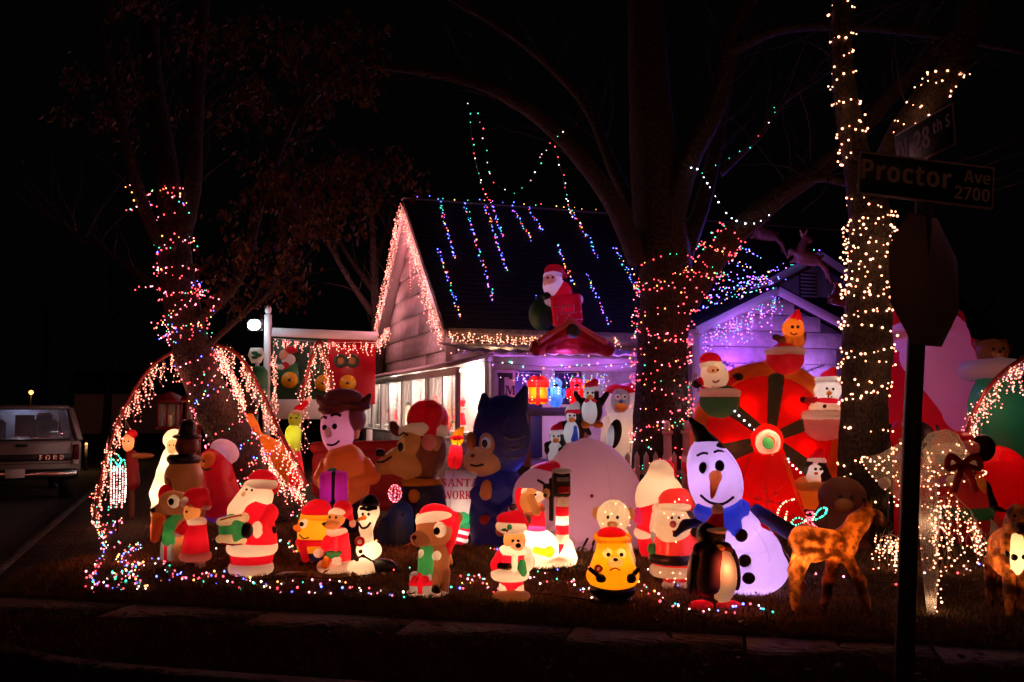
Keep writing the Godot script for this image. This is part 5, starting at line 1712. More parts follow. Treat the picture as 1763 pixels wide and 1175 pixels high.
	dot("eye", "black", -0.039, 0.635, 0.012, 0.015)
	dot("eye", "black", 0.023, 0.635, 0.012, 0.015)
	dot("mouth", "dark_red", -0.025, 0.516, 0.016, 0.016)
	dot("light_bulb", "glow_warm", -0.07, 0.635, 0.007, 0.007)
	dot("light_bulb", "glow_warm", -0.023, 0.666, 0.007, 0.007)
	dot("light_bulb", "glow_warm", 0.06, 0.655, 0.007, 0.007)
	dot("light_bulb", "glow_warm", 0.075, 0.619, 0.007, 0.007)
	dot("light_bulb", "glow_warm", -0.096, 0.666, 0.007, 0.007)
	dot("light_bulb", "glow_warm", -0.005, 0.424, 0.007, 0.007)
	dot("light_bulb", "glow_warm", -0.143, 0.158, 0.007, 0.007)
	dot("light_bulb", "glow_warm", -0.039, 0.163, 0.007, 0.007)
	dot("light_bulb", "glow_warm", 0.023, 0.158, 0.007, 0.007)
	dot("light_bulb", "glow_warm", 0.095, 0.158, 0.007, 0.007)
	dot("light_bulb", "glow_warm", -0.071, 0.092, 0.007, 0.007)
	dot("light_bulb", "glow_warm", -0.019, 0.112, 0.007, 0.007)
	dot("light_bulb", "glow_warm", 0.084, 0.102, 0.007, 0.007)
	dot("light_bulb", "glow_warm", -0.001, 0.769, 0.007, 0.007)
	dot("light_bulb", "glow_warm", 0.036, 0.789, 0.007, 0.007)
	dot("light_bulb", "glow_warm", 0.114, 0.779, 0.007, 0.007)
	lamp(-0.003, 0.624, 0, 0.027, Color(1, 0.62, 0.32))
	lamp(-0.005, 0.445, 0, 0.027, Color(1, 0.62, 0.32))
	lamp(0.003, 0.214, 0, 0.034, Color(1, 0.62, 0.32))
	lamp(0.02, 0.769, 0, 0.017, Color(1, 0.62, 0.32))
	fig("penguin_figure", "dark moulded penguin with plaid scarf and red boots in front of the violet snowman", "light-up figure", "", Vector3(4, 0, -6.655), TURN, 0.011)
	c("body", "black", -0.006, 0.511, 0, 0.104, 0.004, 0.28, 0, 0.19)
	e("body", "black", 0.003, 0.211, 0, 0.195, 0.142, 0.161)
	e("head", "black", -0.01, 0.571, 0, 0.119, 0.114, 0.114)
	e("belly", "cream", 0.051, 0.28, 0.076, 0.123, 0.228, 0.123, 4)
	e("wing", "black", -0.164, 0.28, 0.019, 0.043, 0.18, 0.076, -6)
	e("wing/1", "black", 0.173, 0.303, 0.019, 0.043, 0.171, 0.076, 6)
	c("scarf", "plaid", -0.11, 0.465, 0.057, 0.057, -0.007, 0.451, 0.114, 0.057)
	c("scarf", "plaid", -0.007, 0.451, 0.114, 0.057, 0.092, 0.469, 0.066, 0.057)
	c("scarf", "plaid", -0.04, 0.419, 0.142, 0.085, -0.062, 0.211, 0.142, 0.09)
	t("hat_brim", "cream", 0.005, 0.608, 0, 0.085, 0.028, 0.028, 86)
	c("hat", "red", 0.019, 0.636, 0, 0.085, 0.054, 0.738, 0, 0.043)
	e("bobble", "cream", 0.049, 0.771, 0, 0.052, 0.052, 0.047)
	e("boot", "red", -0.112, 0.027, 0.076, 0.104, 0.043, 0.085)
	e("boot/1", "red", 0.112, 0.027, 0.076, 0.104, 0.043, 0.085)
	e("beak", "orange", 0.036, 0.488, 0.123, 0.038, 0.024, 0.038)
	dot("eye", "grey", -0.02, 0.543, 0.017, 0.017)
	dot("eye", "grey", 0.065, 0.543, 0.014, 0.014)
	lamp(-0.111, 0.037, 0.047, 0.014, Color(1, 0.62, 0.32))
	lamp(0.113, 0.037, 0.047, 0.014, Color(1, 0.62, 0.32))
	lamp(0.06, 0.28, 0.066, 0.014, Color(1, 0.62, 0.32))
	# standing deer
	fig("deer_lamp_figure", "glowing brown doe standing sideways behind the street sign post, lit from its belly", "deer", "", Vector3(4.727, 0, -6.138), TURN, 0.016)
	c("body", "fur", -0.145, 0.547, 0, 0.124, 0.081, 0.534, 0, 0.11)
	c("body", "fur", -0.19, 0.57, 0, 0.115, -0.123, 0.525, 0, 0.128)
	e("chest", "fur", 0.113, 0.534, 0, 0.11, 0.147, 0.101, -20)
	c("neck", "fur", 0.15, 0.592, 0, 0.092, 0.235, 0.704, 0, 0.078)
	c("neck", "fur", 0.235, 0.704, 0, 0.078, 0.3, 0.771, 0, 0.064)
	e("head", "fur", 0.359, 0.749, 0, 0.083, 0.06, 0.055, -14)
	c("muzzle", "fur", 0.39, 0.722, 0, 0.041, 0.471, 0.69, 0, 0.028)
	e("ear", "fur", 0.293, 0.848, 0.028, 0.023, 0.064, 0.018, 30)
	e("ear/1", "fur", 0.339, 0.857, -0.037, 0.023, 0.06, 0.018, 10)
	c("leg", "fur", -0.206, 0.48, -0.046, 0.06, -0.254, 0.324, -0.046, 0.049)
	c("leg", "fur", -0.254, 0.324, -0.046, 0.049, -0.221, 0.213, -0.046, 0.038)
	c("leg", "fur", -0.221, 0.213, -0.046, 0.038, -0.287, 0.044, -0.046, 0.028)
	c("leg/1", "fur", -0.192, 0.48, 0.055, 0.064, -0.272, 0.324, 0.055, 0.052)
	c("leg/1", "fur", -0.272, 0.324, 0.055, 0.052, -0.293, 0.191, 0.055, 0.04)
	c("leg/1", "fur", -0.293, 0.191, 0.055, 0.04, -0.287, 0.044, 0.055, 0.028)
	c("leg/2", "fur", 0.111, 0.458, 0.046, 0.05, 0.223, 0.257, 0.046, 0.042)
	c("leg/2", "fur", 0.223, 0.257, 0.046, 0.042, 0.256, 0.124, 0.046, 0.034)
	c("leg/2", "fur", 0.256, 0.124, 0.046, 0.034, 0.287, -0.035, 0.046, 0.025)
	c("leg/3", "fur", 0.056, 0.458, -0.046, 0.05, 0.006, 0.257, -0.046, 0.042)
	c("leg/3", "fur", 0.006, 0.257, -0.046, 0.042, -0.015, 0.124, -0.046, 0.034)
	c("leg/3", "fur", -0.015, 0.124, -0.046, 0.034, -0.04, 0.027, -0.046, 0.025)
	c("tail", "fur", -0.285, 0.592, 0, 0.028, -0.313, 0.525, 0, 0.014)
	dot("eye", "black", 0.373, 0.762, 0.012, 0.012)
	dot("nose", "black", 0.471, 0.695, 0.016, 0.016)
	e("hoof", "black", 0.287, -0.04, 0.055, 0.028, 0.018, 0.017)
	e("hoof/1", "black", -0.04, 0.022, -0.037, 0.028, 0.018, 0.017)
	e("hoof/2", "black", -0.288, 0.035, 0.055, 0.028, 0.018, 0.017)
	lamp(-0.198, 0.435, 0.009, 0.36, Color(1, 0.62, 0.32))
	lamp(0.058, 0.502, 0, 0.117, Color(1, 0.5, 0.12))
	lamp(-0.077, 0.547, 0, 0.072, Color(1, 0.5, 0.12))
	lamp(0.206, 0.65, 0, 0.054, Color(1, 0.5, 0.12))
	fig("deer_lamp_figure", "glowing deer facing the street with jingle bells at its neck", "deer", "", Vector3(6.002, 0, -5.614), TURN, 0.016)
	e("body", "fur", 0.014, 0.47, -0.091, 0.118, 0.191, 0.2)
	e("chest", "fur", 0.006, 0.514, 0.027, 0.104, 0.191, 0.082)
	e("chest_patch", "cream", 0.006, 0.501, 0.064, 0.068, 0.172, 0.064)
	c("neck", "fur", 0.016, 0.647, 0.018, 0.082, 0.02, 0.758, 0.045, 0.068)
	e("head", "fur", 0.017, 0.78, 0.082, 0.073, 0.086, 0.077)
	c("muzzle", "fur", 0.01, 0.714, 0.127, 0.045, -0.005, 0.674, 0.154, 0.036)
	e("ear", "fur", -0.099, 0.82, 0.036, 0.059, 0.023, 0.018, -20)
	e("ear/1", "fur", 0.135, 0.82, 0.036, 0.059, 0.023, 0.018, 20)
	c("leg", "fur", -0.041, 0.338, 0.036, 0.05, -0.046, 0.184, 0.045, 0.039)
	c("leg", "fur", -0.046, 0.184, 0.045, 0.039, -0.058, 0.009, 0.045, 0.027)
	c("leg/1", "fur", 0.058, 0.338, 0.036, 0.05, 0.047, 0.184, 0.045, 0.039)
	c("leg/1", "fur", 0.047, 0.184, 0.045, 0.039, 0.032, 0.009, 0.045, 0.027)
	c("leg/2", "fur", -0.043, 0.382, -0.227, 0.05, -0.038, 0.184, -0.254, 0.039)
	c("leg/2", "fur", -0.038, 0.184, -0.254, 0.039, -0.052, 0.026, -0.254, 0.027)
	c("leg/3", "fur", 0.073, 0.382, -0.227, 0.05, 0.065, 0.184, -0.254, 0.039)
	c("leg/3", "fur", 0.065, 0.184, -0.254, 0.039, 0.059, 0.026, -0.254, 0.027)
	e("bell", "chrome", -0.084, 0.492, 0.109, 0.025, 0.025, 0.022)
	e("bell/1", "chrome", -0.031, 0.466, 0.109, 0.025, 0.025, 0.022)
	e("bell/2", "chrome", 0.027, 0.47, 0.109, 0.025, 0.025, 0.022)
	e("bell/3", "chrome", 0.095, 0.492, 0.109, 0.025, 0.025, 0.022)
	dot("eye", "black", -0.033, 0.78, 0.014, 0.014)
	dot("eye", "black", 0.07, 0.78, 0.014, 0.014)
	dot("nose", "black", -0.005, 0.692, 0.023, 0.018)
	lamp(0.009, 0.47, -0.036, 0.144, Color(1, 0.62, 0.32))
	lamp(0.004, 0.338, -0.091, 0.054, Color(1, 0.62, 0.32))
	# big inflatables
	fig("snowman_inflatable", "tall leaning violet-lit inflatable snowman with orange carrot nose, blue scarf and coal buttons", "inflatable", "", Vector3(4.591, 0, -7.044), TURN, 0.02)
	e("head", "nylon_white", -0.276, 0.955, 0, 0.234, 0.326, 0.234, 10)
	e("head", "nylon_white", -0.344, 1.13, 0, 0.173, 0.214, 0.183)
	e("chest", "nylon_white", -0.132, 0.48, 0, 0.255, 0.28, 0.234)
	e("body", "nylon_white", -0.006, 0.217, 0, 0.347, 0.245, 0.285)
	e("body", "nylon_white", -0.018, 0.381, 0, 0.296, 0.204, 0.255)
	c("nose", "orange", -0.325, 1.015, 0.234, 0.051, -0.378, 0.854, 0.336, 0.02)
	c("scarf", "blue", -0.416, 0.704, 0.071, 0.071, -0.266, 0.645, 0.194, 0.071)
	c("scarf", "blue", -0.266, 0.645, 0.194, 0.071, -0.077, 0.744, 0.122, 0.071)
	c("scarf", "blue", -0.18, 0.665, 0.204, 0.066, -0.151, 0.555, 0.204, 0.051)
	c("arm", "navy", 0.073, 0.704, 0.031, 0.061, 0.372, 0.515, 0.031, 0.071)
	c("arm/1", "navy", -0.412, 0.615, 0.041, 0.046, -0.554, 0.595, 0.061, 0.036)
	c("arm/1", "navy", -0.554, 0.595, 0.061, 0.036, -0.645, 0.505, 0.071, 0.025)
	e("cap", "black", -0.332, 1.241, 0, 0.138, 0.071, 0.143, 8)
	c("cap", "black", -0.352, 1.286, 0.01, 0.102, -0.411, 1.398, 0.01, 0.051)
	c("cap", "black", -0.411, 1.398, 0.02, 0.051, -0.491, 1.499, 0.02, 0.025)
	dot("button", "black", -0.116, 0.525, 0.056, 0.056)
	dot("button", "black", -0.095, 0.316, 0.056, 0.056)
	dot("button", "black", -0.072, 0.178, 0.056, 0.051)
	dot("eye", "black", -0.415, 1.085, 0.041, 0.051)
	dot("eye", "black", -0.284, 1.105, 0.041, 0.051)
	stroke("brow", "black", 0.011, [Vector2(-0.46, 1.186), Vector2(-0.414, 1.211), Vector2(-0.373, 1.206)])
	stroke("brow", "black", 0.011, [Vector2(-0.322, 1.216), Vector2(-0.277, 1.231), Vector2(-0.231, 1.216)])
	stroke("smile", "black", 0.013, [Vector2(-0.439, 0.854), Vector2(-0.364, 0.794), Vector2(-0.258, 0.784), Vector2(-0.166, 0.844)])
	stroke("seam", "seam", 0.002, [Vector2(-0.403, 1.256), Vector2(-0.425, 1.155), Vector2(-0.421, 1.03)])
	stroke("seam", "seam", 0.002, [Vector2(0.011, 0.58), Vector2(0.084, 0.455), Vector2(0.116, 0.306), Vector2(0.102, 0.109)])
	stroke("seam", "seam", 0.002, [Vector2(-0.219, 0.431), Vector2(-0.069, 0.376), Vector2(0.108, 0.396), Vector2(0.24, 0.455)])
	stroke("seam", "seam", 0.002, [Vector2(-0.231, 1.256), Vector2(-0.122, 1.105), Vector2(-0.085, 0.904), Vector2(-0.107, 0.764)])
	lamp(-0.295, 1.015, 0, 0.1, Color(0.62, 0.36, 1))
	lamp(-0.092, 0.455, 0, 0.1, Color(0.62, 0.36, 1))
	lamp(0.003, 0.158, 0, 0.13, Color(0.62, 0.36, 1))
	fig("polar_bear_inflatable", "huge pale inflatable polar bear lying down with its round back behind the mailbox", "inflatable", "", Vector3(4.366, 0, -10.025), TURN, 0.03)
	e("body", "nylon_white", 0.103, 0.403, -0.068, 0.6, 0.852, 0.545, 14)
	e("body", "nylon_white", -0.066, 0.27, -0.068, 0.647, 0.545, 0.477)
	c("body", "nylon_white", 0.305, 0.27, -0.068, 0.341, 0.404, 0.037, -0.068, 0.375)
	e("head", "nylon_white", -0.523, 0.523, 0.095, 0.354, 0.395, 0.341)
	e("ear", "nylon_pink", -0.064, 0.657, 0.3, 0.136, 0.204, 0.068)
	e("paw", "nylon_white", -0.336, 0.07, 0.273, 0.245, 0.15, 0.204)
	e("paw/1", "nylon_white", 0, 0.037, 0.273, 0.204, 0.123, 0.204)
	e("hat", "nylon_red", -0.414, 0.898, 0.041, 0.245, 0.082, 0.204, 6)
	stroke("brow", "black", 0.016, [Vector2(-0.577, 0.784), Vector2(-0.536, 0.764), Vector2(-0.489, 0.731)])
	dot("eye", "black", -0.726, 0.55, 0.034, 0.034)
	dot("ear_mark", "dark_red", 0.024, 0.617, 0.02, 0.02)
	stroke("claw", "black", 0.014, [Vector2(-0.094, 0.004), Vector2(-0.047, 0.103), Vector2(-0.019, 0.15)])
	stroke("claw", "black", 0.014, [Vector2(0.013, 0.004), Vector2(0.041, 0.103), Vector2(0.068, 0.15)])
	e("muzzle", "nylon_white", -0.766, 0.436, 0.273, 0.15, 0.109, 0.15)
	dot("nose", "black", -0.847, 0.483, 0.054, 0.041)
	stroke("seam", "seam", 0.003, [Vector2(0.142, 1.194), Vector2(0.208, 0.939), Vector2(0.246, 0.603), Vector2(0.258, 0.27)])
	stroke("seam", "seam", 0.003, [Vector2(-0.333, 1.006), Vector2(-0.164, 0.939), Vector2(0.005, 0.939)])
	stroke("seam", "seam", 0.003, [Vector2(0.445, 0.939), Vector2(0.531, 0.67), Vector2(0.568, 0.336)])
	lamp(0.071, 0.603, 0, 0.05, Color(1, 0.3, 0.45))
	lamp(-0.066, 0.203, 0.068, 0.09, Color(1, 0.3, 0.45))
	lamp(-0.503, 0.47, 0.068, 0.004, Color(0.62, 0.36, 1))
	fig("penguin_inflatable", "lowest inflatable penguin with red hat and crossed wings above the polar bear's head", "inflatable", "penguins riding on the inflatable polar bear", Vector3(4.095, 0.877, -10.245), TURN, 0.016)
	e("body", "black", 0.001, 0.193, 0, 0.136, 0.196, 0.12)
	e("head", "black", 0.001, 0.376, 0, 0.095, 0.103, 0.092)
	e("belly", "white", -0.016, 0.183, 0.044, 0.103, 0.163, 0.095)
	e("face", "white", -0.018, 0.371, 0.041, 0.068, 0.082, 0.065)
	e("foot", "orange", -0.076, 0.016, 0.054, 0.065, 0.044, 0.039)
	e("foot/1", "orange", 0.076, 0.016, 0.054, 0.065, 0.044, 0.039)
	c("wing", "black", -0.118, 0.279, 0, 0.044, -0.107, 0.215, 0.054, 0.041)
	c("wing", "black", -0.107, 0.215, 0.054, 0.041, 0.087, 0.226, 0.125, 0.038)
	c("wing/1", "black", 0.125, 0.269, 0, 0.044, 0.152, 0.161, 0, 0.033)
	e("beak", "orange", -0.02, 0.339, 0.103, 0.038, 0.027, 0.033)
	c("hat", "red", 0.002, 0.452, 0, 0.087, 0.045, 0.517, 0, 0.044)
	t("hat_brim", "white", 0.002, 0.43, 0, 0.073, 0.027, 0.027, 88)
	dot("eye", "black", -0.047, 0.387, 0.014, 0.014)
	dot("eye", "black", 0.007, 0.387, 0.014, 0.014)
	lamp(-0.016, 0.193, 0, 0.012, Color(0.75, 0.8, 1))
	lamp(-0.015, 0.376, 0, 0.005, Color(0.75, 0.8, 1))
	fig("penguin_inflatable", "middle inflatable penguin with striped hat and blue tie on the polar bear's back", "inflatable", "penguins riding on the inflatable polar bear", Vector3(4.271, 1.122, -10.184), TURN, 0.016)
	e("body", "black", 0.001, 0.191, 0, 0.134, 0.193, 0.118)
	e("head", "black", 0.002, 0.373, 0, 0.094, 0.102, 0.091)
	e("belly", "white", -0.015, 0.181, 0.043, 0.102, 0.161, 0.094)
	e("face", "white", -0.017, 0.367, 0.04, 0.067, 0.081, 0.064)
	e("foot", "orange", -0.075, 0.016, 0.054, 0.064, 0.043, 0.039)
	e("foot/1", "orange", 0.075, 0.016, 0.054, 0.064, 0.043, 0.039)
	c("wing", "black", -0.116, 0.277, 0, 0.043, -0.16, 0.181, 0, 0.027)
	c("wing/1", "black", 0.119, 0.277, 0, 0.043, 0.193, 0.17, 0, 0.027)
	e("beak", "orange", -0.02, 0.335, 0.102, 0.038, 0.027, 0.032)
	c("hat", "white", 0.002, 0.447, 0, 0.086, 0.045, 0.512, 0, 0.043)
	t("hat_brim", "red", 0.002, 0.426, 0, 0.073, 0.027, 0.027, 88)
	c("tie", "blue", 0.017, 0.245, 0.118, 0.021, 0.011, 0.106, 0.118, 0.043)
	dot("eye", "black", -0.046, 0.383, 0.013, 0.013)
	dot("eye", "black", 0.007, 0.383, 0.013, 0.013)
	lamp(-0.015, 0.191, 0, 0.012, Color(0.75, 0.8, 1))
	lamp(-0.014, 0.373, 0, 0.005, Color(0.75, 0.8, 1))
	fig("penguin_inflatable", "topmost inflatable penguin with raised wings and red bow tie", "inflatable", "penguins riding on the inflatable polar bear", Vector3(4.473, 1.381, -10.115), TURN, 0.016)
	e("body", "black", 0.001, 0.195, 0, 0.136, 0.196, 0.12)
	e("head", "black", 0.002, 0.379, 0, 0.095, 0.103, 0.092)
	e("belly", "white", -0.015, 0.184, 0.044, 0.103, 0.163, 0.095)
	e("face", "white", -0.017, 0.373, 0.041, 0.068, 0.082, 0.065)
	e("foot", "orange", -0.076, 0.016, 0.054, 0.065, 0.044, 0.039)
	e("foot/1", "orange", 0.076, 0.016, 0.054, 0.065, 0.044, 0.039)
	c("wing", "black", -0.107, 0.27, 0, 0.044, -0.182, 0.379, 0, 0.033)
	c("wing/1", "black", 0.11, 0.27, 0, 0.044, 0.187, 0.379, 0, 0.033)
	e("beak", "orange", -0.02, 0.341, 0.103, 0.038, 0.027, 0.033)
	c("hat", "red", 0.003, 0.455, 0, 0.087, 0.047, 0.52, 0, 0.044)
	t("hat_brim", "white", 0.003, 0.433, 0, 0.073, 0.027, 0.027, 88)
	e("bow_tie", "red", -0.047, 0.292, 0.092, 0.038, 0.027, 0.024)
	e("bow_tie", "red", 0.018, 0.292, 0.092, 0.038, 0.027, 0.024)
	dot("eye", "black", -0.047, 0.39, 0.014, 0.014)
	dot("eye", "black", 0.008, 0.39, 0.014, 0.014)
	lamp(-0.015, 0.195, 0, 0.012, Color(0.75, 0.8, 1))
	lamp(-0.014, 0.379, 0, 0.005, Color(0.75, 0.8, 1))
	fig("penguin_inflatable", "inflatable penguin seen half from behind on the far side of the polar bear", "inflatable", "penguins riding on the inflatable polar bear", Vector3(4.98, 1.125, -10.554), TURN, 0.016)
	e("body", "black", 0.001, 0.144, 0, 0.087, 0.189, 0.087, -12)
	e("belly", "white", -0.05, 0.115, 0.036, 0.058, 0.145, 0.065, -8)
	lamp(-0.035, 0.115, 0, 0.006, Color(0.75, 0.8, 1))
	fig("ferris_wheel_inflatable", "great red inflatable Ferris wheel with dark green spokes, baskets of riders and red legs", "inflatable", "", Vector3(7.096, 0, -10.46), TURN, 0.028)
	t("rim", "nylon_orange", 0.039, 1.199, 0, 0.915, 0.099, 0.137)
	e("disc", "wheel_red", 0.039, 1.199, -0.015, 0.884, 0.884, 0.137)
	c("spoke", "nylon_dark_green", 0.039, 1.199, 0.046, 0.099, 0.151, 1.982, 0.046, 0.099)
	c("spoke/1", "nylon_dark_green", 0.039, 1.199, 0.046, 0.099, 0.777, 1.494, 0.046, 0.099)
	c("spoke/2", "nylon_dark_green", 0.039, 1.199, 0.046, 0.099, 0.658, 0.728, 0.046, 0.099)
	c("spoke/3", "nylon_dark_green", 0.039, 1.199, 0.046, 0.099, -0.698, 0.905, 0.046, 0.099)
	c("spoke/4", "nylon_dark_green", 0.039, 1.199, 0.046, 0.099, -0.575, 1.684, 0.046, 0.099)
	c("spoke/5", "nylon_dark_green", 0.039, 1.199, 0.046, 0.099, -0.727, 0.996, 0.046, 0.099)
	e("hub", "wheel_red", -0.007, 1.176, 0.122, 0.206, 0.206, 0.152)
	t("hub_ring", "nylon_white", -0.023, 1.154, 0.244, 0.122, 0.038, 0.053)
	e("hub_button", "nylon_green", -0.038, 1.146, 0.229, 0.091, 0.091, 0.076)
	c("leg", "wheel_red", 0.003, 0.935, 0.107, 0.198, -0.228, -0.112, 0.183, 0.351)
	c("leg/1", "wheel_red", 0.033, 0.935, 0.107, 0.198, 0.186, -0.112, 0.183, 0.351)
	c("leg_edge", "nylon_orange", 0.185, 0.935, 0.229, 0.046, 0.389, -0.112, 0.336, 0.091)
	e("basket", "nylon_red", 0.258, 2.24, 0.107, 0.244, 0.207, 0.195)
	t("basket_rim", "nylon_white", 0.259, 2.325, 0.107, 0.21, 0.049, 0.049, 86)
	e("basket/1", "nylon_dark_green", -0.606, 1.691, 0.107, 0.259, 0.22, 0.207)
	t("basket_rim/1", "nylon_white", -0.605, 1.782, 0.107, 0.223, 0.052, 0.052, 86)
	e("basket/2", "nylon_pink", 0.742, 1.403, 0.107, 0.274, 0.233, 0.22)
	t("basket_rim/2", "nylon_white", 0.744, 1.498, 0.107, 0.236, 0.055, 0.055, 86)
	e("basket/3", "nylon_orange", 0.554, 0.5, 0.107, 0.259, 0.22, 0.207)
	t("basket_rim/3", "nylon_tan", 0.556, 0.589, 0.107, 0.223, 0.052, 0.052, 86)
	e("basket/4", "nylon_red", -0.892, 0.86, 0.107, 0.213, 0.181, 0.171)
	t("basket_rim/4", "nylon_white", -0.891, 0.934, 0.107, 0.184, 0.043, 0.043, 86)
	e("rider_body", "nylon_orange", 0.369, 2.469, 0.107, 0.152, 0.137, 0.124)
	e("rider_head", "nylon_orange", 0.365, 2.623, 0.122, 0.145, 0.152, 0.13)
	c("rider_hat", "nylon_red", 0.406, 2.746, 0.107, 0.099, 0.439, 2.861, 0.107, 0.03)
	t("rider_hat_brim", "nylon_white", 0.39, 2.715, 0.107, 0.076, 0.03, 0.03, 86)
	c("rider_arm", "nylon_hat_brown", 0.239, 2.469, 0.137, 0.046, 0.126, 2.515, 0.137, 0.046)
	c("rider_arm/1", "nylon_hat_brown", 0.468, 2.454, 0.137, 0.046, 0.493, 2.546, 0.137, 0.046)
	dot("rider_eye", "black", 0.319, 2.638, 0.023, 0.023)
	dot("rider_eye", "black", 0.388, 2.638, 0.023, 0.023)
	stroke("rider_smile", "dark_red", 0.011, [Vector2(0.295, 2.569), Vector2(0.333, 2.538), Vector2(0.379, 2.554)])
	e("rider_body/1", "nylon_red", -0.634, 1.858, 0.107, 0.198, 0.122, 0.11)
	e("rider_head/1", "nylon_white", -0.677, 2.011, 0.137, 0.183, 0.198, 0.168)
	e("rider_face", "nylon_skin", -0.707, 2.072, 0.244, 0.091, 0.061, 0.069)
	e("rider_hat/1", "nylon_red", -0.72, 2.209, 0.107, 0.145, 0.114, 0.137)
	t("rider_hat_brim/1", "nylon_white", -0.713, 2.148, 0.114, 0.114, 0.038, 0.038, 84)
	c("rider_arm/2", "nylon_red", -0.8, 1.957, 0.152, 0.053, -0.892, 1.919, 0.152, 0.053)
	e("rider_mitten", "black", -0.908, 1.904, 0.152, 0.069, 0.061, 0.055)
	c("rider_arm/3", "nylon_red", -0.496, 1.919, 0.152, 0.053, -0.403, 1.98, 0.152, 0.046)
	e("rider_mitten/1", "black", -0.373, 1.995, 0.168, 0.076, 0.053, 0.048)
	dot("rider_eye", "black", -0.73, 2.072, 0.015, 0.015)
	dot("rider_eye", "black", -0.669, 2.079, 0.015, 0.015)
	stroke("rider_smile", "dark_red", 0.01, [Vector2(-0.732, 1.942), Vector2(-0.694, 1.919), Vector2(-0.648, 1.95)])
	e("rider_head/2", "nylon_white", 0.797, 1.828, 0.122, 0.175, 0.168, 0.16)
	e("rider_body/2", "nylon_white", 0.761, 1.57, 0.122, 0.206, 0.137, 0.168)
	c("rider_hat/2", "nylon_red", 0.816, 1.98, 0.107, 0.114, 0.88, 2.087, 0.107, 0.046)
	t("rider_hat_brim/2", "nylon_white", 0.8, 1.957, 0.114, 0.13, 0.038, 0.038, 86)
	t("rider_scarf", "nylon_red", 0.778, 1.676, 0.122, 0.122, 0.03, 0.03, 86)
	c("rider_arm/4", "nylon_red", 0.612, 1.706, 0.168, 0.038, 0.49, 1.691, 0.168, 0.046)
	e("rider_mitten/2", "black", 0.459, 1.699, 0.168, 0.046, 0.046, 0.041)
	dot("rider_eye", "black", 0.737, 1.843, 0.018, 0.018)
	dot("rider_eye", "black", 0.813, 1.835, 0.018, 0.018)
	c("rider_nose", "nylon_orange", 0.758, 1.775, 0.29, 0.03, 0.742, 1.744, 0.336, 0.015)
	stroke("rider_smile", "dark_red", 0.009, [Vector2(0.727, 1.744), Vector2(0.764, 1.721), Vector2(0.803, 1.744)])
	dot("rider_button", "black", 0.701, 1.615, 0.026, 0.026)
	c("rider_body/3", "black", 0.643, 0.77, 0.107, 0.137, 0.69, 0.522, 0.107, 0.183)
	e("rider_belly", "nylon_white", 0.565, 0.649, 0.198, 0.099, 0.168, 0.091)
	e("rider_head/3", "black", 0.622, 0.815, 0.122, 0.137, 0.152, 0.13)
	e("rider_face", "nylon_white", 0.599, 0.8, 0.183, 0.099, 0.099, 0.084)
	c("rider_hat/3", "nylon_red", 0.647, 0.935, 0.107, 0.099, 0.71, 1.033, 0.107, 0.038)
	t("rider_hat_brim/3", "nylon_white", 0.639, 0.912, 0.114, 0.099, 0.03, 0.03, 86)
	t("rider_scarf", "nylon_red", 0.596, 0.702, 0.137, 0.091, 0.03, 0.03, 86)
	dot("rider_eye", "black", 0.569, 0.815, 0.02, 0.02)
	dot("rider_eye", "black", 0.637, 0.815, 0.02, 0.02)
	dot("rider_beak", "orange", 0.575, 0.762, 0.03, 0.02)
	dot("light_bulb", "glow_cool", -0.433, 1.554, 0.012, 0.012)
	dot("light_bulb", "glow_cool", -0.366, 1.494, 0.012, 0.012)
	dot("light_bulb", "glow_cool", -0.299, 1.433, 0.012, 0.012)
	dot("light_bulb", "glow_cool", -0.231, 1.373, 0.012, 0.012)
	dot("light_bulb", "glow_cool", -0.164, 1.312, 0.012, 0.012)
	dot("light_bulb", "glow_cool", 0.223, 0.943, 0.012, 0.012)
	dot("light_bulb", "glow_cool", 0.275, 0.897, 0.012, 0.012)
	dot("light_bulb", "glow_cool", 0.327, 0.852, 0.012, 0.012)
	dot("light_bulb", "glow_cool", 0.379, 0.807, 0.012, 0.012)
	dot("light_bulb", "glow_cool", 0.431, 0.762, 0.012, 0.012)
	stroke("snowflake", "pink", 0.007, [Vector2(-0.082, 0.425), Vector2(0.041, 0.392), Vector2(0.164, 0.359)])
	stroke("snowflake", "pink", 0.006, [Vector2(0.068, 0.438), Vector2(0.034, 0.394), Vector2(0.04, 0.339)])
	stroke("snowflake", "pink", 0.007, [Vector2(-0.082, 0.425), Vector2(-0.051, 0.302), Vector2(-0.021, 0.179)])
	stroke("snowflake", "pink", 0.006, [Vector2(0.002, 0.302), Vector2(-0.053, 0.309), Vector2(-0.098, 0.276)])
	stroke("snowflake", "pink", 0.007, [Vector2(-0.082, 0.425), Vector2(-0.175, 0.335), Vector2(-0.267, 0.245)])
	stroke("snowflake", "pink", 0.006, [Vector2(-0.149, 0.289), Vector2(-0.169, 0.34), Vector2(-0.22, 0.362)])
	stroke("snowflake", "pink", 0.007, [Vector2(-0.082, 0.425), Vector2(-0.206, 0.458), Vector2(-0.329, 0.491)])
	stroke("snowflake", "pink", 0.006, [Vector2(-0.233, 0.412), Vector2(-0.198, 0.456), Vector2(-0.204, 0.511)])
	stroke("snowflake", "pink", 0.007, [Vector2(-0.082, 0.425), Vector2(-0.113, 0.548), Vector2(-0.144, 0.671)])
	stroke("snowflake", "pink", 0.006, [Vector2(-0.167, 0.547), Vector2(-0.111, 0.54), Vector2(-0.066, 0.574)])
	stroke("snowflake", "pink", 0.007, [Vector2(-0.082, 0.425), Vector2(0.01, 0.515), Vector2(0.103, 0.605)])
	stroke("snowflake", "pink", 0.006, [Vector2(-0.016, 0.561), Vector2(0.005, 0.509), Vector2(0.056, 0.488)])
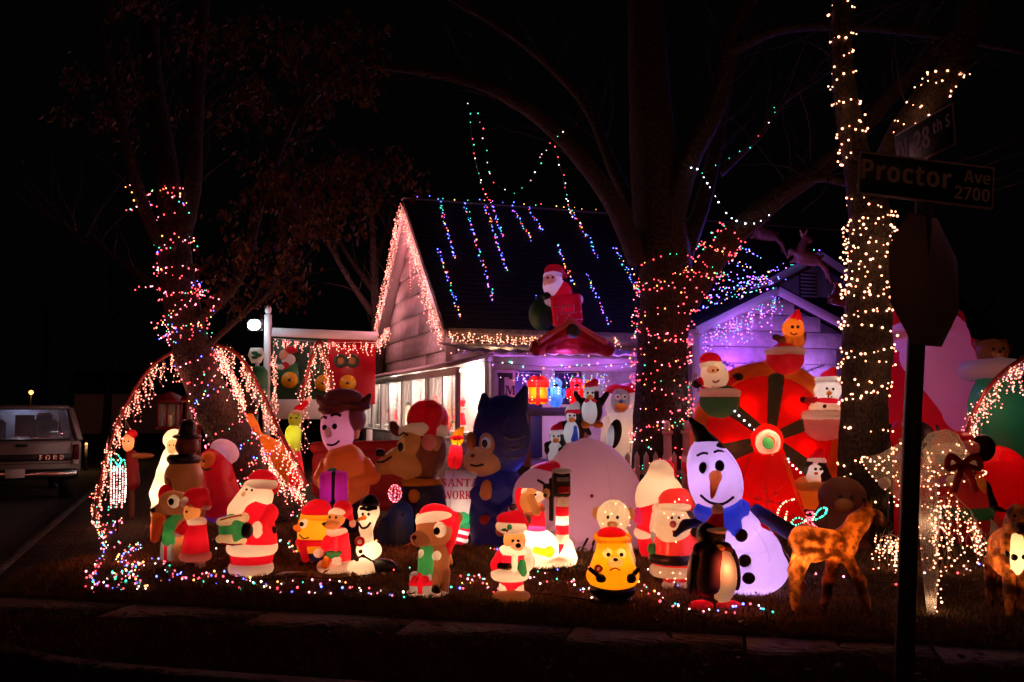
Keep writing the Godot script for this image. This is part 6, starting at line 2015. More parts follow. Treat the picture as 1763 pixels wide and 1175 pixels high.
	lamp(-0.007, 1.184, 0.198, 0.06, Color(1, 0.62, 0.32))
	lamp(0.357, 2.623, 0.122, 0.028, Color(1, 0.62, 0.32))
	lamp(-0.684, 2.072, 0.137, 0.022, Color(1, 0.62, 0.32))
	lamp(0.805, 1.828, 0.122, 0.03, Color(1, 0.93, 0.88))
	lamp(0.59, 0.77, 0.152, 0.012, Color(1, 0.93, 0.88))
	lamp(0.715, 1.554, 0.122, 0.02, Color(1, 0.62, 0.32))
	lamp(0.256, 2.163, 0.107, 0.012, Color(1, 0.62, 0.32))
	lamp(-0.024, 0.335, 0.107, 0.16, Color(1, 0.05, 0.035))
	lamp(0.553, 0.485, 0.107, 0.02, Color(1, 0.5, 0.12))
	lamp(-0.607, 1.615, 0.107, 0.012, Color(1, 0.62, 0.32))
	lamp(-0.449, 1.086, 0.015, 0.06, Color(1, 0.05, 0.035))
	lamp(0.513, 1.048, 0.015, 0.06, Color(1, 0.05, 0.035))
	lamp(0.374, 1.615, 0.015, 0.06, Color(1, 0.05, 0.035))
	lamp(-0.235, 1.615, 0.015, 0.06, Color(1, 0.05, 0.035))
	lamp(0.039, 1.199, 0.046, 0.08, Color(1, 0.05, 0.035))
	fig("boy_inflatable", "large inflatable boy in brown brimmed hat and orange shirt holding a magenta gift", "inflatable", "", Vector3(1.859, 0, -11.734), TURN, 0.025)
	e("brim", "nylon_hat_brown", -0.05, 1.636, 0, 0.336, 0.066, 0.278, -6)
	c("brim", "nylon_hat_brown", -0.313, 1.687, 0, 0.058, -0.372, 1.731, 0, 0.037)
	c("brim", "nylon_hat_brown", 0.227, 1.673, 0, 0.058, 0.27, 1.746, 0, 0.037)
	e("crown", "nylon_hat_brown", -0.059, 1.731, 0, 0.241, 0.11, 0.219)
	e("head", "nylon_skin", -0.119, 1.36, 0, 0.219, 0.344, 0.219)
	e("hair", "nylon_hat_brown", 0.083, 1.455, -0.044, 0.139, 0.175, 0.19)
	e("hair", "nylon_hat_brown", -0.173, 1.578, 0.058, 0.19, 0.073, 0.19)
	e("ear", "nylon_tan", 0.115, 1.288, 0.015, 0.044, 0.095, 0.048)
	c("neck", "nylon_skin", -0.072, 1.071, 0, 0.132, -0.056, 0.998, 0, 0.132)
	e("nose", "nylon_tan", -0.206, 1.288, 0.219, 0.044, 0.066, 0.044)
	c("shirt", "nylon_orange", -0.026, 0.89, 0, 0.263, 0.007, 0.617, 0, 0.278)
	c("sleeve", "nylon_orange", 0.207, 0.89, 0, 0.102, 0.31, 0.746, 0, 0.095)
	c("sleeve", "nylon_orange", 0.31, 0.746, 0, 0.095, 0.108, 0.66, 0.219, 0.088)
	c("sleeve/1", "nylon_orange", -0.258, 0.89, 0, 0.088, -0.328, 0.71, 0, 0.084)
	c("sleeve/1", "nylon_orange", -0.328, 0.71, 0, 0.084, -0.226, 0.631, 0.205, 0.08)
	b("gift", "magenta", -0.11, 0.638, 0.263, 0.161, 0.183, 0.132, 0.044)
	b("ribbon", "black", -0.095, 0.638, 0.263, 0.022, 0.19, 0.139, 0.015)
	e("bow", "green", -0.141, 0.832, 0.292, 0.066, 0.037, 0.037, 20)
	c("trousers", "nylon_navy", -0.085, 0.387, 0, 0.175, -0.088, 0.065, 0, 0.146)
	c("trousers/1", "nylon_navy", 0.154, 0.387, 0, 0.175, 0.173, 0.065, 0, 0.146)
	e("shoe", "nylon_hat_brown", -0.116, 0.001, 0.102, 0.175, 0.073, 0.08)
	e("shoe/1", "nylon_hat_brown", 0.188, 0.001, 0.102, 0.175, 0.073, 0.08)
	e("neckerchief", "nylon_tan", -0.092, 0.977, 0.117, 0.132, 0.058, 0.102)
	dot("eye", "black", -0.25, 1.353, 0.033, 0.037, 0.015)
	dot("eye", "black", -0.119, 1.368, 0.033, 0.037, 0.015)
	stroke("brow", "black", 0.018, [Vector2(-0.325, 1.455), Vector2(-0.274, 1.484), Vector2(-0.23, 1.469)])
	stroke("brow", "black", 0.018, [Vector2(-0.172, 1.498), Vector2(-0.114, 1.52), Vector2(-0.048, 1.498)])
	stroke("smile", "black", 0.015, [Vector2(-0.225, 1.143), Vector2(-0.153, 1.136), Vector2(-0.095, 1.165), Vector2(-0.066, 1.194)])
	lamp(-0.104, 1.31, 0, 0.07, Color(0.5, 0.28, 1))
	lamp(-0.102, 0.588, 0.263, 0.03, Color(0.5, 0.28, 1))
	lamp(-0.01, 0.782, 0, 0.006, Color(1, 0.62, 0.32))
	lamp(-0.016, 0.674, 0, 0.008, Color(1, 0.62, 0.32))
	fig("puppy_inflatable", "large brown inflatable puppy with long tan muzzle wearing a red Santa hat", "inflatable", "", Vector3(2.737, 0, -11.326), TURN, 0.025)
	e("head", "nylon_hat_brown", -0.007, 1.054, 0, 0.29, 0.348, 0.29)
	e("cheek", "nylon_tan", -0.208, 0.932, 0.159, 0.246, 0.189, 0.189, -20)
	e("cheek", "nylon_tan", -0.123, 1.147, 0.189, 0.145, 0.181, 0.131)
	c("muzzle", "nylon_tan", -0.352, 0.932, 0.189, 0.145, -0.467, 0.882, 0.246, 0.101)
	e("nose", "black", -0.497, 1.054, 0.304, 0.065, 0.051, 0.058)
	e("hat", "nylon_red", 0.048, 1.456, 0, 0.261, 0.246, 0.246, -8)
	t("hat_brim", "nylon_white", 0.006, 1.298, 0, 0.239, 0.072, 0.072, 80, 10)
	c("hat", "nylon_red", 0.134, 1.528, 0.145, 0.131, 0.093, 1.24, 0.246, 0.065)
	e("ear", "nylon_hat_brown", -0.356, 1.341, 0.029, 0.065, 0.109, 0.043, 24)
	e("ear/1", "nylon_tan", 0.165, 1.154, 0.217, 0.072, 0.101, 0.043, -30)
	e("pompom", "nylon_pink", 0.093, 1.183, 0.275, 0.087, 0.101, 0.078)
	t("collar", "yellow", -0.019, 0.682, 0, 0.203, 0.051, 0.051, 88)
	c("body", "nylon_navy", -0.003, 0.504, 0, 0.275, -0.016, 0.184, 0, 0.348)
	e("leg", "nylon_navy", -0.201, 0.078, 0.145, 0.145, 0.145, 0.131)
	e("leg/1", "nylon_navy", 0.171, 0.078, 0.145, 0.145, 0.145, 0.131)
	e("paw", "nylon_hat_brown", -0.215, -0.028, 0.189, 0.145, 0.058, 0.064)
	e("paw/1", "nylon_hat_brown", 0.186, -0.028, 0.189, 0.145, 0.058, 0.064)
	e("badge", "yellow", -0.09, 0.539, 0.275, 0.072, 0.087, 0.029)
	spot("eye_white", "nylon_skin", -0.231, 1.14, 0.065, 0.094)
	dot("eye", "black", -0.246, 1.125, 0.036, 0.058, 0.022)
	stroke("brow", "black", 0.014, [Vector2(-0.283, 1.255), Vector2(-0.225, 1.29), Vector2(-0.167, 1.262)])
	stroke("mouth", "black", 0.014, [Vector2(-0.532, 0.946), Vector2(-0.453, 0.946), Vector2(-0.353, 1.011)])
	lamp(0.041, 1.413, 0, 0.012, Color(1, 0.62, 0.32))
	lamp(-0.28, 0.932, 0.101, 0.01, Color(1, 0.62, 0.32))
	lamp(-0.174, 1.147, 0.101, 0.006, Color(1, 0.62, 0.32))
	lamp(0.167, 0.81, 0, 0.004, Color(0.25, 0.3, 1))
	fig("cat_inflatable", "tall dark blue inflatable cat with tan face and pointed ears beside the workshop sign", "inflatable", "", Vector3(3.443, 0, -10.448), TURN, 0.025)
	e("head", "nylon_navy", 0.026, 1.272, 0, 0.344, 0.481, 0.316)
	c("ear", "nylon_navy", -0.166, 1.614, 0, 0.103, -0.187, 1.737, 0, 0.041)
	c("ear/1", "nylon_navy", 0.225, 1.614, 0, 0.124, 0.3, 1.833, 0, 0.034)
	e("eye_patch", "nylon_tan", -0.131, 1.191, 0.247, 0.103, 0.124, 0.083)
	e("eye_patch/1", "nylon_tan", -0.33, 1.218, 0.193, 0.055, 0.11, 0.069)
	e("muzzle", "nylon_tan", -0.185, 0.98, 0.138, 0.234, 0.172, 0.193)
	c("body", "nylon_navy", -0.014, 0.628, 0, 0.302, -0.027, 0.258, 0, 0.344)
	c("arm", "nylon_navy", -0.239, 0.594, 0.138, 0.11, -0.068, 0.392, 0.302, 0.096)
	c("arm/1", "nylon_navy", 0.238, 0.594, 0.138, 0.11, 0.013, 0.379, 0.316, 0.096)
	e("leg", "nylon_navy", -0.149, 0.09, 0.096, 0.179, 0.138, 0.124)
	e("leg/1", "nylon_navy", 0.149, 0.09, 0.096, 0.179, 0.138, 0.124)
	e("bell", "nylon_orange", -0.151, 0.648, 0.275, 0.069, 0.131, 0.055)
	e("paw", "nylon_dark_red", -0.164, 0.338, 0.412, 0.062, 0.062, 0.056)
	stroke("stripe", "grey", 0.011, [Vector2(0.054, 1.259), Vector2(0.17, 1.232), Vector2(0.307, 1.272)])
	stroke("stripe", "grey", 0.011, [Vector2(0.054, 1.15), Vector2(0.17, 1.123), Vector2(0.307, 1.163)])
	stroke("stripe", "grey", 0.011, [Vector2(0.054, 1.041), Vector2(0.17, 1.014), Vector2(0.306, 1.055)])
	spot("eye_white", "white", -0.152, 1.191, 0.062, 0.076)
	dot("eye", "black", -0.165, 1.191, 0.034, 0.048, 0.014)
	dot("nose", "dark_red", -0.302, 1.048, 0.028, 0.021)
	stroke("smile", "black", 0.014, [Vector2(-0.329, 0.946), Vector2(-0.26, 0.933), Vector2(-0.178, 0.953)])
	stroke("seam", "grey", 0.003, [Vector2(0.067, 1.682), Vector2(0.108, 1.477), Vector2(0.122, 1.204)])
	stroke("seam", "teal", 0.004, [Vector2(0.273, 1.614), Vector2(0.327, 1.341), Vector2(0.327, 1.068)])
	lamp(0.204, 0.933, 0.041, 0.05, Color(0.25, 0.3, 1))
	lamp(0.136, 0.527, 0, 0.07, Color(0.25, 0.3, 1))
	lamp(-0.138, 1.034, 0.069, 0.01, Color(1, 0.62, 0.32))
	fig("sea_creature_inflatable", "rounded dark teal inflatable figure low behind the snowman and reindeer", "inflatable", "", Vector3(2.353, 0, -10.824), TURN, 0.022)
	c("body", "nylon_teal", -0.003, 0.358, 0, 0.151, -0.055, 0.09, 0, 0.206)
	e("arm", "nylon_teal", -0.192, 0.157, 0.055, 0.069, 0.179, 0.076)
	e("flipper", "nylon_orange", 0.068, -0.044, 0.096, 0.179, 0.083, 0.091)
	e("vest", "nylon_dark_red", -0.176, -0.011, 0.028, 0.096, 0.165, 0.106)
	dot("eye", "black", -0.051, 0.365, 0.021, 0.021)
	dot("eye", "black", 0.038, 0.365, 0.021, 0.021)
	lamp(0.024, 0.325, 0.028, 0.008, Color(0.25, 0.3, 1))
	fig("giant_santa_inflatable", "giant red inflatable Santa with long white beard towering behind the sign post", "inflatable", "", Vector3(10.464, 0, -11.415), TURN, 0.035)
	e("body", "nylon_red", 0.045, 1.441, -0.177, 0.816, 1.242, 0.799)
	e("head", "nylon_white", 0.215, 2.594, 0.089, 0.55, 0.532, 0.488)
	c("beard", "nylon_white", 0.203, 2.238, 0.266, 0.55, 0.287, 1.529, 0.266, 0.408)
	c("beard", "nylon_white", 0.287, 1.529, 0.302, 0.373, 0.345, 1.133, 0.302, 0.142)
	c("beard", "nylon_white", 0.574, 2.683, 0.089, 0.231, 0.686, 2.844, 0.089, 0.071)
	e("hat", "nylon_red", -0.02, 3.041, -0.089, 0.586, 0.497, 0.532)
	c("hat", "nylon_red", 0.568, 2.505, -0.177, 0.355, 1.006, 2.327, -0.177, 0.266)
	t("hat_brim", "nylon_white", 0.112, 2.728, 0, 0.497, 0.106, 0.106, 80)
	c("arm", "nylon_red", -0.687, 2.149, 0, 0.302, -0.972, 1.441, 0, 0.275)
	c("arm", "nylon_red", -0.972, 1.441, 0, 0.275, -0.814, 0.738, 0, 0.248)
	c("arm/1", "nylon_red", 0.804, 2.149, 0, 0.319, 1.151, 1.441, 0, 0.293)
	c("arm/1", "nylon_red", 1.151, 1.441, 0, 0.293, 1.037, 0.738, 0, 0.266)
	e("boot", "black", -0.397, -0.046, 0.089, 0.408, 0.231, 0.254)
	e("boot/1", "black", 0.481, -0.046, 0.089, 0.408, 0.231, 0.254)
	c("leg", "nylon_red", -0.337, 0.476, 0, 0.39, -0.375, 0.084, 0, 0.355)
	c("leg/1", "nylon_red", 0.455, 0.476, 0, 0.39, 0.468, 0.084, 0, 0.355)
	c("hat", "nylon_red", 0.712, 2.808, 0, 0.089, 0.673, 2.996, 0, 0.071)
	c("hat", "nylon_red", 0.673, 2.996, 0, 0.071, 0.64, 3.059, 0, 0.053)
	lamp(0.201, 2.149, 0.089, 0.022, Color(1, 0.3, 0.45))
	lamp(0.078, 1.089, 0, 0.1, Color(1, 0.05, 0.035))
	lamp(-0.888, 1.265, 0, 0.03, Color(1, 0.62, 0.32))
	lamp(0.974, 1.441, 0, 0.03, Color(1, 0.62, 0.32))
	lamp(-0.127, 3.041, 0, 0.02, Color(1, 0.05, 0.035))
	lamp(0.517, 2.327, 0.177, 0.006, Color(1, 0.3, 0.45))
	fig("stocking_inflatable", "green inflatable stocking with violet-lit cuff and a brown bear peeping out", "inflatable", "", Vector3(10.383, 0, -9.751), TURN, 0.03)
	e("body", "nylon_green", -0.045, 1.498, 0, 0.409, 0.63, 0.362)
	e("body", "nylon_green", 0.038, 0.991, 0.032, 0.457, 0.473, 0.378)
	t("cuff", "nylon_white", -0.148, 2.103, 0, 0.283, 0.134, 0.134, 86)
	e("toe", "nylon_green", 0.248, 0.371, 0.063, 0.315, 0.347, 0.283)
	e("bear_head", "nylon_brown", -0.139, 2.355, 0.047, 0.213, 0.173, 0.173)
	e("bear_ear", "nylon_brown", -0.309, 2.45, 0, 0.063, 0.079, 0.057)
	e("bear_ear/1", "nylon_brown", 0.039, 2.466, 0, 0.063, 0.079, 0.057)
	e("bear_muzzle", "nylon_tan", -0.149, 2.308, 0.205, 0.079, 0.055, 0.063)
	e("arm", "nylon_red", 0.181, 1.264, 0.173, 0.173, 0.205, 0.156)
	dot("eye", "black", -0.209, 2.379, 0.024, 0.024)
	dot("eye", "black", -0.075, 2.387, 0.024, 0.024)
	dot("nose", "black", -0.148, 2.34, 0.027, 0.02)
	lamp(-0.121, 1.569, 0.047, 0.035, Color(0.75, 0.8, 1))
	lamp(-0.165, 2.087, 0, 0.02, Color(0.62, 0.36, 1))
	lamp(0.041, 1.069, 0, 0.012, Color(0.75, 0.8, 1))
	lamp(-0.139, 2.355, 0.032, 0.004, Color(1, 0.62, 0.32))
	fig("red_sack_inflatable", "low rounded red inflatable sack with white cuff behind the deer with bells", "inflatable", "", Vector3(9.223, 0, -8.669), TURN, 0.03)
	e("body", "nylon_red", 0.022, 0.576, -0.21, 0.434, 0.56, 0.35)
	e("body", "nylon_red", -0.298, 0.37, -0.21, 0.28, 0.322, 0.28)
	e("mitten", "nylon_pink", -0.193, 0.199, -0.028, 0.154, 0.189, 0.14)
	lamp(-0.013, 0.576, -0.21, 0.05, Color(1, 0.05, 0.035))
	lamp(0.035, 0.92, -0.14, 0.03, Color(1, 0.05, 0.035))
	fig("bear_inflatable", "black-eared inflatable bear in red Santa cap and dark coat standing behind the bells", "inflatable", "", Vector3(8.544, 0, -8.692), TURN, 0.025)
	e("head", "black", 0, 1, 0, 0.247, 0.234, 0.22)
	e("ear", "black", 0.312, 1.123, -0.028, 0.151, 0.165, 0.062)
	e("hat", "nylon_red", -0.061, 1.218, 0.014, 0.234, 0.103, 0.206, 6)
	t("hat_brim", "nylon_pink", -0.03, 1.123, 0.014, 0.193, 0.069, 0.069, 84)
	e("face", "nylon_tan", -0.016, 0.933, 0.151, 0.151, 0.138, 0.096)
	c("body", "nylon_dark_red", 0.021, 0.594, 0, 0.275, 0.009, 0.258, 0, 0.302)
	t("belt", "nylon_dark_green", 0.013, 0.379, 0, 0.289, 0.062, 0.062, 90)
	c("leg", "black", -0.099, 0.09, 0, 0.179, -0.091, -0.078, 0, 0.151)
	c("leg/1", "black", 0.2, 0.09, 0, 0.179, 0.208, -0.078, 0, 0.151)
	e("shoe", "nylon_orange", 0.191, -0.345, 0.083, 0.261, 0.206, 0.186)
	e("shoe/1", "nylon_orange", -0.18, -0.312, 0.055, 0.234, 0.179, 0.161)
	e("nose", "black", -0.029, 0.933, 0.247, 0.055, 0.041, 0.037)
	e("cheek_ball", "nylon_orange", 0.14, 0.696, 0.165, 0.096, 0.138, 0.087)
	c("arm", "black", 0.275, 0.662, 0, 0.096, 0.336, 0.459, 0, 0.089)
	c("arm", "black", 0.336, 0.459, 0, 0.089, 0.273, 0.224, 0, 0.083)
	e("mitten", "nylon_white", 0.284, 0.157, 0.041, 0.138, 0.151, 0.124)
	lamp(0.016, 0.459, 0, 0.04, Color(1, 0.62, 0.32))
	lamp(0.191, -0.345, 0, 0.012, Color(1, 0.5, 0.12))
	lamp(-0.062, 1.17, 0, 0.006, Color(1, 0.62, 0.32))
	fig("dotted_hat_inflatable", "inflatable figure in red hat with white dots half hidden behind the warm-lit trunk", "inflatable", "", Vector3(8.488, 0, -9.557), TURN, 0.025)
	e("hat", "nylon_red", 0.009, 1.263, 0, 0.148, 0.177, 0.148)
	e("ear", "black", -0.136, 1.322, -0.03, 0.066, 0.081, 0.044)
	e("head", "black", 0.255, 1.176, -0.03, 0.192, 0.251, 0.177)
	c("body", "nylon_red", 0.09, 0.811, 0, 0.236, 0.07, 0.16, 0, 0.31)
	e("foot", "nylon_hat_brown", -0.044, -0.02, 0.074, 0.192, 0.103, 0.114)
	e("foot/1", "nylon_hat_brown", 0.247, -0.02, 0.074, 0.192, 0.103, 0.114)
	dot("hat_dot", "white", -0.01, 1.387, 0.027, 0.027)
	dot("hat_dot", "white", 0.009, 1.285, 0.027, 0.027)
	dot("hat_dot", "white", -0.059, 1.197, 0.027, 0.027)
	dot("hat_dot", "white", 0.051, 1.197, 0.027, 0.027)
	lamp(0.008, 1.234, 0, 0.006, Color(1, 0.62, 0.32))
	lamp(0.079, 0.449, 0, 0.02, Color(1, 0.62, 0.32))
	fig("brown_bear_inflatable", "rounded dark brown inflatable bear low behind the doe and the warm-lit trunk", "inflatable", "", Vector3(6.903, 0, -8.834), TURN, 0.025)
	e("body", "nylon_hat_brown", 0.059, 0.274, 0, 0.318, 0.331, 0.265)
	e("head", "nylon_hat_brown", 0.067, 0.598, 0.04, 0.265, 0.225, 0.225)
	e("ear", "nylon_hat_brown", -0.066, 0.514, 0.066, 0.066, 0.106, 0.06)
	e("foot", "nylon_hat_brown", -0.13, 0.048, 0.119, 0.159, 0.093, 0.102)
	e("foot/1", "nylon_hat_brown", 0.197, 0.048, 0.119, 0.159, 0.093, 0.102)
	e("muzzle", "nylon_tan", 0.013, 0.527, 0.238, 0.099, 0.073, 0.066)
	dot("eye", "black", -0.024, 0.618, 0.023, 0.023)
	dot("eye", "black", 0.094, 0.618, 0.023, 0.023)
	lamp(0.06, 0.306, 0, 0.004, Color(1, 0.62, 0.32))
	# on the roofs
	fig("roof_santa_inflatable", "inflatable Santa climbing into a red brick chimney on the porch roof", "inflatable", "", Vector3(5.633, 2.905, -13.819), TURN, 0.025)
	b("chimney", "nylon_red", 0.048, 0.254, 0, 0.242, 0.242, 0.205, 0.056, 6)
	c("chimney_snow", "nylon_white", -0.242, 0.376, 0.093, 0.074, 0.226, 0.423, 0.093, 0.093)
	c("chimney_snow/1", "nylon_white", -0.223, 0.376, -0.13, 0.074, 0.208, 0.423, -0.13, 0.093)
	e("body", "nylon_red", -0.035, 0.536, 0, 0.186, 0.205, 0.168, 20)
	e("head", "nylon_white", -0.166, 0.659, 0.037, 0.168, 0.205, 0.158)
	e("face", "nylon_skin", -0.222, 0.734, 0.149, 0.112, 0.084, 0.084)
	e("hat", "nylon_red", -0.156, 0.886, 0, 0.149, 0.121, 0.14, -10)
	c("hat", "nylon_red", -0.09, 0.905, 0, 0.084, 0.022, 0.81, 0, 0.047)
	t("hat_brim", "nylon_white", -0.175, 0.81, 0.019, 0.121, 0.037, 0.037, 80, 10)
	e("nose", "nylon_skin", -0.297, 0.678, 0.13, 0.037, 0.037, 0.034)
	e("mitten", "black", -0.279, 0.47, 0.112, 0.074, 0.065, 0.059)
	dot("eye", "black", -0.26, 0.753, 0.02, 0.02)
	dot("eye", "black", -0.175, 0.763, 0.02, 0.02)
	stroke("mortar", "white", 0.008, [Vector2(-0.177, 0.282), Vector2(0.048, 0.31), Vector2(0.282, 0.338)])
	stroke("mortar", "white", 0.008, [Vector2(-0.177, 0.16), Vector2(0.048, 0.188), Vector2(0.282, 0.216)])
	stroke("mortar", "white", 0.008, [Vector2(-0.177, 0.038), Vector2(0.047, 0.066), Vector2(0.281, 0.094)])
	stroke("mortar", "white", 0.008, [Vector2(-0.036, 0.301), Vector2(-0.027, 0.244), Vector2(-0.027, 0.188)])
	stroke("mortar", "white", 0.008, [Vector2(0.151, 0.329), Vector2(0.16, 0.272), Vector2(0.16, 0.216)])
	stroke("mortar", "white", 0.008, [Vector2(-0.112, 0.178), Vector2(-0.102, 0.122), Vector2(-0.103, 0.066)])
	stroke("mortar", "white", 0.008, [Vector2(0.076, 0.197), Vector2(0.085, 0.141), Vector2(0.084, 0.084)])
	stroke("mortar", "white", 0.008, [Vector2(0, 0.056), Vector2(0.009, 0), Vector2(0.009, -0.056)])
	stroke("mortar", "white", 0.008, [Vector2(0.187, 0.094), Vector2(0.196, 0.038), Vector2(0.196, -0.019)])
	lamp(0.048, 0.254, 0, 0.035, Color(0.62, 0.36, 1))
	lamp(-0.166, 0.678, 0.019, 0.02, Color(0.62, 0.36, 1))
	lamp(-0.073, 0.536, 0, 0.008, Color(1, 0.62, 0.32))
	fig("sack_inflatable", "dark green inflatable toy sack leaning beside the roof Santa", "inflatable", "", Vector3(5.297, 2.868, -13.935), TURN, 0.025)
	e("body", "nylon_dark_green", 0.001, 0.225, 0, 0.205, 0.261, 0.186)
	e("neck", "nylon_dark_green", 0.039, 0.47, 0, 0.084, 0.093, 0.075)
	t("cord", "nylon_dark_red", 0.038, 0.423, 0, 0.074, 0.028, 0.028, 86)
	lamp(0.001, 0.244, 0, 0.001, Color(1, 0.62, 0.32))
	fig("roof_house_inflatable", "dark red inflatable gabled roof with a wreath sitting on top of the porch roof", "inflatable", "", Vector3(5.438, 2.419, -13.04), TURN, 0.03)
	c("roof", "nylon_dark_red", 0.01, 0.328, 0, 0.159, -0.512, 0.08, 0, 0.123)
	c("roof", "nylon_dark_red", 0.01, 0.328, 0, 0.159, 0.557, 0.062, 0, 0.123)
	b("front", "nylon_dark_red", 0.01, 0.15, -0.035, 0.423, 0.15, 0.159, 0.07)
	e("front", "nylon_dark_red", 0.01, 0.239, -0.018, 0.264, 0.211, 0.141)
	e("ridge_ball", "nylon_pink", -0.051, 0.541, 0.035, 0.035, 0.035, 0.032)
	t("wreath", "nylon_dark_green", 0.028, 0.328, 0.159, 0.062, 0.035, 0.035)
	c("snow_edge", "nylon_pink", -0.007, 0.47, 0.088, 0.053, 0.504, 0.168, 0.088, 0.053)
	c("snow_edge", "nylon_pink", -0.007, 0.47, 0.088, 0.053, -0.467, 0.186, 0.088, 0.053)
	lamp(0.01, 0.204, 0, 0.012, Color(1, 0.05, 0.035))
	fig("flying_reindeer_figure", "dim brown reindeer leaping over the garage roof, nearer the gable peak of the three", "reindeer", "reindeer leaping over the garage roof", Vector3(9.787, 3.859, -13.023), TURN, 0.022)
	c("body", "nylon_brown", -0.14, 0.276, 0, 0.136, 0.073, 0.217, 0, 0.107)
	c("neck", "nylon_brown", -0.159, 0.335, 0, 0.097, -0.096, 0.513, 0, 0.068)
	e("head", "nylon_brown", -0.036, 0.572, 0, 0.107, 0.068, 0.058, -20)
	c("antler", "tan", -0.113, 0.632, 0, 0.029, -0.15, 0.731, 0, 0.019)
	c("antler/1", "tan", -0.073, 0.641, 0, 0.029, -0.032, 0.731, 0, 0.019)
	c("leg", "nylon_brown", -0.199, 0.296, 0.058, 0.048, -0.334, 0.355, 0.058, 0.039)
	c("leg", "nylon_brown", -0.334, 0.355, 0.058, 0.039, -0.385, 0.256, 0.058, 0.029)
	c("leg/1", "nylon_brown", -0.18, 0.256, -0.058, 0.048, -0.298, 0.197, -0.058, 0.029)
	c("leg/2", "nylon_brown", 0.112, 0.197, 0.058, 0.048, 0.246, 0.059, 0.058, 0.039)
	c("leg/2", "nylon_brown", 0.246, 0.059, 0.058, 0.039, 0.338, -0.157, 0.058, 0.029)
	c("leg/3", "nylon_brown", 0.132, 0.197, -0.058, 0.048, 0.286, 0.098, -0.058, 0.039)
	c("leg/3", "nylon_brown", 0.286, 0.098, -0.058, 0.039, 0.301, -0.079, -0.058, 0.029)
	c("tail", "nylon_brown", 0.172, 0.256, 0, 0.039, 0.232, 0.296, 0, 0.019)
	# porch and back garden
	fig("snow_monster_inflatable", "white furry snow monster with blue face and red hat at the end of the porch", "inflatable", "", Vector3(6.073, 0, -12.61), TURN, 0.025)
	c("body", "white", 0.013, 1.488, 0, 0.226, 0.007, 0.842, 0, 0.261)
	e("head", "white", -0.003, 1.661, 0, 0.252, 0.295, 0.226)
	e("hat", "red", -0.019, 1.86, 0.017, 0.226, 0.096, 0.209)
	c("hat", "red", 0.129, 1.877, 0, 0.087, 0.232, 1.773, 0, 0.052)
	e("face", "grey", -0.038, 1.704, 0.191, 0.139, 0.191, 0.07)
	e("mouth", "orange", -0.038, 1.6, 0.243, 0.096, 0.061, 0.052)
	c("arm", "white", -0.213, 1.401, 0.052, 0.087, -0.25, 1.1, 0.052, 0.078)
	c("arm/1", "white", 0.237, 1.401, 0.052, 0.087, 0.269, 1.1, 0.052, 0.078)
	c("leg", "white", -0.114, 0.757, 0, 0.122, -0.118, 0.329, 0, 0.113)
	c("leg/1", "white", 0.127, 0.757, 0, 0.122, 0.123, 0.329, 0, 0.113)
	spot("eye_white", "white", -0.089, 1.756, 0.043, 0.043)
	spot("eye_white/1", "white", 0.015, 1.756, 0.043, 0.043)
	dot("eye", "black", -0.089, 1.756, 0.017, 0.017, 0.017)
	dot("eye", "black", 0.015, 1.756, 0.017, 0.017, 0.017)
	dot("nose", "blue", -0.038, 1.686, 0.035, 0.026)
	lamp(0.011, 1.272, 0, 0.05, Color(1, 0.62, 0.32))
	lamp(-0.004, 1.617, 0, 0.012, Color(0.75, 0.8, 1))
	lamp(0.076, 0.842, 0, 0.03, Color(1, 0.62, 0.32))
	fig("gift_lamp_figure", "glowing yellow gift box with red lid and red bow on the porch table", "light-up figure", "", Vector3(5.066, 1.636, -13.485), TURN, 0.012)
	b("box", "yellow", 0, 0.179, 0, 0.144, 0.162, 0.09, 0.027)
	b("lid", "crystal_red", 0.001, 0.332, 0, 0.171, 0.054, 0.117, 0.027)
	b("ribbon", "crystal_red", 0, 0.161, 0, 0.027, 0.162, 0.099, 0.009)
	e("bow", "crystal_red", -0.062, 0.413, 0, 0.072, 0.045, 0.045, 20)
	e("bow/1", "crystal_red", 0.073, 0.413, 0, 0.072, 0.045, 0.045, -20)
	b("band", "crystal_red", 0, 0.072, 0, 0.153, 0.027, 0.099, 0.009)
	dot("light_bulb", "glow_warm", -0.089, 0.377, 0.008, 0.008)
	dot("light_bulb", "glow_red", -0.026, 0.278, 0.008, 0.008)
	dot("light_bulb", "glow_red", 0.036, 0.179, 0.008, 0.008)
	dot("light_bulb", "glow_warm", -0.09, 0.081, 0.008, 0.008)
	dot("light_bulb", "glow_red", -0.026, 0.323, 0.008, 0.008)
	dot("light_bulb", "glow_red", 0.036, 0.224, 0.008, 0.008)
	dot("light_bulb", "glow_warm", -0.09, 0.125, 0.008, 0.008)
	dot("light_bulb", "glow_red", -0.026, 0.368, 0.008, 0.008)
	dot("light_bulb", "glow_red", 0.036, 0.269, 0.008, 0.008)
	lamp(0, 0.197, 0, 0.068, Color(1, 0.62, 0.32))
	lamp(0.001, 0.323, 0, 0.027, Color(1, 0.62, 0.32))
	fig("blue_lamp_figure", "glowing blue rounded toy on the porch table", "light-up figure", "", Vector3(5.329, 1.636, -13.395), TURN, 0.012)
	c("body", "crystal_blue", 0.001, 0.233, 0, 0.09, 0, 0.072, 0, 0.108)
	e("head", "crystal_blue", 0.001, 0.332, 0, 0.099, 0.09, 0.081)
	e("arm", "crystal_blue", -0.116, 0.179, 0.018, 0.045, 0.081, 0.05)
	e("arm/1", "crystal_blue", 0.117, 0.179, 0.018, 0.045, 0.081, 0.05)
	dot("eye", "white", -0.035, 0.377, 0.023, 0.023)
	dot("eye", "white", 0.037, 0.377, 0.023, 0.023)
	dot("mouth", "black", 0.001, 0.305, 0.045, 0.023)
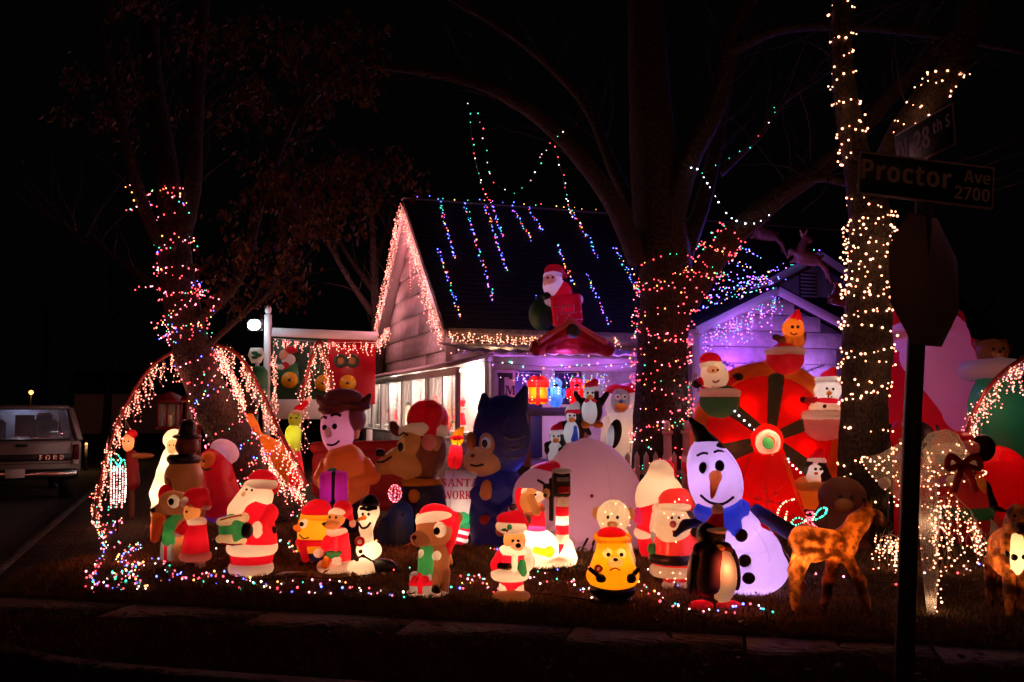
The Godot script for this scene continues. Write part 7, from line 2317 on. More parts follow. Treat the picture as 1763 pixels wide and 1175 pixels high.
	dot("light_bulb", "glow_warm", -0.089, 0.377, 0.008, 0.008)
	dot("light_bulb", "glow_cool", -0.026, 0.278, 0.008, 0.008)
	dot("light_bulb", "glow_cool", 0.037, 0.179, 0.008, 0.008)
	dot("light_bulb", "glow_warm", -0.09, 0.081, 0.008, 0.008)
	dot("light_bulb", "glow_cool", -0.026, 0.323, 0.008, 0.008)
	dot("light_bulb", "glow_cool", 0.037, 0.224, 0.008, 0.008)
	dot("light_bulb", "glow_warm", -0.089, 0.125, 0.008, 0.008)
	dot("light_bulb", "glow_cool", -0.026, 0.368, 0.008, 0.008)
	dot("light_bulb", "glow_cool", 0.037, 0.269, 0.008, 0.008)
	lamp(0.001, 0.197, 0, 0.068, Color(0.75, 0.8, 1))
	lamp(0.001, 0.323, 0, 0.027, Color(0.75, 0.8, 1))
	fig("red_lamp_figure", "glowing red toy bear with green cap on the porch table", "light-up figure", "", Vector3(5.626, 1.636, -13.292), TURN, 0.012)
	c("body", "crystal_red", 0.001, 0.233, 0, 0.09, 0, 0.072, 0, 0.108)
	e("head", "crystal_red", 0.002, 0.332, 0, 0.099, 0.09, 0.081)
	e("arm", "crystal_red", -0.116, 0.179, 0.018, 0.045, 0.081, 0.05)
	e("arm/1", "crystal_red", 0.118, 0.179, 0.018, 0.045, 0.081, 0.05)
	e("cap", "green", 0.011, 0.413, 0, 0.081, 0.036, 0.04)
	e("bauble", "green", -0.017, 0.197, 0.108, 0.036, 0.036, 0.032)
	dot("eye", "white", -0.034, 0.377, 0.023, 0.023)
	dot("eye", "white", 0.038, 0.377, 0.023, 0.023)
	dot("mouth", "black", 0.002, 0.305, 0.045, 0.023)
	dot("light_bulb", "glow_warm", -0.088, 0.377, 0.008, 0.008)
	dot("light_bulb", "glow_red", -0.026, 0.278, 0.008, 0.008)
	dot("light_bulb", "glow_red", 0.037, 0.179, 0.008, 0.008)
	dot("light_bulb", "glow_warm", -0.089, 0.081, 0.008, 0.008)
	dot("light_bulb", "glow_red", -0.025, 0.323, 0.008, 0.008)
	dot("light_bulb", "glow_red", 0.037, 0.224, 0.008, 0.008)
	dot("light_bulb", "glow_warm", -0.089, 0.125, 0.008, 0.008)
	dot("light_bulb", "glow_red", -0.025, 0.368, 0.008, 0.008)
	dot("light_bulb", "glow_red", 0.037, 0.269, 0.008, 0.008)
	lamp(0.001, 0.197, 0, 0.068, Color(1, 0.05, 0.035))
	lamp(0.002, 0.323, 0, 0.027, Color(1, 0.05, 0.035))
	fig("candle_lamp_figure", "small glowing candle with yellow flame on the porch table, right of the red toy", "light-up figure", "", Vector3(5.796, 1.618, -13.234), TURN, 0.012)
	c("candle", "white", 0.001, 0.161, 0, 0.054, 0, 0.036, 0, 0.054)
	e("flame", "yellow", 0.002, 0.287, 0, 0.081, 0.054, 0.049)
	c("flame", "yellow", 0.002, 0.287, 0, 0.045, 0.002, 0.395, 0, 0.018)
	lamp(0.001, 0.143, 0, 0.034, Color(1, 0.62, 0.32))
	lamp(0.002, 0.287, 0, 0.048, Color(1, 0.5, 0.12))
	fig("elf_lamp_figure", "small yellow and red light-up elf by the annex corner, above the workshop sign", "light-up figure", "", Vector3(3.534, 0.811, -12.532), TURN, 0.014)
	c("body", "red", -0.041, 0.201, 0, 0.089, -0.057, 0.04, 0, 0.106)
	e("head", "yellow", -0.026, 0.345, 0, 0.089, 0.089, 0.08)
	c("hat", "yellow", -0.018, 0.402, 0, 0.073, 0.047, 0.498, 0, 0.033)
	t("hat_brim", "red", -0.026, 0.369, 0, 0.073, 0.024, 0.024, 86)
	dot("eye", "black", -0.05, 0.345, 0.013, 0.013)
	dot("eye", "black", 0.007, 0.345, 0.013, 0.013)
	lamp(-0.033, 0.241, 0, 0.068, Color(1, 0.62, 0.32))
	fig("green_elf_lamp_figure", "slim yellow-green light-up figure in red hat standing between the light arches", "light-up figure", "", Vector3(1.496, 0, -14.926), TURN, 0.02)
	c("body", "lime", 0.025, 1.21, 0, 0.128, 0.011, 0.939, 0, 0.119)
	e("head", "lime", 0.049, 1.419, 0, 0.109, 0.137, 0.099)
	c("hat", "red", 0.11, 1.573, 0, 0.082, 0.226, 1.691, 0, 0.036)
	e("pompom", "white", 0.262, 1.727, 0, 0.046, 0.046, 0.041)
	t("hat_brim", "white", 0.083, 1.518, 0, 0.082, 0.027, 0.027, 80)
	c("skirt", "red", 0.04, 0.849, 0, 0.119, 0.065, 0.445, 0, 0.155)
	c("leg", "red", 0.047, 0.4, 0, 0.091, 0.054, -0.003, 0, 0.082)
	dot("eye", "black", 0.003, 1.437, 0.016, 0.016)
	dot("eye", "black", 0.085, 1.437, 0.016, 0.016)
	lamp(0.026, 1.165, 0, 0.068, Color(1, 0.62, 0.32))
	lamp(0.053, 0.624, 0, 0.041, Color(1, 0.62, 0.32))
	fig("rocking_horse_figure", "big orange-brown carved horse inside the right leg of the light arch", "light-up figure", "", Vector3(1.057, 0, -14.654), TURN, 0.025)
	c("body", "nylon_orange", -0.124, 0.958, 0, 0.266, 0.231, 0.826, 0, 0.248)
	c("neck", "nylon_orange", -0.198, 1.133, 0, 0.177, -0.275, 1.424, 0, 0.142)
	e("head", "nylon_orange", -0.312, 1.485, 0.035, 0.115, 0.195, 0.106, 20)
	e("mane", "black", -0.169, 1.424, -0.018, 0.062, 0.266, 0.068)
	c("leg", "nylon_orange", -0.21, 0.826, 0, 0.098, -0.22, 0.476, 0, 0.084)
	c("leg", "nylon_orange", -0.22, 0.476, 0, 0.084, -0.229, 0.041, 0, 0.071)
	c("leg/1", "nylon_orange", 0.25, 0.738, 0, 0.098, 0.309, 0.389, 0, 0.084)
	c("leg/1", "nylon_orange", 0.309, 0.389, 0, 0.084, 0.299, -0.003, 0, 0.071)
	c("hat", "black", -0.244, 1.662, 0, 0.177, -0.248, 1.865, 0, 0.142)
	dot("eye", "black", -0.331, 1.547, 0.021, 0.021)
	lamp(0.009, 0.914, 0, 0.068, Color(1, 0.5, 0.12))
	lamp(-0.265, 1.353, 0, 0.027, Color(1, 0.5, 0.12))
	fig("red_sleigh_inflatable", "long low red inflatable sleigh behind the boy and the puppy", "inflatable", "", Vector3(2.82, 0, -12.989), TURN, 0.03)
	b("body", "nylon_dark_red", -0.415, 0.677, 0, 0.825, 0.38, 0.247, 0.181)
	c("rim", "nylon_dark_red", -1.174, 1.044, 0.198, 0.083, 0.36, 1.076, 0.198, 0.083)
	e("runner", "nylon_dark_red", -0.411, 0.272, 0.05, 0.743, 0.116, 0.127)
	lamp(-0.744, 0.799, 0, 0.006, Color(1, 0.62, 0.32))
	lamp(-0.007, 0.799, 0, 0.012, Color(1, 0.62, 0.32))
	fig("white_hooded_lamp_figure", "bright white light-up hooded figure glowing behind the round brown snowman", "light-up figure", "", Vector3(-0.283, 0, -13.212), TURN, 0.018)
	e("hood", "white", 0.084, 1.177, 0, 0.147, 0.14, 0.132)
	e("face", "skin", 0.102, 1.093, 0.093, 0.085, 0.101, 0.07)
	c("robe", "white", 0.059, 0.962, 0, 0.124, 0.003, 0.756, 0, 0.132)
	c("robe", "white", -0.011, 0.695, 0, 0.132, -0.051, 0.466, 0, 0.17)
	e("robe", "white", -0.014, 0.238, 0, 0.186, 0.264, 0.167)
	e("belt", "tan", 0.034, 0.756, 0.077, 0.101, 0.039, 0.043)
	dot("eye", "black", 0.078, 1.108, 0.011, 0.011)
	dot("eye", "black", 0.132, 1.108, 0.011, 0.011)
	lamp(0.071, 1.116, 0, 0.068, Color(1, 0.62, 0.32))
	lamp(0.016, 0.848, 0, 0.102, Color(1, 0.62, 0.32))
	lamp(-0.035, 0.466, 0, 0.17, Color(1, 0.62, 0.32))
	fig("round_snowman_figure", "dim round snowman with black scarf and hat seen from behind, before the white hooded figure", "light-up figure", "", Vector3(-0.053, 0, -12.498), TURN, 0.02)
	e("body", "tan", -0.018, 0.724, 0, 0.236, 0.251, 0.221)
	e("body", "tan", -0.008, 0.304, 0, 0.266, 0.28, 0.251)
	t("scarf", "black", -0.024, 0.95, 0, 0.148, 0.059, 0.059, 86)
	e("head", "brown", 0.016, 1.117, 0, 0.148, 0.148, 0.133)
	e("hat_brim", "black", 0.013, 1.234, 0, 0.184, 0.037, 0.162)
	c("hat", "black", 0.012, 1.263, 0, 0.111, 0.024, 1.358, 0, 0.103)
	lamp(-0.018, 0.724, 0, 0.007, Color(1, 0.62, 0.32))
	fig("red_elf_inflatable", "red inflatable elf with grey violet hood bending by the leaning trunk", "inflatable", "", Vector3(0.375, 0, -13.197), TURN, 0.025)
	c("body", "nylon_red", -0.074, 0.836, 0, 0.221, 0.015, 0.371, 0, 0.283)
	e("hood", "nylon_white", 0.056, 1.007, -0.032, 0.205, 0.158, 0.142, -30)
	e("face", "nylon_orange", -0.098, 0.874, 0.142, 0.126, 0.142, 0.095)
	c("arm", "nylon_red", 0.143, 0.603, 0.047, 0.11, 0.227, 0.294, 0.047, 0.095)
	e("base", "nylon_purple", 0.074, 0.178, 0.032, 0.268, 0.126, 0.139)
	dot("eye", "black", -0.137, 0.89, 0.019, 0.019)
	stroke("beard_line", "black", 0.013, [Vector2(-0.167, 0.804), Vector2(-0.103, 0.773), Vector2(-0.041, 0.797)])
	lamp(-0.039, 0.68, 0, 0.012, Color(1, 0.62, 0.32))
	lamp(0.056, 1.007, 0, 0.004, Color(0.62, 0.36, 1))
	lamp(0.073, 0.216, 0, 0.01, Color(0.5, 0.28, 1))
	fig("elf_on_post_figure", "tan elf face on a post beside the left leg of the light arch", "light-up figure", "", Vector3(-0.789, 0, -14.232), TURN, 0.018)
	e("face", "skin", -0.041, 1.109, 0.017, 0.083, 0.132, 0.074)
	e("hat", "red", -0.003, 1.223, 0, 0.083, 0.066, 0.059)
	c("body", "dark_red", 0.006, 0.921, 0, 0.083, 0.016, 0.555, 0, 0.116)
	c("post", "brown", 0.018, 0.515, 0, 0.041, 0.031, 0.07, 0, 0.041)
	e("tray", "tan", 0.161, 0.921, 0, 0.165, 0.041, 0.116)
	dot("eye", "black", -0.066, 1.125, 0.013, 0.013)
	dot("eye", "black", -0.008, 1.125, 0.013, 0.013)
	lamp(-0.041, 1.109, 0, 0.017, Color(1, 0.62, 0.32))
	fig("black_box_prop", "black rounded floodlight stand lying in the grass before the slim snowman", "floodlight stand", "", Vector3(1.749, 0, -9.034), TURN, 0.014)
	e("housing", "black", 0.016, 0.072, 0, 0.159, 0.074, 0.114)
	b("bracket", "black", -0.113, 0.033, 0.023, 0.046, 0.034, 0.057, 0.011)
	c("cable", "black", 0.157, 0.044, 0, 0.023, 0.213, 0, 0, 0.017)
	fig("dropped_bag_prop", "flat black bag lying on the grass in front of the yellow chick", "bag", "", Vector3(0.919, 0, -9.061), TURN, 0.014)
	e("bag", "black", 0, 0.027, 0, 0.155, 0.033, 0.089, 3)
	c("handle", "black", -0.121, 0.032, 0, 0.017, -0.164, 0.011, 0, 0.011)
	fig("peppermint_lamp_figure", "green ribbon bow on a striped red gift box beside the scarf reindeer", "light-up figure", "", Vector3(3.025, 0, -10.514), TURN, 0.013)
	e("bow", "green", -0.008, 0.3, 0, 0.082, 0.089, 0.074)
	e("bow/1", "green", -0.048, 0.233, 0.041, 0.055, 0.041, 0.037)
	e("bow/2", "green", 0.033, 0.233, 0.041, 0.055, 0.041, 0.037)
	b("box", "red", -0.021, 0.12, 0, 0.075, 0.109, 0.061, 0.014, -14)
	b("stripe", "white", -0.014, 0.16, 0, 0.082, 0.02, 0.068, 0.007, -14)
	b("stripe", "white", -0.027, 0.073, 0, 0.082, 0.02, 0.068, 0.007, -14)
	c("stem", "dark_green", -0.02, 0.027, 0, 0.027, -0.013, 0, 0, 0.041)
	lamp(-0.008, 0.287, 0, 0.02, Color(1, 0.93, 0.88))
	lamp(-0.021, 0.12, 0, 0.02, Color(1, 0.93, 0.88))

func copies() -> void:
	var deer: Node3D = get_node("flying_reindeer_figure")
	copy_of(deer, "faint brown reindeer leaping highest, against the dark roof beyond the red-lit branch", Vector3(9.709, 4.467, -14.108), TURN, 0.95)
	copy_of(deer, "reindeer leaping lowest of three, beside the louvred vent and touching the warm-lit trunk", Vector3(9.639, 3.127, -12.122), TURN + 0.4, 0.62)

func window_toys() -> void:
	# small figures standing on the shelf behind the annex windows
	var spots := [["bear_lamp_figure", "small red-coated bear in the annex window nearest the porch", -14.1, 0.75], ["santa_lamp_figure", "small Santa behind the middle annex window", -15.9, 0.6], ["elf_lamp_figure", "tiny elf in the annex window behind the brown puppy", -14.85, 0.9], ["snowman_lamp_figure", "small snowman in the far annex window", -17.9, 0.65], ["mouse_lamp_figure", "small mouse in red coat in the far annex window", -19.2, 0.8]]
	for s in spots:
		copy_of(get_node(s[0]), s[1], Vector3(3.98, 1.225, s[2]), -1.2, s[3]).set_meta("group", "small figures behind the annex windows")

func strings() -> void:
	window_toys()
	# gable and eaves: dense warm icicle strings
	icicles("dense warm white icicle lights down the far slope of the gable", "icicle lights on the gable", [Vector3(3.95, 5.78, -18.52), Vector3(3.95, 4.8, -19.64), Vector3(3.95, 3.8, -20.78), Vector3(3.95, 2.85, -21.85)], 110, 0.46, Vector3.ZERO, ROSE, 0.0085)
	icicles("dense warm white icicle lights down the near slope of the gable", "icicle lights on the gable", [Vector3(3.95, 5.78, -18.48), Vector3(3.95, 4.8, -17.36), Vector3(3.95, 3.8, -16.22), Vector3(3.95, 2.85, -15.13)], 100, 0.46, Vector3.ZERO, ROSE, 0.0085)
	light_string("short strand of rosy lights hanging inside the gable peak", "", [Vector3(4.1, 5.1, -18.35), Vector3(4.14, 3.9, -18.3)], 0.05, ["glow_rose"], 0.009, 0.006)
	icicles("warm icicle lights along the front eave above the porch roof", "", [Vector3(4.1, 2.86, -15.04), Vector3(5.4, 2.84, -15.04), Vector3(7.2, 2.84, -15.04)], 95, 0.34, Vector3.ZERO, EAVE, 0.009)
	icicles("warm icicle lights under the white beam of the train board", "", [Vector3(1.373, 2.85, -17.295), Vector3(2.27, 2.776, -16.986), Vector3(3.184, 2.783, -16.777), Vector3(3.581, 3.199, -17.804)], 80, 0.28, Vector3.ZERO, ROSE, 0.008)
	icicles("icicle strands hanging down the post side of the train board", "", [Vector3(1.351, 2.651, -16.985), Vector3(1.379, 2.234, -16.87), Vector3(1.364, 1.62, -16.664)], 26, 0.35, Vector3.ZERO, ROSE, 0.008)
	for q in [[Vector3(3.6, 5.0, -18.5), 1.1, Color(1, 0.22, 0.27)], [Vector3(3.4, 3.8, -20.3), 1.0, Color(1, 0.34, 0.36)], [Vector3(3.4, 3.6, -16.6), 1.5, Color(1, 0.36, 0.42)], [Vector3(4.567, 2.622, -13.869), 0.2, Color(1, 0.5, 0.28)], [Vector3(2.193, 2.429, -16.378), 0.22, Color(1, 0.38, 0.3)]]:
		var l := bulb_light(self, q[0], q[2], q[1], 0.1)
		l.name = "string_glow"
	# arches of icicle lights
	var arch := func(label: String, pts: Array, counts: int, drop: float, lean: Vector3) -> void:
		var a := thing("light_arch", label, "light arch", "arches hung with icicle lights", pts[0])
		var rel := []
		for p in pts:
			rel.append(p - pts[0])
		var path := curve(rel, 6)
		obj("pole", tube(path, spread([0.028, 0.028], path.size()), 7), M.pole_red, a)
		var all := []
		for p in path:
			all.append(p + pts[0])
		icicles(label.replace("pole", "lights").replace("arching", "clustered") , "icicle lights on the arches", all, counts, drop, lean, ROSE, 0.0085, "icicle_lights", 0.06)
	arch.call("red arching pole on the left with thick rosy lights down to the grass", [Vector3(-1.196, 0.101, -13.738), Vector3(-1.109, 0.829, -13.814), Vector3(-0.869, 1.616, -13.942), Vector3(-0.534, 2.188, -14.039), Vector3(-0.108, 2.474, -13.998)], 115, 0.42, Vector3(0.1, 0, 0))
	arch.call("red arching pole right of the leaning trunk with rosy lights", [Vector3(0.282, 2.507, -13.863), Vector3(0.61, 2.336, -13.645), Vector3(0.906, 1.859, -13.437), Vector3(1.159, 1.258, -13.139), Vector3(1.495, 0.572, -12.705)], 100, 0.34, Vector3(-0.15, 0, 0))
	arch.call("slim red arching pole hung with lights before the train board", [Vector3(1.582, 1.075, -14.897), Vector3(1.671, 1.982, -14.866), Vector3(1.869, 2.64, -14.798), Vector3(1.994, 2.347, -14.755), Vector3(2.086, 1.909, -14.723)], 62, 0.42, Vector3.ZERO)
	arch.call("red arching pole at the right edge of the lawn with warm lights", [Vector3(9.008, 1.186, -9.061), Vector3(9.171, 1.614, -9.005), Vector3(9.442, 1.987, -8.912), Vector3(9.825, 2.246, -8.78), Vector3(10.41, 2.405, -8.578)], 90, 0.4, Vector3(0.1, 0, 0))
	icicles("bundle of rosy lights falling inside the right leg of the left arch", "", [Vector3(0.354, 2.422, -13.521), Vector3(0.509, 2.095, -13.362), Vector3(0.678, 1.695, -13.198)], 56, 0.32, Vector3(0.1, 0, 0), ROSE, 0.0085)
	icicles("rosy lights heaped along the foot of the arch beside the orange horse", "", [Vector3(0.929, 1.056, -13.324), Vector3(1.145, 0.673, -13.038), Vector3(1.423, 0.457, -12.73)], 50, 0.3, Vector3(0.2, 0, 0), ROSE, 0.008)
	for q in [[Vector3(-0.753, 1.307, -13.374), 0.05], [Vector3(-0.339, 1.932, -13.549), 0.06], [Vector3(0.626, 1.927, -13.005), 0.12], [Vector3(1.168, 0.935, -12.501), 0.12], [Vector3(1.758, 2.06, -14.413), 0.10], [Vector3(9.053, 1.684, -8.728), 0.08]]:
		var l := bulb_light(self, q[0], Color(1, 0.26, 0.17), q[1] * 2.2, 0.08)
		l.name = "string_glow"
	# tree wraps
	light_string("red and coloured lights wound round the leaning trunk", "lights wound round the trees", wrap_path([Vector3(1.167, 0.053, -13.347), Vector3(0.552, 1.132, -13.559), Vector3(0.087, 2.103, -13.719), Vector3(-0.167, 3.083, -13.807), Vector3(-0.28, 3.909, -13.846), Vector3(-0.408, 4.658, -13.889)], [0.34, 0.30, 0.27, 0.26, 0.24, 0.24], 15.0, 0.4, 0.4), 0.1, MULTI, 0.0105, 0.03)
	light_string("second crossing run of red and pink lights on the leaning trunk", "lights wound round the trees", wrap_path([Vector3(1.198, 0.013, -13.337), Vector3(0.552, 1.132, -13.559), Vector3(0.087, 2.103, -13.719), Vector3(-0.167, 3.083, -13.807), Vector3(-0.278, 3.826, -13.845)], [0.36, 0.31, 0.28, 0.27, 0.25], 12.0, 3.1, 0.9), 0.095, MULTI, 0.0105, 0.04)
	light_string("coloured lights strung on twigs beside the leaning trunk", "", [Vector3(-0.766, 3.221, -13.59), Vector3(-0.546, 3.25, -13.62), Vector3(-0.254, 3.117, -13.413), Vector3(0.119, 3.197, -13.285), Vector3(0.287, 3.038, -13.227), Vector3(0.167, 2.72, -13.269), Vector3(-0.532, 2.729, -13.615), Vector3(-0.35, 2.482, -13.447), Vector3(0.095, 2.601, -13.293)], 0.055, MULTI, 0.0105, 0.04)
	light_string("coloured lights clustered at the fork of the leaning trunk", "", [Vector3(-0.926, 4.661, -13.645), Vector3(-0.739, 4.442, -13.581), Vector3(-0.871, 4.305, -13.626), Vector3(-0.555, 4.604, -13.517), Vector3(-0.288, 4.523, -13.425), Vector3(-0.119, 4.402, -13.367), Vector3(-0.131, 4.256, -13.371)], 0.05, MULTI, 0.0105, 0.05)
	light_string("red lights wound round the lower trunk of the big tree", "lights wound round the trees", wrap_path([Vector3(6.441, 0.532, -12.06), Vector3(6.433, 1.282, -12.063), Vector3(6.462, 2.46, -12.053), Vector3(6.524, 3.739, -12.032)], [0.44, 0.41, 0.38, 0.42], 15.0, 1.0, 0.3), 0.125, ["glow_red", "glow_red", "glow_red", "glow_amber", "glow_pink", "glow_green", "glow_red"], 0.0105, 0.04)
	light_string("second run of red lights crossing on the big trunk", "lights wound round the trees", wrap_path([Vector3(6.443, 0.781, -12.059), Vector3(6.462, 2.46, -12.053), Vector3(6.554, 3.568, -12.021)], [0.44, 0.39, 0.43], 9.0, 4.0, 0.8), 0.11, ["glow_red", "glow_red", "glow_amber", "glow_pink", "glow_red"], 0.0105, 0.05)
	light_string("red lights wound along the rising bough over the garage", "lights wound round the trees", wrap_path([Vector3(6.771, 3.286, -11.735), Vector3(6.948, 3.718, -11.462), Vector3(7.132, 4.055, -11.187)], [0.26, 0.22, 0.18], 8.0, 0.0, 0.5), 0.085, ["glow_red", "glow_red", "glow_red", "glow_amber", "glow_green"], 0.0105, 0.04)
	light_string("warm white lights wound round the pruned trunk", "lights wound round the trees", wrap_path([Vector3(7.481, 0.325, -9.058), Vector3(7.529, 1.682, -9.041), Vector3(7.558, 2.301, -9.032), Vector3(7.602, 2.994, -9.016)], [0.31, 0.255, 0.29, 0.26], 14.0, 0.2, 0.35), 0.115, WARM, 0.0135, 0.03)
	light_string("dense warm lights round the upper trunk behind the sign", "lights wound round the trees", wrap_path([Vector3(7.592, 2.855, -9.02), Vector3(7.613, 3.413, -9.013), Vector3(7.646, 3.94, -9.001)], [0.26, 0.26, 0.25], 11.0, 0.2, 0.8), 0.08, WARM, 0.0135, 0.05)
	light_string("warm white lights up the left limb of the pruned tree", "lights wound round the trees", wrap_path([Vector3(7.514, 4.435, -9.047), Vector3(7.431, 5.112, -9.075), Vector3(7.371, 5.903, -9.096), Vector3(7.407, 6.849, -9.084)], [0.15, 0.16, 0.12, 0.11], 9.0, 0.2, 0.5), 0.085, WARM, 0.0135, 0.04)
	light_string("warm white lights up the right limb of the pruned tree", "lights wound round the trees", wrap_path([Vector3(7.868, 4.613, -8.925), Vector3(8.039, 4.918, -8.813), Vector3(8.209, 5.222, -8.701), Vector3(8.474, 5.627, -8.505)], [0.08, 0.14, 0.19, 0.17], 6.0, 0.2, 0.5), 0.095, WARM, 0.0135, 0.04)
	for q in [[Vector3(6.871, 1.613, -8.633), 0.05], [Vector3(7.465, 2.002, -8.429), 0.05], [Vector3(6.969, 3.116, -8.6), 0.05], [Vector3(7.514, 3.465, -8.518), 0.05], [Vector3(7.024, 5.122, -8.792), 0.03], [Vector3(7.969, 5.021, -8.361), 0.03]]:
		var l := bulb_light(self, q[0], Color(1, 0.42, 0.2), q[1] * 1.3, 0.06)
		l.name = "string_glow"
	for q in [[Vector3(6.027, 2.087, -11.251), 0.03], [Vector3(6.459, 2.729, -11.208), 0.03], [Vector3(-0.24, 2.838, -12.986), 0.03], [Vector3(0.512, 1.464, -12.727), 0.04]]:
		var l := bulb_light(self, q[0], Color(1, 0.2, 0.12), q[1], 0.06)
		l.name = "string_glow"
	# runs of coloured lights down the dark roof
	var on_roof := func(px0: float, u0: float, u1: float, x0: float, x1: float) -> Array:
		return [Vector3(x0, 5.93 - 2.9 * u0, -18.5 + 3.38 * u0), Vector3(lerpf(x0, x1, 0.5), 5.93 - 2.9 * (u0 + u1) * 0.5, -18.5 + 3.38 * (u0 + u1) * 0.5), Vector3(x1, 5.93 - 2.9 * u1, -18.5 + 3.38 * u1)]
	var runs := [[4.75, 4.62, 0.02, 0.55], [4.36, 4.32, 0.45, 0.98], [5.3, 5.05, 0.02, 0.85], [5.75, 5.55, 0.02, 0.62], [5.9, 5.8, 0.02, 0.34], [6.35, 6.4, 0.03, 0.34], [6.7, 6.75, 0.03, 0.24], [7.75, 7.7, 0.03, 0.45], [6.9, 6.8, 0.36, 0.7], [7.2, 7.1, 0.6, 0.98], [5.95, 5.9, 0.78, 0.98], [8.2, 8.1, 0.35, 0.9], [7.9, 7.8, 0.85, 0.98]]
	var names := ["nearest the gable peak", "low by the gable corner", "second from the gable", "third from the gable", "short, fourth from the gable", "short, below the ridge", "shortest, below the ridge", "long, left of the big trunk", "behind the roof Santa's hat", "right of the chimney", "left of the green sack by the eave", "nearest the big trunk", "stub at the eave by the big trunk"]
	for i in runs.size():
		var r: Array = runs[i]
		light_string("coloured lights down the dark roof, " + names[i], "coloured runs down the roof", on_roof.call(0, r[2], r[3], r[0], r[1]), 0.075, ROOF, 0.0115, 0.035)
	light_string("coloured lights dotted along the roof ridge", "", [Vector3(4.3, 5.95, -18.45), Vector3(5.5, 5.93, -18.4), Vector3(6.8, 5.95, -18.45), Vector3(8.4, 5.93, -18.4)], 0.22, ROOF, 0.0105, 0.03)
	# lights sagging between the boughs
	light_string("red and white lights sagging in a loop between two boughs", "strings in the air", curve([Vector3(3.431, 5.654, -11.722), Vector3(3.593, 5.337, -11.666), Vector3(3.668, 4.784, -11.64), Vector3(3.829, 4.532, -11.584), Vector3(4.034, 4.454, -11.514), Vector3(4.254, 4.705, -11.438), Vector3(4.437, 5.048, -11.481), Vector3(4.796, 5.388, -11.569)], 4), 0.12, ["glow_red", "glow_green", "glow_white", "glow_pink"], 0.0085, 0.03)
	light_string("red and white lights dropping from the bough to the ridge", "strings in the air", curve([Vector3(3.544, 5.664, -12.106), Vector3(3.827, 5.357, -12.854), Vector3(4.42, 5.225, -14.342), Vector3(5.163, 5.38, -16.202)], 4), 0.28, ["glow_red", "glow_white", "glow_green"], 0.0085, 0.02)
	light_string("faint lights falling from the bough behind the big trunk", "strings in the air", curve([Vector3(4.659, 5.173, -11.722), Vector3(5.058, 5.011, -12.43), Vector3(5.75, 4.935, -13.884), Vector3(6.781, 5.245, -16.173)], 4), 0.3, ["glow_red", "glow_green", "glow_cool"], 0.0085, 0.02)
	light_string("cool white drops hanging right of the big trunk down to the garage bough", "strings in the air", curve([Vector3(6.656, 4.993, -11.457), Vector3(6.758, 4.842, -11.316), Vector3(6.915, 4.446, -11.156), Vector3(7.025, 4.196, -11.013), Vector3(7.255, 4.127, -10.828), Vector3(7.349, 4.203, -10.69), Vector3(7.44, 4.299, -10.658)], 3), 0.13, ["glow_cool"], 0.012, 0.02)
	light_string("sparse red and green lights climbing a thin branch", "strings in the air", curve([Vector3(6.9, 4.96, -11.585), Vector3(7.42, 5.284, -11.406), Vector3(7.702, 5.497, -11.309), Vector3(7.917, 5.943, -11.235), Vector3(8.016, 6.133, -11.2)], 3), 0.2, ["glow_red", "glow_green", "glow_white", "glow_green"], 0.0085, 0.05)
	# porch and garage
	light_string("coloured bulbs along the porch beam", "", [Vector3(4.0, 2.3, -13.34), Vector3(5.2, 2.22, -13.34), Vector3(6.7, 2.3, -13.34)], 0.11, ["glow_green", "glow_blue", "glow_purple", "glow_amber", "glow_cool"], 0.0105, 0.05)
	icicles("coloured icicle lights hanging inside the porch", "", [Vector3(4.2, 2.2, -14.2), Vector3(5.4, 2.16, -14.2), Vector3(6.6, 2.2, -14.2)], 46, 0.5, Vector3.ZERO, ["glow_green", "glow_blue", "glow_purple", "glow_amber", "glow_white"], 0.0085)
	icicles("violet and coloured icicle lights under the left eave of the garage gable", "", [Vector3(8.4, 2.93, -14.1), Vector3(9.1, 3.25, -14.1), Vector3(9.97, 3.66, -14.1)], 44, 0.6, Vector3.ZERO, ["glow_purple", "glow_blue", "glow_pink", "glow_green", "glow_purple"], 0.009)
	light_string("violet and green lights along the slope of the higher gable", "", [Vector3(9.4, 3.5, -15.8), Vector3(10.8, 4.22, -15.8), Vector3(12.15, 4.88, -15.8)], 0.06, ["glow_purple", "glow_green", "glow_blue", "glow_purple", "glow_amber"], 0.0105, 0.05)
	for q in [[Vector3(7.735, 3.334, -13.412), Vector3(8.871, 3.676, -13.444), Vector3(9.551, 3.803, -13.422)], [Vector3(8.069, 3.601, -13.509), Vector3(8.927, 3.669, -13.531), Vector3(9.365, 3.903, -13.486)], [Vector3(8.225, 3.973, -13.667), Vector3(8.613, 3.775, -13.533), Vector3(9.175, 3.823, -13.551)], [Vector3(8.522, 4.204, -13.776), Vector3(8.755, 4.054, -13.696), Vector3(9.14, 3.918, -13.669)], [Vector3(8.887, 4.528, -14.073), Vector3(9.222, 4.353, -13.958), Vector3(9.365, 4.219, -13.909)], [Vector3(7.869, 3.19, -13.366), Vector3(8.387, 3.435, -13.399), Vector3(9.242, 3.656, -13.317)]]:
		light_string(["second lowest", "third", "fourth", "fifth", "topmost", "lowest"][strand] + " strand of blue and coloured lights draped over the garage roof", "coloured strands over the garage roof", q, 0.045, ["glow_blue", "glow_amber", "glow_blue", "glow_green", "glow_purple", "glow_purple"], 0.0115, 0.06)
		strand += 1
	var bl := bulb_light(self, Vector3(8.059, 3.93, -12.772), Color(0.15, 0.1, 1), 2.2, 0.08)
	bl.name = "string_glow"
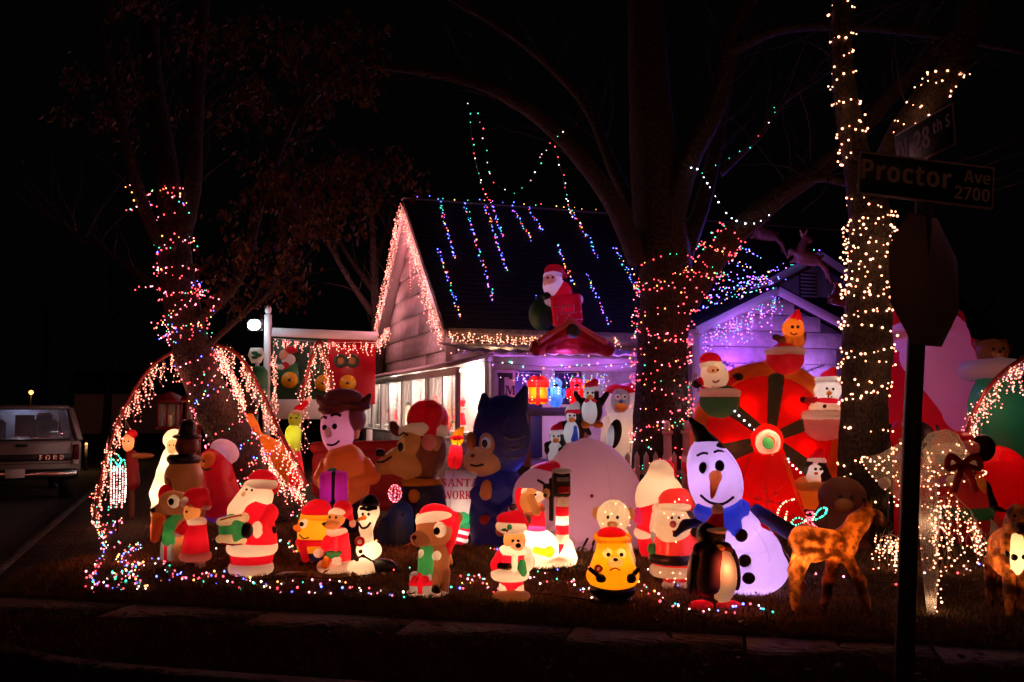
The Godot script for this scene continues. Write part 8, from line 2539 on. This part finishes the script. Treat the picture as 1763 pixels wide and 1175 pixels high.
	for q in [[Vector3(5.3, 2.33, -12.95), 0.30], [Vector3(6.3, 2.3, -12.95), 0.2], [Vector3(9.2, 2.9, -13.75), 0.30], [Vector3(11.165, 1.711, -11.914), 0.25]]:
		var vl := bulb_light(self, q[0], Color(0.5, 0.14, 1), q[1], 0.08)
		vl.name = "string_glow"
	var pl := bulb_light(self, Vector3(9.382, 3.786, -12.634), Color(0.45, 0.2, 1), 0.12, 0.08)
	pl.name = "string_glow"
	icicles("small violet and white lights in the bay behind the sign post", "", [Vector3(10.941, 1.713, -12.308), Vector3(11.39, 1.732, -12.154), Vector3(11.793, 1.713, -12.015)], 30, 0.7, Vector3.ZERO, ["glow_purple", "glow_cool", "glow_blue", "glow_cool"], 0.009)
	# garland on the garage eave
	var gar := thing("garland", "dark green garland sagging along the garage eave", "garland", "", Vector3(7.85, 2.347, -12.738))
	var gp := []
	for i in 13:
		var k := i / 12.0
		gp.append((Vector3(7.85, 2.329, -12.738)).lerp(Vector3(9.66, 2.292, -12.538), k) - gar.position + Vector3(0, -0.12 * sin(k * PI * 3.0) ** 2, 0))
	var gs := new_st()
	for p in along(gp, 0.012):
		for k in 3:
			var d := Vector3(rng.randfn(), rng.randfn(), rng.randfn()).normalized() * 0.08
			var sd := d.cross(Vector3(0.3, 0.5, 0.8)).normalized() * 0.006
			for v in [p - sd, p + d, p + sd]:
				gs.add_vertex(v)
	gs.generate_normals()
	obj("fronds", gs.commit(), M.dark_green, gar).set_meta("kind", "stuff")
	# lights in the grass along the front edge
	var line := []
	var marks := [[Vector3(-1.227, 0, -13.949), Vector3(-0.913, 0, -11.87), Vector3(-0.843, 0, -10.027), Vector3(-0.774, 0, -8.892), Vector3(-0.405, 0, -9.154), Vector3(0.042, 0, -9.239), Vector3(0.473, 0, -8.57), Vector3(0.934, 0, -8.693), Vector3(1.345, 0, -8.325), Vector3(1.686, 0, -7.738)], [Vector3(1.686, 0, -7.738), Vector3(2.235, 0, -7.909), Vector3(2.519, 0, -8.325), Vector3(2.475, 0, -7.668), Vector3(2.855, 0, -7.917), Vector3(3.259, 0, -7.951), Vector3(3.251, 0, -7.349), Vector3(3.621, 0, -7.326)], [Vector3(3.193, 0, -7.218), Vector3(3.713, 0, -7.455), Vector3(3.656, 0, -6.773), Vector3(3.622, 0, -6.433), Vector3(3.853, 0, -6.312), Vector3(4.201, 0, -6.45), Vector3(4.208, 0, -6.149)], [Vector3(-0.882, 0, -11.487), Vector3(-0.519, 0, -11.499), Vector3(-0.665, 0, -10.505), Vector3(-0.414, 0, -9.88), Vector3(-0.671, 0, -9.484), Vector3(-0.423, 0, -9.046)], [Vector3(-0.212, 0, -11.629), Vector3(0.462, 0, -10.718), Vector3(1.104, 0, -10.94), Vector3(1.596, 0, -9.188), Vector3(2.423, 0, -8.575), Vector3(2.688, 0, -8.328)], [Vector3(0.176, 0, -11.996), Vector3(1.019, 0, -11.45), Vector3(1.159, 0, -10.27), Vector3(2.018, 0, -10.861), Vector3(2.695, 0, -11.396), Vector3(3.223, 0, -9.985), Vector3(3.043, 0, -8.522), Vector3(3.633, 0, -8.486), Vector3(4.222, 0, -8.283), Vector3(4.048, 0, -7.285)], [Vector3(-0.875, 0, -9.554), Vector3(-0.626, 0, -8.895), Vector3(-0.336, 0, -8.688), Vector3(-0.564, 0, -9.765), Vector3(-0.291, 0, -10.19), Vector3(0.041, 0, -8.942), Vector3(0.305, 0, -9.465), Vector3(0.705, 0, -8.383), Vector3(1.118, 0, -8.135), Vector3(1.521, 0, -7.894)], [Vector3(5.508, 0, -7.841), Vector3(5.648, 0, -7.158), Vector3(5.961, 0, -6.847), Vector3(6.505, 0, -7.013), Vector3(7.277, 0, -7.232)]]
	var told := ["coloured lights laid along the front edge of the lawn at the corner", "coloured lights in the grass between reindeer and honey bear", "coloured lights heaped round the penguin's red boots", "tangle of coloured lights in the grass at the left corner", "second run of coloured lights winding between the moulded figures", "coloured lights in the shadow between the moulded figures and the big inflatables", "doubled run of coloured lights before the tall Santa", "sparse coloured lights in the grass under the doe"]
	for i in marks.size():
		line = []
		for p in marks[i]:
			line.append(p + Vector3(0, 0.045, 0))
		light_string(told[i], "coloured lights in the grass", curve(line, 5), [0.085, 0.085, 0.07, 0.042, 0.12, 0.13, 0.07, 0.2][i], ["glow_red", "glow_amber", "glow_white", "glow_green", "glow_blue", "glow_pink", "glow_red"], 0.0095, 0.035)
	light_string("coloured lights at the foot of the left arch", "coloured lights in the grass", curve([Vector3(-1.202, 0.466, -13.528), Vector3(-1.137, 0.238, -13.506), Vector3(-0.873, 0.375, -13.415), Vector3(-1.108, 0.061, -13.39), Vector3(-0.808, 0.136, -13.287), Vector3(-1.107, -0.028, -12.65)], 5), 0.05, MULTI, 0.0095, 0.05)
	for q in [[Vector3(-0.625, 0, -10.305), 0.02], [Vector3(1.212, 0, -8.836), 0.012], [Vector3(2.504, 0, -8.095), 0.012], [Vector3(3.602, 0, -7.178), 0.014], [Vector3(4.003, 0, -6.387), 0.012], [Vector3(2.217, 0, -9.906), 0.02], [Vector3(4.597, 0, -8.154), 0.02]]:
		var l := bulb_light(self, q[0] + Vector3(0, 0.35, 0), Color(1, 0.18, 0.08), q[1] * 6.5, 0.05)
		l.name = "string_glow"
	var cords := [["black extension cord lying in the grass from the tall Santa to the yellow chick", [Vector3(0.398, 0, -9.116), Vector3(0.64, 0, -8.853), Vector3(1.009, 0, -8.906), Vector3(1.247, 0, -8.703), Vector3(1.641, 0, -8.812)]], ["black extension cord lying in the grass between honey bear and amber bear", [Vector3(2.361, 0, -7.312), Vector3(2.769, 0, -7.464), Vector3(2.993, 0, -7.238), Vector3(3.145, 0, -6.995)]]]
	for q in cords:
		var rise := []
		for p in q[1]:
			rise.append(p + Vector3(0, 0.035, 0) - q[1][0])
		var path := curve(rise, 6)
		var cord := thing("extension_cord", q[0], "cord", "", q[1][0])
		obj("cable", tube(path, spread([0.006, 0.006], path.size()), 6), M.rubber, cord)
	var guys := [["thin tether line from the brown puppy's shoulder down to the grass", Vector3(3.125, 1.293, -11.087), Vector3(3.022, 0, -11.284)], ["thin tether line from the violet snowman's chest to a stake", Vector3(4.819, 0.587, -7.119), Vector3(5.271, 0, -7.142)], ["thin tether line from the blue cat's side to the grass", Vector3(3.699, 0.804, -10.254), Vector3(4.013, 0, -10.419)]]
	for q in guys:
		var g := thing("tether_line", q[0], "tether", "", q[2])
		obj("cord", tube([Vector3.ZERO, q[1] - q[2]], [0.004, 0.004], 5), M.pale_wire, g)
		obj("stake", tube([Vector3(0, -0.05, 0), Vector3(0, 0.12, 0)], [0.008, 0.01], 6), M.metal, g)
	rope_lights()
	bells()

var strand := 0

func rope(parent: Node3D, called: String, pts: Array, m: String, closed := false) -> void:
	# a bent wire frame closely set with bulbs
	var path := curve(pts + ([pts[0]] if closed else []), 5)
	obj(called, tube(path, spread([0.006, 0.006], path.size()), 5), M.wire, parent)
	var spots := along(path, 0.024)
	var abs_ := []
	for p in spots:
		abs_.append(p + parent.position)
	put_bulbs(parent, abs_, [m], 0.011, false)

func rope_lights() -> void:
	var g := thing("gift_light_sculpture", "wire gift outlined in white rope light with red and green bow behind the doe", "light sculpture", "", Vector3(6.136, 0.392, -8.358))
	var at := func(px: float, py: float) -> Vector3:
		return Vector3((px - 1385.0) * 0.00618 * 0.9455, (900.0 - py) * 0.00618, (px - 1385.0) * 0.00618 * 0.3256)
	rope(g, "arc", [at.call(1368, 861), at.call(1352, 866), at.call(1342, 878), at.call(1339, 890)], "glow_warm")
	rope(g, "arc", [at.call(1356, 882), at.call(1353, 896), at.call(1358, 905)], "glow_warm")
	rope(g, "loop", [at.call(1398, 896), at.call(1412, 878), at.call(1423, 876), at.call(1421, 886), at.call(1408, 894)], "glow_green", true)
	rope(g, "loop", [at.call(1388, 897), at.call(1374, 892), at.call(1363, 900), at.call(1370, 905)], "glow_green", true)
	for k in 3:
		rope(g, "ribbon", [at.call(1390 + k * 3, 892), at.call(1384 + k * 8, 904), at.call(1400 + k * 8, 915)], "glow_red")
	rope(g, "knot", [at.call(1390, 884), at.call(1398, 882), at.call(1401, 890), at.call(1394, 896), at.call(1388, 892)], "glow_red", true)
	obj("frame", tube([at.call(1340, 890), at.call(1345, 950), at.call(1420, 950), at.call(1424, 880)], [0.006, 0.006, 0.006, 0.006], 5), M.wire, g)
	# candy sticks in coloured rope by the left arch
	var k2 := thing("candy_light_sculpture", "bundle of red candy sticks with green bow made of tiny lights, under the left arch", "light sculpture", "", Vector3(-0.858, 0.65, -12.987))
	var a2 := func(px: float, py: float) -> Vector3:
		return Vector3((px - 204.0) * 0.0075 * 0.9455, (830.0 - py) * 0.0075, (px - 204.0) * 0.0075 * 0.3256)
	for i in 6:
		rope(k2, "stick", [a2.call(190 + i * 5, 800 + (i % 3) * 4), a2.call(191 + i * 5, 840), a2.call(192 + i * 4.6, 876 - (i % 2) * 10)], "glow_rose" if i % 2 == 0 else "glow_white")
	rope(k2, "bow", [a2.call(200, 800), a2.call(190, 790), a2.call(192, 812), a2.call(203, 802), a2.call(212, 792), a2.call(214, 812)], "glow_green", true)
	rope(k2, "bow", [a2.call(202, 785), a2.call(207, 795), a2.call(200, 806)], "glow_green")
	var pk := thing("pink_light_sculpture", "pink wire light figure of a rounded head above the teal inflatable", "light sculpture", "", Vector3(2.2, 0.631, -10.453))
	for i in 5:
		var loop := []
		for j in 12:
			var u := TAU * j / 12.0
			loop.append(Vector3(cos(u) * 0.075, sin(u) * 0.1, 0).rotated(Vector3.UP, PI * i / 5.0))
		var path := loop + [loop[0]]
		obj("wire", tube(path, spread([0.004, 0.004], path.size()), 4), M.pink, pk)
		var spots := []
		for p in along(path, 0.04):
			spots.append(p + pk.position)
		put_bulbs(pk, spots, ["glow_pink"], 0.006, false)
	obj("stake", tube([Vector3(0, -0.1, 0), Vector3(0, -pk.position.y, 0)], [0.008, 0.008], 5), M.wire, pk)
	obj("stake", tube([Vector3(0, 0, 0), Vector3(0, -k2.position.y, 0)], [0.01, 0.01], 5), M.wire, k2)
	obj("stake", tube([Vector3(0, -0.2, 0), Vector3(0, -g.position.y, 0)], [0.01, 0.01], 5), M.wire, g)

func bell_mesh() -> ArrayMesh:
	var st := new_st()
	var prof := [Vector2(0.03, 0.34), Vector2(0.10, 0.33), Vector2(0.17, 0.26), Vector2(0.20, 0.12), Vector2(0.23, 0.0), Vector2(0.30, -0.12), Vector2(0.315, -0.14), Vector2(0.30, -0.15)]
	for i in prof.size() - 1:
		for k in 28:
			var a := TAU * k / 28.0
			var d := TAU * (k + 1) / 28.0
			quad(st, Vector3(cos(a) * prof[i].x, prof[i].y, sin(a) * prof[i].x), Vector3(cos(a) * prof[i + 1].x, prof[i + 1].y, sin(a) * prof[i + 1].x), Vector3(cos(d) * prof[i + 1].x, prof[i + 1].y, sin(d) * prof[i + 1].x), Vector3(cos(d) * prof[i].x, prof[i].y, sin(d) * prof[i].x))
	st.generate_normals()
	return st.commit()

func bells() -> void:
	var shell := bell_mesh()
	for q in [["silver clear bell tilted to the left of the sign post, rim edged with lights", Vector3(6.576, 0.974, -7.466), -48.0], ["golden lit bell with dark bow right of the sign post, icicles below it", Vector3(7.047, 1.042, -7.303), 14.0]]:
		var bl := thing("bell_light_sculpture", q[0], "light sculpture", "big acrylic bells", q[1], TURN)
		var turn := Basis(Vector3.BACK, deg_to_rad(q[2]))
		var body := obj("bell", shell, M.clear_shell, bl)
		body.basis = turn
		obj("clapper", ball_mesh, M.crystal, bl).transform = Transform3D(turn.scaled(Vector3.ONE * 0.06), turn * Vector3(0, -0.17, 0))
		var spots := []
		for k in 34:
			var a := TAU * k / 34.0
			spots.append(bl.transform * (turn * (Vector3(cos(a), 0, sin(a)) * 0.315 + Vector3(0, -0.14, 0))))
			spots.append(bl.transform * (turn * (Vector3(cos(a * 3.0), 0, sin(a * 3.0)) * (0.2 + 0.06 * sin(k * 1.7)) + Vector3(0, 0.06 + 0.12 * sin(k * 0.9), 0))))
		var local := []
		for p in spots:
			local.append(bl.transform.affine_inverse() * p + bl.position)
		put_bulbs(bl, local, WARM, 0.0085, true)
		bulb_light(bl, turn * Vector3(0, 0.05, 0), Color(1, 0.6, 0.3), 0.035 if q[2] > 0.0 else 0.02, 0.04)
		if q[2] > 0.0:
			for s in [-1, 1]:
				obj("bow", tube(curve([Vector3(0, 0.02, 0.3), Vector3(0.12 * s, 0.1, 0.33), Vector3(0.15 * s, -0.02, 0.32), Vector3(0, 0.02, 0.3)], 6), spread([0.03, 0.03], 19), 7), M.dark_red, bl)
				obj("bow_tail", tube([Vector3(0, 0.02, 0.31), Vector3(0.07 * s, -0.12, 0.34), Vector3(0.1 * s, -0.24, 0.33)], [0.03, 0.035, 0.03], 7), M.dark_red, bl)
		obj("hanger", tube([turn * Vector3(0, 0.34, 0), turn * Vector3(0, 0.4, 0)], [0.02, 0.012], 8), M.metal, bl)
		obj("stake", tube([Vector3(0, -0.1, -0.25), Vector3(0, -bl.position.y, -0.25)], [0.012, 0.012], 6), M.wire, bl)
	# strands that hang from the golden bell
	icicles("curtain of warm light strands hanging below the golden bell to the grass", "", [Vector3(6.71, 0.701, -7.314), Vector3(6.769, 0.75, -7.188), Vector3(6.926, 0.733, -7.134)], 26, 1.05, Vector3(0.12, 0, 0.05), WARM, 0.0085, "icicle_lights", 0.05)
	icicles("warm light strands drooping from the golden bell towards the deer with bells", "", [Vector3(7.005, 0.768, -7.212), Vector3(7.17, 0.601, -7.156), Vector3(7.282, 0.323, -7.117)], 26, 0.55, Vector3(0.25, 0, 0), WARM, 0.0085, "icicle_lights", 0.05)
	icicles("warm light strands drooping from the silver bell between doe and sign post", "", [Vector3(6.413, 0.337, -7.522), Vector3(6.505, 0.365, -7.49), Vector3(6.595, 0.309, -7.459)], 18, 0.5, Vector3(-0.1, 0, 0), WARM, 0.0085, "icicle_lights", 0.06)
	var ic := thing("crystal_icicle", "long clear twisted icicle tube glowing from its tip upright under the golden bell", "light sculpture", "", Vector3(5.412, 0, -5.817))
	var st := new_st()
	add_tube(st, [Vector3(0, 0.02, 0), Vector3(0, 0.3, 0), Vector3(0, 0.8, 0), Vector3(0, 1.15, 0)], [0.03, 0.055, 0.07, 0.06], 9, 0.2)
	st.generate_normals()
	obj("shell", st.commit(), M.clear_shell, ic)
	var sp := []
	for i in 34:
		sp.append(ic.position + Vector3(rng.randf_range(-0.05, 0.05), 0.05 + i * 0.033, 0.06))
	put_bulbs(ic, sp, WARM, 0.0085, true)
	bulb_light(ic, Vector3(0, 0.12, 0), Color(1, 0.6, 0.35), 0.012, 0.03)
	bulb_light(ic, Vector3(0, 0.7, 0), Color(1, 0.6, 0.35), 0.02, 0.03)
